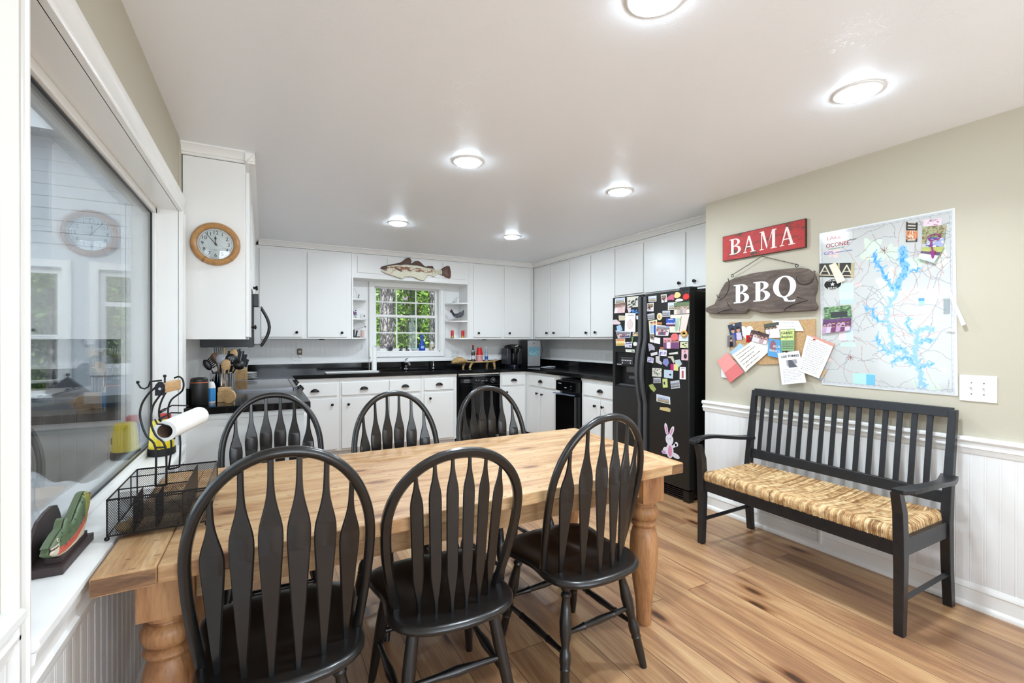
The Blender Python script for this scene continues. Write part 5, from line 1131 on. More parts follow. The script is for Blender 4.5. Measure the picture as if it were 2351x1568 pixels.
card('paper_slip','white paper corner sticking out behind the pink envelope','paper',[(2.424,1.12),(2.34,1.10),(2.336,1.045),(2.42,1.052)],band([(0,(.9,.9,.9))],1,.01),.010,GC)
card('paper_slip','small light blue paper half hidden behind the handwritten letter','paper',[(2.342,1.247),(2.261,1.318),(2.225,1.297),(2.31,1.22)],band([(0,(.66,.78,.88))],1,.02),.0125,GC)
def torres(U,V):
    c=lines((.91,.91,.92),(.55,.55,.58),9,.12,.88,.55,.93,8,.010,.3)(U,V); c[(U>.3)&(U<.8)&(V>.26)&(V<.5)]=.82; m=(U>.3)&(U<.8)&(V>.26)&(V<.5); c[m]=blotch(U,V,5,[(.85,.85,.86),(.35,.35,.38),(.6,.6,.62)],60)[m]; return c
t_=card('flyer','white flyer headed LOS TORRES hanging lowest on the cork board','flyer',[(1.965,1.251),(1.82,1.272),(1.766,1.065),(1.926,1.037)],torres,.023,GC,70,100,curl=.012)
on(t_,'LOS TORRES',.021,-.012,.078,z=.0035,rz=.13)
card('letter','large letter in small handwriting overlapping the map edge','letter',[(1.771,1.373),(1.612,1.300),(1.691,1.096),(1.823,1.141)],lines((.90,.89,.87),(.50,.52,.58),15,.10,.92,.08,.92,9,.010,.15),.019,GC,90,110,curl=.010)
card('greeting_card','salmon card edge showing behind the large letter','card',[(1.754,1.375),(1.606,1.318),(1.628,1.26),(1.771,1.33)],band([(0,(.82,.60,.54))],1,.02),.013,GC)
card('greeting_card','tan and blue card corner below the large letter','card',[(1.76,1.18),(1.65,1.15),(1.685,1.085),(1.79,1.13)],band([(0,(.80,.70,.55)),(.8,(.6,.7,.78))],1,.03),.012,GC)
pn=MB(); 
for i,(y,z,c) in enumerate(((2.30,1.455,0),(2.10,1.40,0),(1.90,1.262,0),(2.0,1.33,0),(1.72,1.345,0))): pn.ell((-y,z,.029),(.005,.005,.004),10,6)
for i,(y,z) in enumerate(((2.30,1.455),(2.10,1.40),(1.90,1.262),(1.72,1.345))):
    one('push_pin',MB().lathe([(.001,-.016),(.001,0),(.005,.001),(.003,.004),(.0035,.008),(.0055,.010),(.001,.011)],12,(-y,z,.022)),[plas,blk,ink,red][i],['clear white push pin in the two person photo','black push pin in the dark group photo','black push pin at the top of the lowest flyer','red push pin at the top of the large letter'][i],'push pin',GC,M=RW)
# ---------------------------------------------------------------- clock on the cabinet side
t=T('wall_clock','round wall clock with light wood rim on the white cabinet side','clock',M=fr((-.248,3.168,1.888),(1,0,0),(0,0,1)))
O('rim',MB().lathe([(.088,.004),(.0885,.022),(.094,.031),(.104,.035),(.114,.032),(.1215,.022),(.1235,.010),(.122,.0),(.088,.0)],64),woodm('clock_oak',(.64,.46,.27),(.72,.54,.34),(.76,.59,.39),(3,3,3),.35,knots=False),t)
O('rim_joint',MB().box(-.0006,.0006,-.1235,-.09,.0,.0345,Matrix.Rotation(-.55,4,'Z')).box(-.0006,.0006,-.1235,-.09,.0,.0345,Matrix.Rotation(.75,4,'Z')),mat('joint_brown',(.4,.28,.18),.6),t,smooth=False)
O('dial',MB().lathe([(.0895,.010),(.0895,.012),(.001,.012)],48),mat('dial_white',(.90,.90,.90),.5),t)
O('minute_ring',MB().tube([(.080*math.cos(2*PI*k/60),.080*math.sin(2*PI*k/60),.0121) for k in range(60)],.0006,4,True),ink,t)
nm_=MB()
for k in range(1,13):
    a=PI/2-2*PI*k/12; o=text(str(k),.030,t,ink,tr(.0645*math.cos(a),.0645*math.sin(a),.0124),.0003,name='numeral',sx=1)
O('hour_hand',MB().prism([(-.0018,-.008),(.0018,-.008),(.0018,.026),(.006,.030),(0,.048),(-.006,.030),(-.0018,.026)],.0145,.0153,Matrix.Rotation(.02,4,'Z')),ink,t,smooth=False)
O('minute_hand',MB().prism([(-.0022,-.014),(.0022,-.014),(.0012,.078),(-.0012,.078)],.0162,.017,Matrix.Rotation(.68,4,'Z')),ink,t,smooth=False)
O('second_hand',MB().prism([(-.0005,-.02),(.0005,-.02),(.0003,.076),(-.0003,.076)],.0176,.018,Matrix.Rotation(-1.98,4,'Z')),steeld,t,smooth=False)
O('hub',MB().lathe([(.006,.012),(.006,.019),(.001,.0195)],14),ink,t); text('QUARTZ',.005,t,MATS['grey_print'],tr(0,-.034,.0124))
O('crystal',MB().lathe([(.0885,.024),(.06,.0285),(.03,.030),(.001,.0305),(.001,.029),(.03,.0285),(.06,.027),(.0885,.0225)],48,cap=False),glass,t)
# ---------------------------------------------------------------- carved fish over the window
FISH=[(1.249,2.218),(1.265,2.238),(1.341,2.263),(1.483,2.301),(1.522,2.324),(1.561,2.36),(1.585,2.371),(1.601,2.374),(1.618,2.368),(1.626,2.355),(1.634,2.34),(1.632,2.327),(1.626,2.304),(1.646,2.309),(1.664,2.325),(1.681,2.337),(1.715,2.344),(1.74,2.336),(1.756,2.326),(1.79,2.295),(1.82,2.277),(1.843,2.288),(1.902,2.295),(1.919,2.287),(1.923,2.265),(1.944,2.249),(2.016,2.25),(2.064,2.29),(2.10,2.308),(2.125,2.313),(2.144,2.301),(2.159,2.236),(2.159,2.19),(2.156,2.16),(2.141,2.147),(2.101,2.156),(2.046,2.184),(2.004,2.196),(1.968,2.196),(1.95,2.169),(1.935,2.154),(1.873,2.17),(1.843,2.171),(1.836,2.15),(1.823,2.138),(1.802,2.103),(1.756,2.1),(1.698,2.119),(1.658,2.136),(1.59,2.134),(1.534,2.128),(1.531,2.111),(1.511,2.101),(1.467,2.115),(1.423,2.129),(1.363,2.141),(1.308,2.159),(1.265,2.173),(1.263,2.186),(1.33,2.194),(1.287,2.204),(1.252,2.21)]
def inpoly(X,Y,P):
    ins=np.zeros(X.shape,bool); n_=len(P)
    for i in range(n_):
        x0,y0=P[i]; x1,y1=P[(i+1)%n_]; c=((y0>Y)!=(y1>Y)); xi=(x1-x0)*(Y-y0)/((y1-y0) if y1!=y0 else 1e-9)+x0; ins^=(c&(X<xi))
    return ins
def fish():
    t=T('carved_fish','carved and painted brown speckled wooden fish above the sink window','fish ornament',M=WB(5.775)@tr(1.70,2.235))
    P=[(x-1.70,z-2.235) for x,z in FISH]
    nx,ny=540,170; U,V=np.meshgrid(np.linspace(-.47,.47,nx),np.linspace(-.145,.15,ny)); 
    # painted colours
    back=np.interp(U,[-.45,-.25,-.05,.15,.30,.47],[0.0,.045,.055,.035,.015,.02]); belly=np.interp(U,[-.45,-.25,-.05,.15,.30,.47],[-.03,-.09,-.09,-.08,-.03,-.05])
    r=np.random.RandomState(2); k=np.clip((V-belly)/(back-belly+1e-6),0,1.4); nz=r.rand(ny,nx)
    c=np.zeros((ny,nx,3))+(.90,.89,.80); m=(k>.40)&(k<=.78); bl=blotch(U*2+.5,V*3+.5,7,[(.55,.35,.22),(.86,.83,.74),(.60,.42,.30),(.84,.80,.70)],420,ax=.5); c[m]=bl[m]
    c[k>.92]=(.34,.26,.23); c[k<-.02]=(.86,.83,.62)
    for i in range(140):
        x,y=r.uniform(-.36,.36),r.uniform(-.05,.02); c[np.hypot(U-x,V-y)<.0030]=(.15,.10,.08)
    lat=np.interp(U,[-.27,-.15,0,.15,.25],[.02,.045,.045,.02,.005]); c[(abs(V-lat)<.0028)&(U>-.27)&(U<.22)]=(.80,.76,.70)
    c[(U>.335)]=(.34,.24,.20); st_=(np.abs(((V-.0)/(U-.25+1e-6)*26)%1-.5)<.16)&(U>.345); c[st_]=(.50,.34,.26); fin=(V>np.interp(U,[-.45,-.2,.0,.1,.2,.3],[.02,.066,.070,.058,.040,.03])); c[fin]=(.33,.25,.22); c[fin&(np.abs((U*60+V*20)%1-.5)<.14)]=(.48,.37,.31)
    c[(U<-.37)&(V>-.03)&(V>-.24-.6*U*0)]=(.33,.26,.24); c[(U<-.30)&(V<-.035)]=(.88,.84,.76)
    e=np.hypot(U+.365,V+.008); c[e<.012]=(.80,.62,.45); c[e<.006]=(.05,.05,.05)
    c[((U+.235)/.05)**2+((V+.02+.4*(U+.235))/.014)**2<1]=(.45,.27,.17)
    c[np.abs(U+.30+.3*(V+.03)**2*40)<.0025]=np.where((V>-.1)[...,None],B_(.5,.36,.28),0)[np.abs(U+.30+.3*(V+.03)**2*40)<.0025]
    ins=inpoly(U,V,P)
    # distance to outline for a rounded relief
    D=np.full(U.shape,9.)
    for i in range(len(P)):
        x0,y0=P[i]; x1,y1=P[(i+1)%len(P)]; dx,dy=x1-x0,y1-y0; tt=np.clip(((U-x0)*dx+(V-y0)*dy)/(dx*dx+dy*dy+1e-12),0,1); D=np.minimum(D,np.hypot(U-x0-tt*dx,V-y0-tt*dy))
    Z=.012+.016*np.sqrt(np.clip(D/.05,0,1)); idx=-np.ones((ny,nx),int); sel=ins; idx[sel]=np.arange(sel.sum())
    vs=np.stack([U[sel],V[sel],Z[sel]],1); cc=lin(np.clip(c[sel],0,1)); f=[]
    q=sel[1:,1:]&sel[1:,:-1]&sel[:-1,1:]&sel[:-1,:-1]
    ii,jj=np.nonzero(q); f=np.stack([idx[ii,jj],idx[ii,jj+1],idx[ii+1,jj+1],idx[ii+1,jj]],1).tolist()
    me=bpy.data.meshes.new('painted_face'); me.from_pydata(vs.tolist(),[],f); me.materials.append(pmat('fish_paint',.4)); at=me.color_attributes.new('Col','FLOAT_COLOR','POINT'); at.data.foreach_set('color',np.hstack([cc,np.ones((len(cc),1))]).astype(np.float32).ravel()); me.shade_smooth()
    o=bpy.data.objects.new('painted_face',me); COL.objects.link(o); o.parent=t
    O('fish_board',MB().prism(P,.0,.0135),mat('fish_edge',(.36,.28,.24),.6),t,smooth=False)
fish()
# ---------------------------------------------------------------- caddy with paper towel roll
bpy.context.view_layer.update()
cx,cy,cz=-.2725,1.855,.7725
t=T('picnic_caddy','black wire mesh picnic caddy with wooden handle and paper towel arm, on the table end','caddy',(cx,cy,cz))
def Cc(p): return (p[0]-cx,p[1]-cy,p[2]-cz)
TX0,TX1,TY0,TY1,TZ0,TZ1=-.390,-.155,1.680,2.030,.786,.888
def dmesh(mb,o,U,V,w,h,pitch=.0052,wd=.0013):
    o,U,V=Vector(o),Vector(U).normalized(),Vector(V).normalized(); sl=1.5
    for sgn in (1,-1):
        c=-h*sl if sgn>0 else 0; end=w+(h*sl if sgn<0 else 0)
        c=-h/sl if sgn>0 else 0; end=w if sgn>0 else w+h/sl
        while c<end:
            pts=[]
            for vv in (0,h):
                u=c+sgn*vv/sl; pts.append((u,vv))
            (u0,v0),(u1,v1)=pts
            # clip in u
            def cl(ua,va,ub,vb):
                if ua<0: k=(0-ua)/(ub-ua); return (0,va+(vb-va)*k)
                if ua>w: k=(w-ua)/(ub-ua); return (w,va+(vb-va)*k)
                return (ua,va)
            if not((u0<0 and u1<0) or (u0>w and u1>w)):
                a=cl(u0,v0,u1,v1); b=cl(u1,v1,u0,v0)
                A=o+U*a[0]+V*a[1]; Bp=o+U*b[0]+V*b[1]; k=len(mb.v); e=U*wd/2
                mb.add([A-e,A+e,Bp+e,Bp-e],[(0,1,2,3)])
            c+=pitch
    return mb
m=MB(); hh=TZ1-TZ0
a=Cc((TX0,TY0,TZ0)); b=Cc((TX1,TY1,TZ0))
for o_,U_,V_,w_,h_ in ((a,(1,0,0),(0,0,1),TX1-TX0,hh),((a[0],b[1],a[2]),(1,0,0),(0,0,1),TX1-TX0,hh),(a,(0,1,0),(0,0,1),TY1-TY0,hh),((b[0],a[1],a[2]),(0,1,0),(0,0,1),TY1-TY0,hh),(a,(1,0,0),(0,1,0),TX1-TX0,TY1-TY0),((a[0],a[1]+.13,a[2]),(1,0,0),(0,0,1),.16,hh*.85)):
    dmesh(m,o_,U_,V_,w_,h_)
O('mesh_basket',m,wire,t,smooth=False)
r=MB()
for z in (TZ0,TZ1): r.tube([Cc(p) for p in ((TX0,TY0,z),(TX1,TY0,z),(TX1,TY1,z),(TX0,TY1,z))],.0028 if z==TZ1 else .0022,6,True)
for x,y in ((TX0,TY0),(TX1,TY0),(TX1,TY1),(TX0,TY1)): r.tube([Cc((x,y,TZ0)),Cc((x,y,TZ1))],.002,6)
for fy in (1.80,1.945): r.tube([Cc((TX0,fy,TZ1-.004)),Cc((-.215,fy,TZ1-.004))],.002,6)
for fz in (TZ0,):
    for fy in (1.80,1.945): r.tube([Cc((TX0,fy,TZ0)),Cc((TX0,fy,TZ1))],.0018,6)
O('rim',r,wire,t)
dv=MB().box(-.216-cx,-.2145-cx,TY0-cy,TY1-cy,TZ0-cz,TZ1-cz).box(-.332-cx,-.3305-cx,TY0-cy,1.80-cy,TZ0-cz,TZ1-.006-cz).box(-.281-cx,-.2795-cx,TY0-cy,1.80-cy,TZ0-cz,TZ1-.006-cz)
O('divider',dv,mat('dark_sheet',(.13,.13,.14),.4,.3),t,smooth=False)
for x,y in ((TX0,TY0),(TX1,TY0),(TX1,TY1),(TX0,TY1)): O('foot',MB().ell(Cc((x,y,.7792)),(.0065,.0065,.0065),12,8),wire,t)
nearL=[(-.296,.888),(-.296,1.006),(-.319,1.046),(-.333,1.1),(-.33,1.139),(-.314,1.171),(-.296,1.191)]; nearR=[(-.269,.887),(-.271,1.005),(-.295,1.043),(-.307,1.084),(-.303,1.131),(-.287,1.163),(-.273,1.185)]
farL=[(-.291,.893),(-.283,.986),(-.309,1.048),(-.317,1.089),(-.312,1.123),(-.299,1.156),(-.284,1.176)]; farR=[(-.26,.898),(-.259,1.006),(-.284,1.046),(-.292,1.092),(-.283,1.131),(-.252,1.161),(-.249,1.194),(-.26,1.21),(-.275,1.206)]
def sm2(P,y,k=4):
    out=[]; P=[P[0]]+P+[P[-1]]
    for i in range(1,len(P)-2):
        p0,p1,p2,p3=[Vector(P[j]) for j in (i-1,i,i+1,i+2)]
        for j in range(k):
            q=j/k; v=.5*((2*p1)+(-p0+p2)*q+(2*p0-5*p1+4*p2-p3)*q*q+(-p0+3*p1-3*p2+p3)*q**3); out.append(Cc((v.x,y,v.y)))
    out.append(Cc((P[-1][0],y,P[-1][1]))); return out
h=MB()
for P,y in ((nearL,1.773),(nearR,1.773),(farL,1.957),(farR,1.957)): h.tube(sm2(P,y),.0030,8)
for A,Bp,y in ((nearL[0],nearR[0],1.773),(nearL[1],nearR[1],1.773),(farL[0],farR[0],1.957)): h.tube([Cc((A[0],y,A[1])),Cc((Bp[0],y,Bp[1]))],.0030,6)
h.tube([Cc((a_,1.773,b_)) for a_,b_ in [(-.280,1.212),(-.296,1.211),(-.309,1.21),(-.313,1.195),(-.322,1.188),(-.332,1.192),(-.339,1.206)]],.0026,8); h.ell(Cc((-.339,1.773,1.209)),(.005,.005,.005),10,6)
h.tube([Cc((-.277,1.80,1.200)),Cc((-.277,1.80,1.222))],.0026,6); h.ell(Cc((-.277,1.80,1.224)),(.005,.005,.005),10,6)
for P in ([(-.304,1.90,1.099),(-.28,1.95,1.113),(-.234,1.96,1.108)],[(-.306,1.90,1.073),(-.283,1.95,1.088),(-.254,1.96,1.084)]):
    h.tube([Cc(p) for p in P],.0026,6); h.tube([Cc(P[0]),Cc(tuple(P[0][i]+(P[1][i]-P[0][i])*.4 for i in range(3)))],.005,8)
# arm that carries the roll: through the roll axis
RA=Vector((-.277,1.800,1.050)); RB=Vector((-.214,2.060,1.058)); dr=(RB-RA).normalized()
h.tube([Cc((-.300,1.79,1.09)),Cc((-.292,1.775,1.078)),Cc((-.277,1.775,1.076)),Cc((-.268,1.782,1.068)),Cc(RA+dr*.01+Vector((0,0,.012))),Cc(RB+Vector((0,0,.012)))],.0026,8)
O('wire_frame',h,wire,t)
ep=MB().prism([(a_-cx,b_-cz) for a_,b_ in [(-.297,1.166),(-.297,1.197),(-.289,1.208),(-.279,1.208),(-.272,1.197),(-.272,1.166)]],0,.004,Matrix(((1,0,0,0),(0,0,1,1.771-cy),(0,1,0,0),(0,0,0,1))))
O('end_plate',ep,mat('navy_black_metal',(.06,.07,.12),.3,.3),t,smooth=False)
O('wooden_grip',MB().hexa([Cc(p) for p in ((-.297,1.778,1.172),(-.273,1.778,1.172),(-.273,1.778,1.203),(-.297,1.778,1.203))],[Cc(p) for p in ((-.281,1.956,1.166),(-.255,1.956,1.166),(-.255,1.956,1.200),(-.281,1.956,1.200))]),beech,t,smooth=False,bev=.003)
O('badge',MB().cyl(Cc((-.2845,1.7705,1.187)),Cc((-.2845,1.768,1.187)),.004,12),chrome,t)
ax=RB-RA; M=Matrix.Translation(RA)@ax.to_track_quat('Z','Y').to_matrix().to_4x4(); Lr=ax.length
p=tag(O('paper_towel_roll',MB().lathe([(.0215,0),(.0215,Lr),(.0315,Lr),(.032,.0)],36,cap=False).rings([[Vector((.0215*math.cos(2*PI*k/36),.0215*math.sin(2*PI*k/36),0)) for k in range(36)],[Vector((.032*math.cos(2*PI*k/36),.032*math.sin(2*PI*k/36),0)) for k in range(36)]],False).rings([[Vector((.0215*math.cos(2*PI*k/36),.0215*math.sin(2*PI*k/36),Lr)) for k in range(36)],[Vector((.0315*math.cos(2*PI*k/36),.0315*math.sin(2*PI*k/36),Lr)) for k in range(36)]],False),mat('towel_paper',(.93,.93,.92),.9),M=M),'white paper towel roll slanting out from the black wire caddy','paper towel')
O('cardboard_core',MB().lathe([(.0205,.002),(.0205,Lr-.002),(.0213,Lr-.002),(.0213,.002)],36,cap=False),mat('cardboard',(.50,.40,.32),.9),p)
one('sauce_packet',MB().hexa([(-.20,1.70,.789),(-.175,1.70,.789),(-.175,1.76,.789),(-.20,1.76,.789)],[(-.196,1.71,.81),(-.178,1.71,.81),(-.178,1.75,.812),(-.196,1.75,.812)]),mat('pink_red_pack',(.85,.45,.42),.5),'pink and white packet inside the right compartment of the mesh caddy','packet',bev=.004)
one('snack_bag',MB().ell((-.36,1.72,.795),(.022,.026,.014),10,6).ell((-.345,1.745,.80),(.016,.02,.012),10,6),mat('tan_pile',(.62,.52,.36),.8),'tan snack bag in the left front compartment of the mesh caddy','snack bag')
# ---------------------------------------------------------------- trout letter holder on the sill
def relief(name,P,col,nx,ny,z0,bulge,wid,m,parent,box):
    U,V=np.meshgrid(np.linspace(box[0],box[1],nx),np.linspace(box[2],box[3],ny)); c=col(U,V); sel=inpoly(U,V,P); D=np.full(U.shape,9.)
    for i in range(len(P)):
        x0,y0=P[i]; x1,y1=P[(i+1)%len(P)]; dx,dy=x1-x0,y1-y0; tt=np.clip(((U-x0)*dx+(V-y0)*dy)/(dx*dx+dy*dy+1e-12),0,1); D=np.minimum(D,np.hypot(U-x0-tt*dx,V-y0-tt*dy))
    q=np.clip(D/wid,0,1); Z=z0+bulge*np.sqrt(1-(1-q)**2); idx=-np.ones(U.shape,int); idx[sel]=np.arange(sel.sum())
    vs=np.stack([U[sel],V[sel],Z[sel]],1); cc=lin(np.clip(c[sel],0,1)); s_=sel[1:,1:]&sel[1:,:-1]&sel[:-1,1:]&sel[:-1,:-1]; ii,jj=np.nonzero(s_)
    f=np.stack([idx[ii,jj],idx[ii,jj+1],idx[ii+1,jj+1],idx[ii+1,jj]],1).tolist()
    me=bpy.data.meshes.new(name); me.from_pydata(vs.tolist(),[],f); me.materials.append(m); at=me.color_attributes.new('Col','FLOAT_COLOR','POINT'); at.data.foreach_set('color',np.hstack([cc,np.ones((len(cc),1))]).astype(np.float32).ravel()); me.shade_smooth()
    o=bpy.data.objects.new(name,me); COL.objects.link(o); o.parent=parent; return o
sillz=WZ0+.0265
brown=mat('dark_brown_wood',(.24,.19,.19),.5)
t=T('letter_holder','dark wooden letter holder with a painted rainbow trout, on the window sill','letter holder',(-.47,1.61,sillz))
O('base',MB().box(-.045,.042,-.115,.112,0,.020),brown,t,smooth=False,bev=.002)
O('inner_step',MB().box(.0,.032,-.088,.095,.020,.034),brown,t,smooth=False,bev=.001)
REAR=[(1.515,.79),(1.522,.83),(1.54,.86),(1.57,.885),(1.616,.895),(1.66,.897),(1.690,.890),(1.71,.865),(1.722,.84),(1.715,.818),(1.691,.812),(1.65,.812),(1.615,.806),(1.60,.80),(1.60,.785)]
FM=Matrix(((0,0,1,0),(1,0,0,-1.61),(0,1,0,-sillz),(0,0,0,1)))  # (y,z,n)->(x=n,y,z) local
O('rear_panel',MB().prism(REAR,-.034,-.026,FM),brown,t,smooth=False,bev=.001)
TR=[(1.468,.848),(1.493,.857),(1.52,.864),(1.548,.868),(1.561,.884),(1.572,.888),(1.59,.868),(1.605,.862),(1.621,.866),(1.635,.876),(1.652,.887),(1.676,.900),(1.700,.911),(1.722,.912),(1.735,.902),(1.755,.900),(1.747,.885),(1.741,.865),(1.722,.846),(1.708,.822),(1.694,.806),(1.681,.792),(1.640,.792),(1.623,.788),(1.561,.796),(1.52,.808),(1.49,.820),(1.468,.832),(1.478,.842)]
def trout(U,V):
    c=np.zeros(U.shape+(3,))+(.36,.44,.32); mid=np.interp(U,[1.46,1.55,1.62,1.68,1.72,1.76],[.838,.826,.828,.845,.880,.905]); d=V-mid
    c[d<.002]=(.80,.36,.28); c[d<-.016]=(.86,.80,.68); c[(U>1.69)]=(.62,.62,.30); c[(U>1.70)&(d<-.012)]=(.78,.38,.28)
    r=np.random.RandomState(3)
    for k in range(110):
        x,y=r.uniform(1.5,1.75),r.uniform(.80,.91); m=(np.hypot(U-x,V-y)<.0022)&(d>-.004); c[m]=(.10,.13,.10)
    c[(U<1.505)]=np.where((V>.846)[...,None],B_(.40,.46,.36),B_(.84,.80,.72))[U<1.505]; c[(np.abs(V-.838-.1*(U-1.468))<.0018)&(U<1.50)]=(.25,.2,.18)
    c[np.hypot(U-1.505,V-.853)<.0042]=(.85,.8,.65); c[np.hypot(U-1.505,V-.853)<.002]=(.05,.05,.05)
    c[(U>1.722)&(V>.895)]=(.38,.26,.18); return c
tb=O('trout_body',MB().prism(TR,.006,.022,FM),mat('trout_green',(.36,.42,.30),.5),t,smooth=False,bev=.003)
rl=relief('painted_trout',TR,trout,330,150,.022,.010,.018,pmat('fish_paint',.4),t,(1.46,1.76,.785,.914)); rl.data.transform(FM)
# ---------------------------------------------------------------- yellow jug and spray can in the far corner of the sill
t=T('plastic_jug','yellow plastic handled jug with black rubber base in the far corner of the sill','jug',(-.450,2.845,sillz))
def ov(a,b,z,n_=28): return [(a*math.cos(2*PI*k/n_),b*math.sin(2*PI*k/n_),z) for k in range(n_)]
O('rubber_base',MB().rings([ov(.054,.062,0),ov(.058,.066,.004),ov(.057,.065,.034),ov(.052,.060,.036)]),mat('black_rubber',(.07,.07,.08),.6),t)
O('body',MB().rings([ov(.053,.061,.034),ov(.052,.060,.05),ov(.046,.050,.13),ov(.042,.046,.160),ov(.036,.040,.167)]),yellow,t)
O('handle',MB().tube([(0,-.044,.155),(0,-.085,.158),(0,-.100,.145),(0,-.104,.09),(0,-.092,.05),(0,-.058,.042)],.010,10),yellow,t)
O('label',MB().rings([[(v[0]*1.01,v[1]*1.01,z) for v in ov(.050,.0565,0)[-4:]] for z in ()] or [ov(.001,.001,0),ov(.001,.001,.001)]) if 0 else MB().box(.046,.0535,-.012,.016,.07,.098),ink,t,smooth=False)
t=T('spray_can','blue spray can with a red cap behind the yellow jug','spray can',(-.455,2.965,sillz))
O('can',MB().lathe([(.024,0),(.026,.003),(.026,.135),(.020,.15)],24),mat('metallic_blue',(.16,.30,.68),.25,.5),t)
O('cap',MB().lathe([(.024,.150),(.027,.152),(.027,.178),(.020,.186),(.001,.187)],24),mat('cap_red',(.70,.18,.14),.4),t)
# ---------------------------------------------------------------- near worktop items
ZW=.9605
def lid(nm,lab,cat,loc): return T(nm,lab,cat,loc)
t=lid('canister','black cylindrical canister with an orange line, near the towel roll','canister',(-.335,3.225,ZW))
O('body',MB().lathe([(.044,0),(.047,.004),(.046,.128),(.0455,.130)],32),mat('matte_black',(.09,.085,.085),.45),t)
O('orange_band',MB().lathe([(.0458,.130),(.0458,.134)],32,cap=False),mat('orange_line',(.85,.42,.25),.4),t)
O('lid',MB().lathe([(.045,.134),(.044,.150),(.036,.158),(.010,.161),(.001,.161)],32),MATS['matte_black'],t)
t=lid('wipes_bottle','white rounded bottle with a blue label beside the black canister','bottle',(-.283,3.30,ZW))
O('bottle',MB().rings([ov(.021,.022,0,20),ov(.023,.024,.004,20),ov(.023,.024,.095,20),ov(.018,.018,.118,20),ov(.010,.008,.128,20)]),plas,t)
O('label',MB().rings([ov(.0238,.0248,.012,20),ov(.0238,.0248,.090,20)],False),mat('sky_blue_label',(.20,.55,.80),.4),t)
for i,(x,y,z,w,d_,h_) in enumerate(((-.210,3.335,0,.085,.05,.036),(-.212,3.338,.0365,.082,.045,.026),(-.216,3.34,.063,.070,.04,.024))):
    one('wooden_box',MB().box(x-w/2,x+w/2,y-d_/2,y+d_/2,ZW+z,ZW+z+h_),beech,'flat light wooden box, %s of the small stack beside the utensil crock'%['lowest','middle','top'][i],'box','stacked wooden boxes',smooth=False,bev=.002)
one('wooden_coaster',MB().turned((-.192,3.245,ZW+.040),(-.186,3.256,ZW+.040),[(0,.036),(.0,.040),(1,.040),(1,.036)],32),beech,'round light wooden coaster leaning on the box stack by the crock','coaster')
# crock and utensils
cxr,cyr=-.235,3.47
t=T('utensil_crock','shiny steel utensil crock with ridged side holding kitchen tools','utensil crock',(cxr,cyr,ZW))
R=[]
for rr_,z in ((.062,0),(.066,.003),(.067,.165),(.069,.168),(.064,.168),(.063,.160),(.060,.012),(.001,.010)):
    R.append([Vector((rr_*(1+(.018*math.cos(k*PI/2) if rr_>.05 and .002<z<.166 else 0))*math.cos(2*PI*k/72),rr_*(1+(.018*math.cos(k*PI/2) if rr_>.05 and .002<z<.166 else 0))*math.sin(2*PI*k/72),z)) for k in range(72)])
O('crock_body',MB().rings(R),chrome,t)
GU='cooking tools in the steel crock'; zr=ZW+.165
def util(nm,lab,cat,head,m,kind,foot,yy=0):
    hx,hz=head; p1=Vector((hx,cyr+yy,hz)); p0=Vector((cxr+foot[0],cyr+foot[1],ZW+.012)); d=(p1-p0).normalized()
    t=T(nm,lab,cat,p0,0,GU); q=d.to_track_quat('Z','Y').to_matrix().to_4x4(); Lh=(p1-p0).length
    face=Matrix.Translation(p1-p0)@fr((0,0,0),d.cross(Vector((0,-1,0))).normalized(),d)
    if kind=='spoon':
        O('handle',MB().turned((0,0,0),(p1-p0)*.86,[(0,.005),(.5,.0045),(1,.006)],10),m,t); O('bowl',MB().ell((0,0,0),(.026,.036,.007),16,8,face),m,t)
    elif kind=='ladle':
        O('handle',MB().tube([(0,0,0),(p1-p0)*.9],.0045,8),m,t); O('bowl',MB().ell((.004,.006,.012),(.034,.030,.030),20,12,face),m,t)
    elif kind=='skimmer':
        O('handle',MB().tube([(0,0,0),(p1-p0)*.85],.0045,8),m,t); hd=O('head',MB().ell((0,0,0),(.034,.036,.010),18,8,face),m,t)
        hs=MB(); [hs.ell((a*.012,b*.010,.0095),(.0035,.0022,.0015),8,4,face) for a in (-1,0,1) for b in (-1,0,1)]; O('slots',hs,mat('slot_light',(.75,.75,.76),.5),hd)
    elif kind=='pasta':
        O('handle',MB().tube([(0,0,0),(p1-p0)*.82],.0045,8),m,t); hm=MB().ell((-.004,-.002,0),(.020,.038,.009),16,8,face)
        for k in range(6): a=-.9+k*.42; hm.turned(face@Vector((.012,-.030+.011*k,.004)),face@Vector((.046,-.024+.013*k,.012)),[(0,.0042),(1,.0022)],6)
        O('head',hm,m,t)
    elif kind=='turner':
        O('handle',MB().tube([(0,0,0),(p1-p0)*.86],.0045,8),m,t); hm=MB()
        for k in range(5): hm.box(-.026+k*.0115,-.020+k*.0115,-.030,.032,-.002,.002,face)
        hm.box(-.026,.026,-.042,-.030,-.002,.002,face).box(-.026,.026,.030,.036,-.002,.002,face); O('blade',hm,m,t,smooth=False)
    elif kind=='fork': 
        O('handle',MB().turned((0,0,0),(p1-p0),[(0,.004),(1,.007)],8),m,t)
woodd=woodm('dark_spoon_wood',(.40,.28,.2),(.52,.38,.28),(.6,.46,.34),(2,2,9),knots=False)
util('pasta_server','black pasta server with curved prongs leaning out of the crock to the left','pasta server',(-.312,1.185),blk,'pasta',(.030,-.01),-.02)
util('wooden_spatula','dark brown wooden spatula standing in the crock','spatula',(-.275,1.222),woodd,'spoon',(.015,.02),.01)
util('slotted_spoon','pale grey slotted spoon standing in the crock','spoon',(-.240,1.215),mat('grey_nylon',(.70,.71,.74),.3),'skimmer',(.01,.0),.0)
util('slotted_turner','black slotted turner at the back of the crock','turner',(-.258,1.262),blk,'turner',(.0,.03),.03)
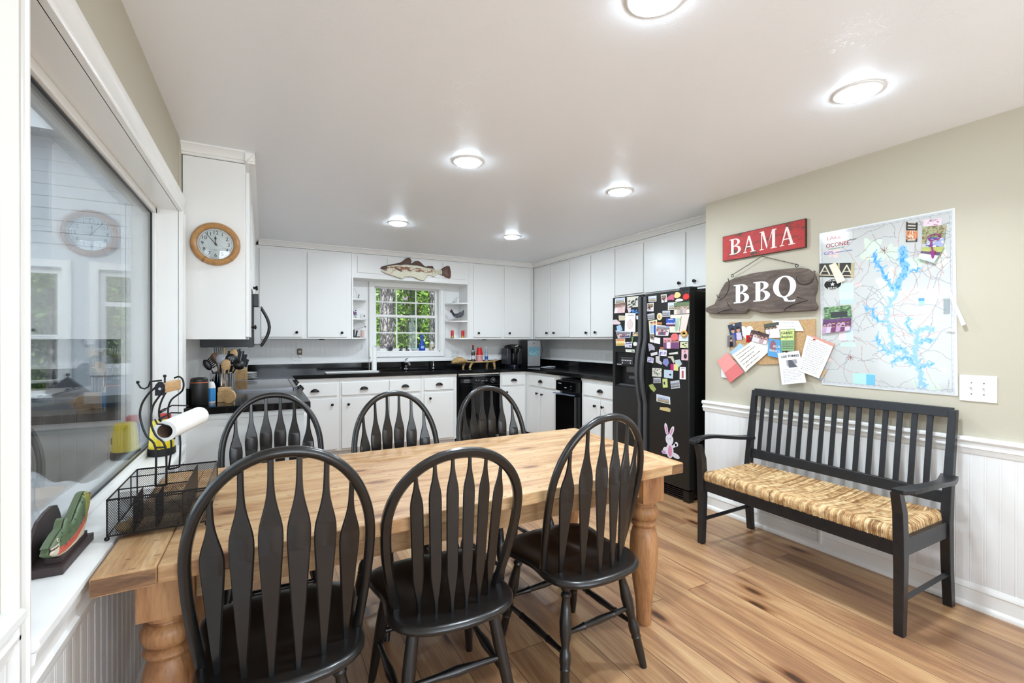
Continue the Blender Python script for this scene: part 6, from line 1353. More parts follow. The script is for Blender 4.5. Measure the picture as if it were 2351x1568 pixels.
util('wooden_spoon','light wooden spoon at the front rim of the crock','spoon',(-.216,1.180),beech,'spoon',(-.02,-.02),-.035)
util('skimmer','black perforated skimmer in the crock behind the ladle','skimmer',(-.190,1.214),blk,'skimmer',(-.02,.01),-.005)
util('ladle','round black ladle leaning out of the crock to the right','ladle',(-.152,1.175),blk,'ladle',(-.035,-.01),-.02)
util('wooden_spoon','light wooden spoon standing at the back right of the crock','spoon',(-.182,1.245),beech,'spoon',(-.01,.03),.035)
util('chopstick','gold-brown chopstick rising highest from the crock','chopstick',(-.228,1.285),beech,'fork',(.0,.035),.03)
util('wooden_fork','black and steel fork handle at the back of the crock','fork',(-.203,1.268),blk,'fork',(.01,.04),.03)
# knife block
t=T('knife_block','light wooden knife block beyond the glass cooktop','knife block',(-.200,4.955,ZW),.0)
O('block',MB().hexa([(-.058,-.04,0),(.058,-.04,0),(.058,.06,0),(-.058,.06,0)],[(-.058,-.055,.105),(.058,-.055,.105),(.058,.05,.135),(-.058,.05,.135)]),beech,t,smooth=False,bev=.003)
for i,(hx,hz) in enumerate([(-.222,1.245),(-.200,1.255),(-.191,1.235),(-.169,1.235),(-.160,1.205),(-.146,1.205),(-.148,1.166),(-.133,1.158)]):
    bx=-.245+.088*(i/7); by=4.95+.03*((i*3)%3-1)*.8; p0=Vector((bx,by,ZW+.09)); p1=Vector((hx,by-.0,hz)); d=(p1-p0).normalized()
    k=T('kitchen_knife','black handled kitchen knife in the wooden block, %s'%['leftmost of all','second from the left','third from the left','fourth from the left','fifth from the left','sixth from the left','seventh from the left','rightmost of all'][i],'knife',p0,0,'knives in the block')
    Mx=fr((0,0,0),d.cross(Vector((0,-1,0))).normalized(),d); l=(p1-p0).length
    O('blade',MB().box(-.001,.001,-.03,l*.35,-.010,.010,Mx),steel,k,smooth=False)
    hd=O('handle',MB().hexa([Mx@Vector(q) for q in ((-.007,l*.35,-.009),(.007,l*.35,-.009),(.007,l*.35,.009),(-.007,l*.35,.009))],[Mx@Vector(q) for q in ((-.008,l,-.011),(.008,l,-.011),(.008,l,.011),(-.008,l,.011))]),blk,k,smooth=False,bev=.003)
    O('tang',MB().box(.0072,.0092,l*.37,l*.96,-.002,.002,Mx),steel,hd,smooth=False)
for i in range(4):
    one('dinner_plate',MB().lathe([(.055,0),(.075,.002),(.115,.012),(.118,.0145),(.114,.0145),(.075,.005),(.001,.0035)],40,(-.180,5.12,ZW+i*.0175)),plas,'white dinner plate behind the knife block, %s of the stack'%['lowest','second from the bottom','third from the bottom','top'][i],'plate','stack of white plates')
# ---------------------------------------------------------------- back worktop items
t=T('drying_mat','white folded drying mat on the worktop left of the sink','mat',(.89,5.60,ZW))
O('upper_layer',MB().box(-.29,.29,-.085,.085,.009,.017),mat('white_cloth',(.90,.90,.89),.9),t,bev=.004); O('lower_layer',MB().box(-.285,.285,-.08,.08,0,.008),MATS['white_cloth'],t,bev=.003)
t=T('paper_towel_holder','steel paper towel holder with a thin white roll left of the faucet','paper towel holder',(1.165,5.72,ZW))
O('base',MB().lathe([(.070,0),(.072,.003),(.070,.010),(.03,.014),(.006,.016)],32),chrome,t); O('rod',MB().cyl((0,0,.012),(0,0,.315),.005,10),chrome,t); O('side_arm',MB().tube([(-.062,-.02,.008),(-.064,-.02,.16),(-.050,-.015,.165)],.003,6),chrome,t)
rl=tag(O('paper_towel_roll',MB().lathe([(.012,0),(.030,0),(.030,.275),(.012,.275)],28).rings([[Vector((-.028-.030*q+.003*math.sin(9*q),-.01-.015*q,.272-.0*q)) for q in (0,.35,.7,1,1,.7,.35,0)],[Vector((-.020-.022*q,-.012-.012*q+ (.002 if i_>3 else 0),.10+.02*q)) for i_,q in enumerate((0,.35,.7,1,1,.7,.35,0))]],False),mat('towel_paper',(.93,.93,.92),.9),loc=(1.165,5.72,ZW+.018)),'thin upright paper towel roll on the steel holder by the sink','paper towel')
t=T('faucet','chrome single-lever kitchen faucet behind the sink','faucet',(1.625,5.985,ZW))
O('body',MB().lathe([(.030,0),(.030,.006),(.022,.012),(.022,.075),(.026,.090),(.022,.105),(.001,.108)],24),chrome,t); O('spout',MB().tube([(0,0,.05),(.0,-.04,.085),(0,-.11,.095),(0,-.16,.080),(0,-.17,.065)],[.015,.014,.012,.011,.011],12),chrome,t); O('lever',MB().tube([(0,0,.10),(-.005,.01,.125),(.035,.02,.140)],[.010,.008,.005],10),chrome,t)
t=T('side_sprayer','slim chrome side sprayer standing right of the faucet','sprayer',(1.995,5.985,ZW))
O('collar',MB().lathe([(.020,0),(.018,.010),(.011,.014)],18),chrome,t); O('wand',MB().lathe([(.010,.012),(.012,.05),(.009,.075),(.013,.095),(.012,.105),(.001,.107)],16),chrome,t); O('spray_head',MB().box(-.028,.010,-.010,.008,.093,.105),chrome,t,bev=.003)
# pig serving board
t=T('pig_serving_board','carved light wooden pig shaped serving board standing on four legs','serving board',(2.545,5.83,ZW))
O('board',MB().rings([[Vector((x,dy,z)) for dy,z in ((-.055*w,.076+h),(-.06*w,.084+h),(-.055*w,.092+h),(.055*w,.092+h),(.06*w,.084+h),(.055*w,.076+h))] for x,w,h in ((-.17,.6,.012),(-.13,.9,.002),(-.05,1,-.004),(.10,1,-.004),(.22,.95,.0),(.28,.9,.008),(.315,.75,.018),(.335,.45,.012))]),carved,t)
hd=O('head',MB().rings([[Vector((x,w*math.cos(a),z+h*math.sin(a))) for a in [2*PI*k/16 for k in range(16)]] for x,z,w,h in ((-.345,.084,.018,.016),(-.340,.086,.030,.026),(-.30,.098,.042,.040),(-.25,.108,.055,.048),(-.20,.104,.058,.044),(-.155,.092,.045,.026),(-.12,.086,.03,.010))]),carved,t)
O('ear',MB().ell((-.205,-.056,.110),(.036,.008,.026),14,8),carved,hd); O('eye',MB().ell((-.285,-.043,.108),(.006,.003,.004),8,6),brown,hd)
for x,dx in ((-.14,-.035),(-.06,-.045),(.20,-.02),(.255,.015)):
    yy=-.035 if x in(-.06,.255) else .035
    O('leg',MB().tube([(x,yy,.084),(x+dx*.6,yy,.045),(x+dx,yy-.003,0)],[.020,.017,.015],10),carved,t)
zb2=ZW+.0885
def bottle(nm,lab,x,y,h_,liq,lab1,cap,grp=None):
    t=T(nm,lab,'bottle',(x,y,zb2)); s=h_/.22
    O('glass_body',MB().lathe([(.024*s,0),(.0275*s,.004),(.0275*s,.09*s),(.024*s,.115*s),(.0135*s,.155*s),(.011*s,.19*s),(.0125*s,.2*s),(.0125*s,.205*s),(.001,.205*s)],20),liq,t)
    O('label',MB().lathe([(.0280*s,.030*s),(.0280*s,.080*s)],20,cap=False),lab1,t)
    O('neck_label',MB().lathe([(.0190*s,.132*s),(.0155*s,.150*s)],16,cap=False),lab1,t)
    O('cap',MB().lathe([(.0135*s,.205*s),(.0135*s,.217*s),(.001,.22*s)],16),cap,t); return t
bottle('soda_bottle','dark cola bottle with white label on the pig serving board',2.505,5.83,.225,mat('cola_glass',(.12,.06,.05),.06,coat=1),mat('pale_label',(.80,.78,.80),.5),red)
bottle('soda_bottle','clear bottle with a blue label on the pig serving board',2.705,5.83,.19,mat('clear_bottle',(.62,.68,.72),.08,coat=1),mat('deep_blue_label',(.12,.35,.65),.4),plas)
for i in range(8):
    zz=zb2+.0005+i*.011; lab='red plastic party cup, %s of the upside-down stack on the pig board'%['lowest','second lowest','third lowest','fourth lowest','fourth highest','third highest','second highest','topmost'][i]
    one('party_cup',MB().lathe([(.047,0),(.0485,.002),(.047,.004),(.0465,.006),(.033,.110),(.0,.110)][:-1]+[(.001,.110)],28,(2.600,5.83,zz),cap=False),red,lab,'cup','stacked red party cups')
rimw=mat('cup_rim_white',(.92,.9,.9),.4)
for o in [o for o in COL.objects if o.name.startswith('party_cup')]:
    O('white_rim',MB().lathe([(.0475,.0),(.049,.002),(.0478,.0045)],28,cap=False),rimw,o)
# coffee maker
t=T('coffee_maker','black single-serve coffee maker on the back worktop','coffee maker',(3.115,5.84,ZW),.12)
O('base',MB().prism([(.085*math.cos(2*PI*k/28)*1.12,.12*math.sin(2*PI*k/28)) for k in range(28)],0,.035),mat('blue_black',(.06,.08,.12),.25),t,bev=.004)
O('water_tank',MB().box(-.125,-.055,-.06,.10,.035,.265),mat('smoky_tank',(.22,.22,.24),.12),t,bev=.012)
O('body',MB().box(-.055,.100,-.03,.11,.035,.27).box(-.055,.02,-.10,-.03,.035,.20),mat('keur_black',(.05,.05,.055),.2),t,bev=.014)
O('drip_column',MB().box(.02,.100,-.11,-.03,.035,.215),mat('grey_black_handle2',(.14,.14,.15),.25),t,bev=.012)
hd=O('head',MB().rings([[Vector((x,-.02+.115*math.cos(a)*w,.262+z+.0*a+.058*max(0,math.sin(a))*w)) for a in [PI*k/14 for k in range(15)]] for x,w,z in ((-.105,.55,.0),(-.095,.85,.0),(-.05,1,.0),(.05,1,.0),(.095,.85,.0),(.105,.6,.0))]),MATS['keur_black'],t)
O('lever',MB().tube([(-.05,-.10,.285),(0,-.135,.30),(.07,-.12,.285)],[.006,.010,.006],8),chrome,hd); O('brew_head',MB().lathe([(.038,.19),(.042,.215),(.042,.26)],20,(.0,-.075,0)),MATS['keur_black'],t)
# ice maker
t=T('ice_maker','stainless countertop ice maker with a clear window in the corner','ice maker',(3.395,5.80,ZW),-.14)
W_=.095
O('case',MB().box(-W_,W_,-.12,.16,.0,.375),mat('dark_case',(.12,.12,.13),.4),t,bev=.004)
O('front_panel',MB().box(-W_,W_,-.128,-.1205,.012,.155).box(-W_,W_,-.128,-.1205,.285,.372).box(-W_,-W_+.012,-.128,-.1205,.155,.285).box(W_-.012,W_,-.128,-.1205,.155,.285),steel,t,smooth=False)
O('window',MB().box(-W_+.012,W_-.012,-.126,-.122,.155,.285),mat('ice_window',(.42,.60,.66),.12,coat=.8),t,smooth=False); 
ic=MB(); rnd=random.Random(4)
for k in range(26): x,z=rnd.uniform(-.07,.07),rnd.uniform(.165,.22); ic.box(x-.008,x+.008,-.1285,-.1262,z-.006,z+.006)
O('ice_nuggets',ic,mat('ice_green',(.66,.80,.80),.2),t,smooth=False)
O('logo',MB().tube([(.010*math.cos(a),-.1285,.335+.010*math.sin(a)) for a in [2*PI*k/14 for k in range(14)]],.0022,6,True),mat('dark_logo',(.15,.18,.2),.4),t)
one('cord',MB().tube([(3.64,5.93,1.33),(3.615,5.93,1.27),(3.60,5.93,1.20),(3.62,5.93,1.14),(3.645,5.93,1.08),(3.66,5.93,1.0),(3.66,5.93,ZW+.006)],.004,6).tube([(3.64,5.93,1.32),(3.665,5.93,1.26),(3.68,5.93,1.20),(3.665,5.93,1.14),(3.65,5.93,1.08)],.004,6),blk,'black looped cord hanging in the back right corner','cord')
rnd=random.Random(8)
for i,(x,y,a,dz) in enumerate(((3.50,5.53,.3,.0),(3.52,5.50,-.2,.004),(3.56,5.52,.7,.008))):
    one('paper_sheet',MB().box(-.075,.075,-.05,.05,0,.0035,tr(x,y,ZW+dz,a)),mat('pale_sheet',(.80,.81,.84),.4),['lowest loose paper beside the ice maker','middle loose paper beside the ice maker','top loose paper beside the ice maker'][i],'paper','loose papers by the ice maker',smooth=False)
for x in (.60,2.72): one('puck_light',MB().lathe([(.030,0),(.032,.004),(.032,.0115)],20,(x,5.93,1.3395)),blk,'small black puck light under the %s back wall cabinet'%('left' if x<1 else 'right'),'puck light','puck lights under the cabinets')
# ---------------------------------------------------------------- window sill items
zs_=KZ0+.0125; ys=6.135
t=T('candle_jar','frosted white lidded jar at the left end of the kitchen window sill','jar',(1.295,6.13,zs_)); O('jar',MB().lathe([(.026,0),(.028,.004),(.028,.045),(.022,.055)],20),mat('frosted',(.86,.86,.86),.3),t); O('lid',MB().lathe([(.030,.055),(.031,.066),(.001,.068)],20),plas,t)
t=T('dark_disc','round dark grey metal disc standing on the kitchen window sill','ornament',(1.455,6.13,zs_)); O('disc',MB().turned((0,.008,.036),(0,-.008,.036),[(0,.03),(.1,.036),(.9,.036),(1,.028)],28),mat('pewter',(.30,.30,.33),.35,.6),t); O('boss',MB().turned((0,-.008,.036),(0,-.016,.036),[(0,.018),(1,.008)],18),MATS['pewter'],t); O('loop',MB().tube([(.008*math.cos(k*PI/5),0,.080+.008*math.sin(k*PI/5)) for k in range(10)],.002,6,True),MATS['pewter'],t)
for i,x in enumerate((1.60,1.683)):
    t=T('shoe_ornament','tiny black and white boot ornament on the window sill, %s of the pair'%('left' if i==0 else 'right'),'ornament',(x,6.13,zs_),0,'pair of boot ornaments')
    s=1 if i==0 else -1
    O('boot',MB().rings([[Vector((s*(dx+w*math.cos(a)),.010*math.sin(a),z)) for a in [2*PI*k/10 for k in range(10)]] for dx,w,z in ((-.006,.024,0),(-.005,.022,.010),(.004,.014,.025),(.008,.011,.045),(.010,.010,.058))]),mat('dark_slate',(.13,.14,.18),.4),t)
    O('white_dots',MB().ell((0,-.018,.015),(.006,.003,.005),8,6).ell((s*.006,-.011,.035),(.004,.003,.004),8,6),plas,t)
t=T('soap_dish','pale dish with a turquoise sponge on the window sill','soap dish',(1.785,6.13,zs_)); O('dish',MB().lathe([(.018,0),(.024,.004),(.042,.022),(.040,.022),(.02,.008),(.001,.007)],24),plas,t); O('sponge',MB().box(-.042,.042,-.014,.014,.022,.034),mat('turquoise_sponge',(.62,.84,.84),.9),t,bev=.003)
t=T('spray_bottle','tall blue spray bottle on the kitchen window sill','spray bottle',(1.885,6.13,zs_))
O('bottle',MB().rings([[Vector((w*math.cos(a),w*.6*math.sin(a),z)) for a in [2*PI*k/20 for k in range(20)]] for w,z in ((.038,0),(.042,.004),(.043,.05),(.038,.08),(.027,.11),(.019,.14),(.014,.165),(.013,.178))]),bluep,t)
O('label',MB().rings([[Vector((w*1.02*math.cos(a),w*.62*math.sin(a),z)) for a in [PI+.45+k*.224 for k in range(11)]] for w,z in ((.043,.018),(.0435,.05),(.039,.075))],False) if 0 else MB().ell((0,-.0245,.045),(.026,.004,.020),14,8),mat('pale_blue_label',(.60,.72,.90),.4),t)
O('trigger',MB().hexa([(-.012,-.008,.175),(.014,-.008,.175),(.014,.008,.175),(-.012,.008,.175)],[(-.030,-.007,.215),(.012,-.007,.215),(.012,.007,.215),(-.030,.007,.215)]).hexa([(-.022,-.004,.16),(-.016,-.004,.16),(-.016,.004,.16),(-.022,.004,.16)],[(-.016,-.004,.19),(-.010,-.004,.19),(-.010,.004,.19),(-.016,.004,.19)]),mat('trigger_blue',(.10,.28,.72),.3),t,bev=.003)
t=T('soap_bottle','cream bottle with rounded cap at the right end of the window sill','bottle',(2.02,6.13,zs_)); O('bottle',MB().lathe([(.030,0),(.033,.004),(.033,.080),(.030,.088)],22),mat('beige_bottle',(.82,.76,.68),.4),t); O('cap',MB().lathe([(.031,.088),(.031,.100),(.020,.118),(.008,.126),(.001,.127)],22),mat('pale_cap',(.88,.88,.88),.3),t); O('dark_badge',MB().ell((.006,-.031,.035),(.013,.004,.014),12,6),mat('dark_badge',(.25,.22,.2),.5),t)
one('suncatcher',MB().prism([(0,.005),(.03,.035),(.042,.02),(.03,0),(.035,-.02),(.015,-.015),(0,-.03),(-.015,-.015),(-.035,-.02),(-.03,0),(-.042,.02),(-.03,.035)],0,.004,Matrix.Translation((1.655,6.145,1.895))@Matrix.Rotation(PI/2,4,'X')),mat('pearly',(.78,.72,.76),.3),'pale butterfly suncatcher on the middle upper window pane','suncatcher',smooth=False)
# ---------------------------------------------------------------- things on the corner shelves
z1,z2,z3=UB+.0185,UB+.2505,UB+.4905
t=T('hen_figurine','navy polka-dot metal hen on a stand, on the right corner shelf','hen ornament',(2.315,5.93,z2))
O('stand',MB().prism([(.070*math.cos(a*PI/8)*1.0,.03*math.sin(a*PI/8)) for a in range(16)],0,.014),mat('driftwood',(.62,.56,.50),.7),t,bev=.003); O('post',MB().cyl((0,0,.014),(0,0,.05),.003,8),steeld,t)
hen=[(-.100,.135),(-.085,.145),(-.07,.14),(-.06,.115),(-.04,.10),(.0,.10),(.03,.115),(.06,.125),(.085,.14),(.10,.165),(.115,.15),(.108,.12),(.11,.10),(.09,.085),(.06,.06),(.02,.042),(-.02,.042),(-.05,.06),(-.075,.09),(-.085,.115),(-.105,.118)]
b=O('body',MB().prism(hen,-.012,.012,Matrix.Rotation(PI/2,4,'X')),mat('navy_hen',(.08,.10,.17),.4),t,bev=.004,smooth=False)
dt=MB(); rnd=random.Random(2)
for k in range(9):
    for j in range(3):
        x=-.05+k*.018+(j%2)*.009; z=.058+j*.018+max(0,x)*.35
        if inpoly(np.array(x),np.array(z),hen): dt.ell((x,-.0125,z),(.0038,.001,.0038),8,4)
O('white_dots',dt,plas,b); O('comb',MB().ell((-.085,0,.150),(.012,.005,.008),10,6).ell((-.098,0,.112),(.006,.005,.008),8,6),mat('comb_red',(.70,.25,.2),.5),b)
for i,x in enumerate((2.235,2.385)):
    t=T('shell_shaker','red shotgun-shell salt shaker with brass base, %s of the pair'%('left' if i==0 else 'right'),'shaker',(x,5.91,z1),0,'pair of shell shakers')
    O('brass_base',MB().lathe([(.021,0),(.0225,.003),(.020,.006),(.020,.028)],22),brass,t); O('hull',MB().lathe([(.0198,.028),(.0198,.094),(.017,.100),(.001,.100)],22),mat('shell_red',(.78,.10,.12),.35),t)
one('white_figurine',MB().lathe([(.022,0),(.025,.01),(.018,.04),(.024,.06),(.012,.085),(.001,.09)],18,(2.33,5.95,z3)),plas,'small white figurine on the top right corner shelf','figurine')
one('white_figurine',MB().lathe([(.020,0),(.030,.01),(.030,.07),(.014,.10),(.016,.12),(.001,.125)],20,(.965,5.90,z3)),plas,'white vase on the top left corner shelf','vase')
t=T('hummingbird_ornament','tiny grey and white bird ornament on the top left corner shelf','ornament',(1.02,5.93,z3)); O('body',MB().ell((0,0,.024),(.008,.008,.018),10,8).ell((.004,0,.05),(.010,.006,.008),10,6),mat('grey_bird',(.5,.5,.48),.4),t); O('base',MB().lathe([(.010,0),(.010,.006),(.001,.007)],12),plas,t)
t=T('flower_pot','small pot of purple flowers on the left corner shelf','flowers',(.965,5.88,z2)); O('pot',MB().lathe([(.016,0),(.020,.035),(.001,.036)],16),clear,t); fl=MB(); rnd=random.Random(1); [fl.ell((rnd.uniform(-.018,.022),rnd.uniform(-.012,.012),rnd.uniform(.05,.095)),(.010,.010,.008),8,5) for k in range(9)]; O('blossoms',fl,mat('purple_petals',(.42,.22,.48),.6),t); O('stems',MB().tube([(0,0,.03),(.004,0,.06)],.003,5).tube([(0,0,.03),(-.01,0,.07)],.002,5),mat('dark_stem',(.25,.28,.2),.6),t)
one('small_card',MB().box(1.000,1.030,5.91,5.914,z2,z2+.055),paper,'small white card standing on the left corner shelf','card',smooth=False)
one('glass_block',MB().box(1.040,1.075,5.93,5.955,z2,z2+.05),mat('pale_block',(.83,.83,.83),.2),'pale square block on the left corner shelf','block',bev=.004)
t=T('picture_frame','small white picture frame on the left corner shelf','picture frame',(1.095,5.97,z2)); O('frame',MB().box(-.022,.022,-.004,.004,0,.065),plas,t,smooth=False,bev=.002); O('picture',MB().ell((0,-.005,.035),(.010,.002,.012),10,6),mat('grey_picture',(.45,.45,.42),.5),t)
t=T('wire_sign','thin grey wire hoop sign with letters on the lowest left corner shelf','wire sign',(1.035,5.96,z1)); O('hoop',MB().tube([(.075*math.cos(a)-.0,0,.125+.07*math.sin(a)) for a in [k*PI/12+.15 for k in range(12)]],.0018,6).tube([(-.06,0,.09),(.05,0,.13)],.0018,6).tube([(-.06,0,.0),(-.06,0,.12)],.0018,6).ell((.07,0,.135),(.012,.004,.012),10,6),mat('grey_wire',(.5,.5,.5),.4,.5),t)
one('black_ornament',MB().box(.945,.968,5.88,5.90,z1,z1+.095).hexa([(.972,5.88,z1),(.990,5.88,z1),(.990,5.90,z1),(.972,5.90,z1)],[(.985,5.88,z1+.085),(1.005,5.88,z1+.085),(1.005,5.90,z1+.085),(.985,5.90,z1+.085)]).box(.942,1.03,5.875,5.905,z1,z1+.012),mat('plum_black',(.14,.10,.12),.5),'black K shaped ornament on the lowest left corner shelf','ornament',smooth=False,bev=.002)
one('candle',MB().lathe([(.020,0),(.021,.003),(.021,.088),(.018,.092),(.001,.090)],20,(1.065,5.92,z1)),mat('pink_candle',(.86,.72,.68),.5),'pale pink pillar candle on the lowest left corner shelf','candle')
# ---------------------------------------------------------------- sunroom behind the pane
SZ=0.0
ST('trim_20',MB().box(-3.7,-.6,-.2,6.25,-.08,0.0),mat('sunroom_floor',(.62,.60,.57),.5),smooth=False)
sw=MB(); sid=mat('painted_siding',(.80,.82,.84),.5)
WIN=[(-2.55,-1.745,.80,2.03,1.365),(-1.468,-.735,1.05,2.03,1.70)]
def siding(mb,x0,x1,z0,z1):
    z=z0
    while z<z1-.001:
        h=min(.115,z1-z); mb.hexa([(x0,6.10,z),(x1,6.10,z),(x1,6.10,z+h),(x0,6.10,z+h)],[(x0,6.088,z),(x1,6.088,z),(x1,6.096,z+h),(x0,6.096,z+h)]); z+=.115
siding(sw,-3.7,-.6,2.16,3.25); sw.box(-3.7,-.6,6.1,6.2,2.03,3.3)
sw.box(-3.7,WIN[0][0],6.08,6.2,0,2.16).box(WIN[0][1],WIN[1][0],6.08,6.2,0,2.16).box(WIN[1][1],-.6,6.08,6.2,0,2.16)
for a,b,c,d,e in WIN: sw.box(a,b,6.08,6.2,0,c).box(a,b,6.08,6.2,d,2.16)
ST('wall_sunroom_back',sw,sid,smooth=False)
for i,(a,b,c,d,e) in enumerate(WIN):
    f=MB(); ring(f,a-.07,b+.07,c-.07,d+.085,.07,0,.022,WB(6.08)); ring(f,a,b,c,d,.045,-.08,-.03,WB(6.08)); f.box(a+.04,b-.04,e-.022,e+.022,-.08,-.02,WB(6.08))
    r=T('w','x','y',((a+b)/2,6.08,c)); r.name='window_%d'%(5+i); del r['label'],r['category']; r['kind']='structure'
    o=O('frame',f,whiteg,smooth=False,M=WB(6.08)@Matrix()); o.data.transform(Matrix()); 
    o.data.transform(WB(6.08).inverted()@Matrix()) if 0 else None
    o.matrix_world=Matrix(); o.data.transform(Matrix.Translation((0,0,0)))
    # mesh was built in the wall frame's world coordinates already
    o.data.transform(r.matrix_world.inverted() if 0 else Matrix.Translation((-(a+b)/2,-6.08,-c))); o.parent=r
    g=O('glass_pane',MB().box(a+.04,b-.04,6.13,6.134,c+.04,d-.04),glass,smooth=False); g.data.transform(Matrix.Translation((-(a+b)/2,-6.08,-c))); g.parent=r
ST('trim_21',MB().box(-3.8,-.6,-.3,6.2,3.3,3.4),mat('sunroom_ceiling',(.60,.62,.66),.6),smooth=False)
ow=MB().box(-3.8,-3.7,-.3,6.2,0,.55).box(-3.8,-3.7,-.3,6.2,2.3,3.3)
for y in (-.3,1.2,2.8,4.4,5.9): ow.box(-3.8,-3.7,y,y+.14,.55,2.3)
ow.box(-3.8,-.6,-.3,-.2,0,3.3)
ST('wall_sunroom_outer',ow,sid,smooth=False)
ST('trim_22',MB().box(-.60,-.45,-.3,WY0-.1,ZC,3.3).box(-.62,-.6,WY1+.05,6.1,0,3.3).box(-.62,-.6,WY0-.1,WY1+.05,ZC-.2,3.3),sid,smooth=False)
woodg=woodm('grey_brown_cladding',(.40,.36,.33),(.52,.47,.43),(.60,.56,.52),(9,9,2),knots=False)
t=T('wood_clad_cabinet','grey wood clad bar cabinet with dark top seen through the big pane','cabinet',(-1.22,4.45,0))
cb=MB()
for k in range(12): cb.box(-.52+k*.0867,-.52+k*.0867+.084,-.25,.25,.02,.70)
O('cladding',cb,woodg,t,smooth=False); O('band',MB().box(-.54,.54,-.27,.27,.70,.735),blk,t,smooth=False,bev=.004)
cb=MB()
for k in range(12): cb.box(-.52+k*.0867,-.52+k*.0867+.084,-.25,.25,.735,.87)
O('upper_cladding',cb,woodg,t,smooth=False); O('top',MB().box(-.55,.55,-.28,.28,.87,.90),mat('slate_top',(.20,.22,.26),.3),t,smooth=False,bev=.004)
t=T('birdhouse','small wooden birdhouse with a dark pyramid roof seen through the big pane','birdhouse',(-1.20,4.28,.9005),.35)
O('house',MB().box(-.075,.075,-.075,.075,0,.075),woodg,t,smooth=False,bev=.002)
O('roof',MB().add([(-.11,-.11,.075),(.11,-.11,.075),(.11,.11,.075),(-.11,.11,.075),(0,0,.185)],[(0,1,4),(1,2,4),(2,3,4),(3,0,4),(3,2,1,0)]),mat('slate_roof',(.20,.20,.23),.35),t,smooth=False)
O('finial',MB().ell((0,0,.195),(.012,.012,.014),10,6),MATS['slate_roof'],t)
# white throw lying rumpled over a low bench
t=T('daybed','low grey daybed under the window pane in the sunroom','daybed',(-1.25,2.75,0))
O('frame',MB().box(-.50,.50,-.95,.95,.08,.34),woodg,t,smooth=False,bev=.01)
for x in (-.45,.45):
    for y in (-.9,.9): O('leg',MB().box(x-.03,x+.03,y-.03,y+.03,0,.08),woodg,t,smooth=False)
U,V=np.meshgrid(np.linspace(-1,1,70),np.linspace(-1,1,110)); rs=np.random.RandomState(4)
Z=.42+.20*np.exp(-((U+.1)/.75)**2)*(.6+.4*np.cos(V*1.3))+.02*np.sin(9*U+5*V+3*np.sin(2*V))+.012*np.sin(23*U-9*V)-.30*np.clip(np.abs(U)-.86,0,1)/.14-.30*np.clip(np.abs(V)-.93,0,1)/.07
vs=np.dstack([U*.53,V*.98,Z]).reshape(-1,3); ix=np.arange(U.size).reshape(U.shape); fa=np.stack([ix[:-1,:-1],ix[:-1,1:],ix[1:,1:],ix[1:,:-1]],-1).reshape(-1,4)
cm=MB(); cm.v=[tuple(v) for v in vs.tolist()]; cm.f=[tuple(f) for f in fa.tolist()]
th=O('throw_blanket',cm,mat('white_throw',(.88,.87,.86),.9,sheen=.5),loc=(-1.25,2.75,0)); tag(th,'rumpled white throw blanket covering the daybed outside the pane','blanket'); sd=th.modifiers.new('s','SOLIDIFY'); sd.thickness=.012
# ---------------------------------------------------------------- garden
gm=mat('leaf_litter',(.40,.38,.28),.9); n=N(gm); g=n.noise(n.coord(),1.3,6); n.col(n.ramp(g.outputs[0],[(.35,(.30,.36,.16)),(.5,(.42,.46,.22)),(.62,(.52,.47,.38)),(.7,(.62,.6,.52))]))
ST('trim_30',MB().box(-30,30,6.3,45,-.7,-.6).box(-30,-3.8,-10,6.3,-.7,-.6),gm,smooth=False)
bark=mat('furrowed_bark',(.42,.38,.36),.85); n=N(bark); v=n.coord((4.5,4.5,1.25)); w=n.noise(v,3,3); ad=n.n('VectorMath',operation='ADD'); n.l(v,ad.inputs[0]); n.l(w.outputs[1],ad.inputs[1]); vo=n.n('TexVoronoi',feature='DISTANCE_TO_EDGE'); vo.inputs['Scale'].default_value=3.2; n.l(ad.outputs[0],vo.inputs['Vector'])
n.col(n.ramp(vo.outputs['Distance'],[(0,(.16,.15,.16)),(.09,(.30,.29,.31)),(.18,(.52,.51,.54)),(.4,(.68,.66,.66))])); n.bump(vo.outputs['Distance'],.9,.05)
def leafmat(name,c1,c2,c3):
    m=mat(name,c2,.55); n=N(m); g=n.noise(n.coord(),2.2,3); g2=n.noise(n.coord(),18,2); c=n.ramp(g.outputs[0],[(.35,c1),(.5,c2),(.62,c3)]); n.col(n.mix(c,n.ramp(g2.outputs[0],[(.35,(.6,.66,.55)),(.6,(1,1,1))]),.8,'MULTIPLY'))
    b=n.b; tr_=n.n('BsdfTranslucent'); n.l(c,tr_.inputs[0]); ms=n.n('MixShader'); ms.inputs[0].default_value=.4; out=m.node_tree.nodes['Material Output']; n.l(b.outputs[0],ms.inputs[1]); n.l(tr_.outputs[0],ms.inputs[2]); n.l(ms.outputs[0],out.inputs[0]); return m
LF=[leafmat('fresh_leaves',(.36,.56,.20),(.56,.74,.32),(.78,.88,.48)),leafmat('mid_leaves',(.30,.48,.22),(.46,.65,.32),(.66,.79,.44)),leafmat('dark_leaves',(.24,.38,.20),(.38,.54,.30),(.54,.68,.42))]
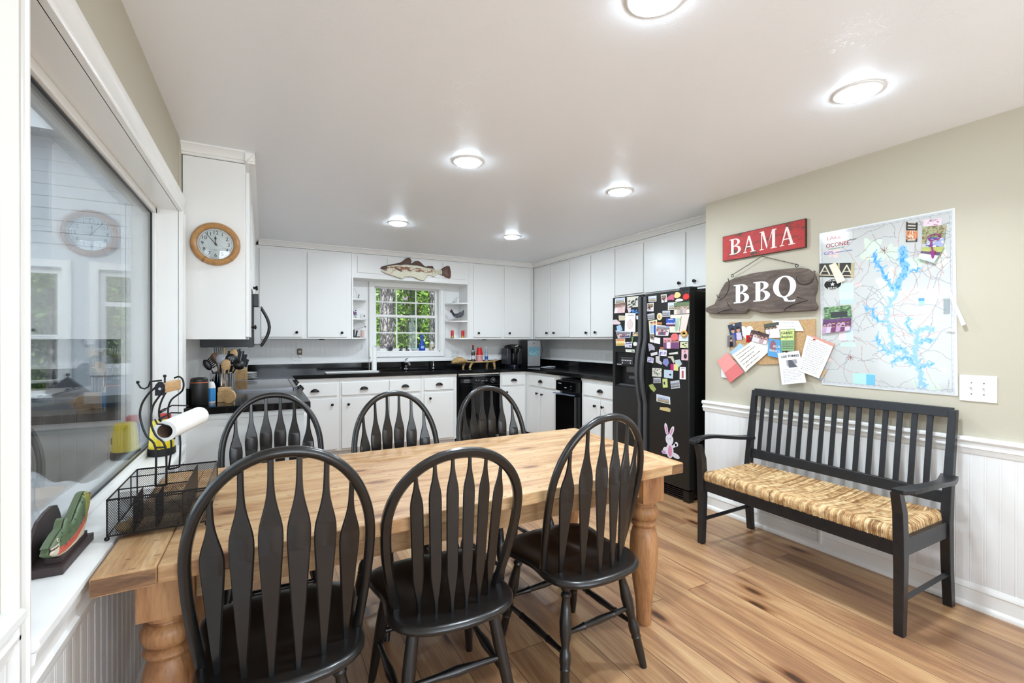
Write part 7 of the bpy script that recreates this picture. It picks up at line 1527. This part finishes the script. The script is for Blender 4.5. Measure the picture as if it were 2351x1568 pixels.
def leaves(seed,n_,box,size,clump=18):
    r=np.random.RandomState(seed); x0,x1,y0,y1,z0,z1=box
    cc=r.rand(clump,3)*[x1-x0,y1-y0,z1-z0]+[x0,y0,z0]; k=r.randint(clump,size=n_); P=cc[k]+r.randn(n_,3)*[(x1-x0)*.14,(y1-y0)*.18,(z1-z0)*.12]
    P=np.clip(P,[x0,y0,z0],[x1,y1,z1]); a=r.randn(n_,3); a/=np.linalg.norm(a,axis=1)[:,None]; b=np.cross(a,r.randn(n_,3)); b/=np.linalg.norm(b,axis=1)[:,None]; s=(size*(.6+.8*r.rand(n_)))[:,None]
    vs=np.stack([P-a*s,P+b*s*.45,P+a*s,P-b*s*.45],1).reshape(-1,3); mb=MB(); mb.v=[tuple(v) for v in vs.tolist()]; mb.f=[(4*i,4*i+1,4*i+2,4*i+3) for i in range(n_)]; return mb
def tree(label,x,y,r0,h,crown=None,seed=1,lm=1,lean=.0,size=.07,nl=2500,group='trees outside the windows',branches=4):
    t=T('tree',label,'tree',(x,y,-.6),0,group); rd=random.Random(seed)
    pts=[(lean*k*.2+rd.uniform(-.02,.02),0,h*k/6) for k in range(7)]; O('trunk',MB().tube(pts,[r0*(1.25 if k==0 else 1-.05*k) for k in range(7)],18),bark,t)
    if crown:
        o=O('crown',leaves(seed,nl,crown,size),LF[lm],t,smooth=False)
        bm_=MB(); cxm,cym,czm=(crown[0]+crown[1])/2,(crown[2]+crown[3])/2,(crown[4]+crown[5])/2
        for k in range(branches):
            e=(rd.uniform(crown[0],crown[1]),rd.uniform(crown[2],crown[3]),rd.uniform(crown[4],crown[5])); s=(lean*.6,0,rd.uniform(.3,.8)*min(h,crown[5])); bm_.tube([s,((s[0]+e[0])/2,(s[1]+e[1])/2,(s[2]+e[2])/2+.15),e],[.035,.022,.008],6)
        O('branches',bm_,bark,t)
    return t
tree('thick furrowed pine trunk close behind the left side of the kitchen window',2.06,9.0,.150,9,None,1)
tree('furrowed pine trunk behind the right edge of the kitchen window',3.28,9.6,.165,9,None,2,group='trees outside the windows')
tree('dark trunk with yellow-green leaves seen through the left sunroom window',-2.94,10,.12,8,(-1.9,1.6,-.8,1.4,2.2,4.6),3,0,lean=-.04,nl=9000,size=.06,branches=9)
for i,(x,y,lm,w) in enumerate(((2.3,14.9,1,1.7),(3.5,12.5,0,1.6),(5.0,14.9,1,1.8),(6.3,12.5,2,1.7),(.4,12.5,2,1.7),(-1.9,12.9,1,1.7),(-4.4,13.0,0,1.8),(-6.7,12.0,1,1.8),(-8.9,10.5,0,1.8))):
    tree('leafy green tree in the woods, number beyond' if 0 else ['leafy tree right behind the left pine trunk','bright leafy tree in the middle of the kitchen window','leafy tree behind the right pine trunk','darker leafy tree right of the kitchen window view','dark leafy tree between kitchen and sunroom views','leafy tree behind the right sunroom window','bright leafy tree behind the left sunroom window','leafy tree left of the sunroom windows','bright leafy tree far left in the garden'][i],x,y,.07,5.5,(-w*.64,w*.64,-1.0,1.0,.35,6.2),20+i,lm,nl=17000,size=.058,branches=6)
u=O('undergrowth',leaves(77,17000,(-14,14,16.4,18,-.6,7.5),.16,160),LF[2],smooth=False); tag(u,'dense green woodland foliage filling the background','foliage',kind='stuff')
u=O('shrub_layer',leaves(78,9000,(-9,9,10.0,11.2,-.6,.75),.07,110),LF[1],smooth=False); tag(u,'low green undergrowth below the trees','foliage',kind='stuff')
bpy.context.view_layer.update()
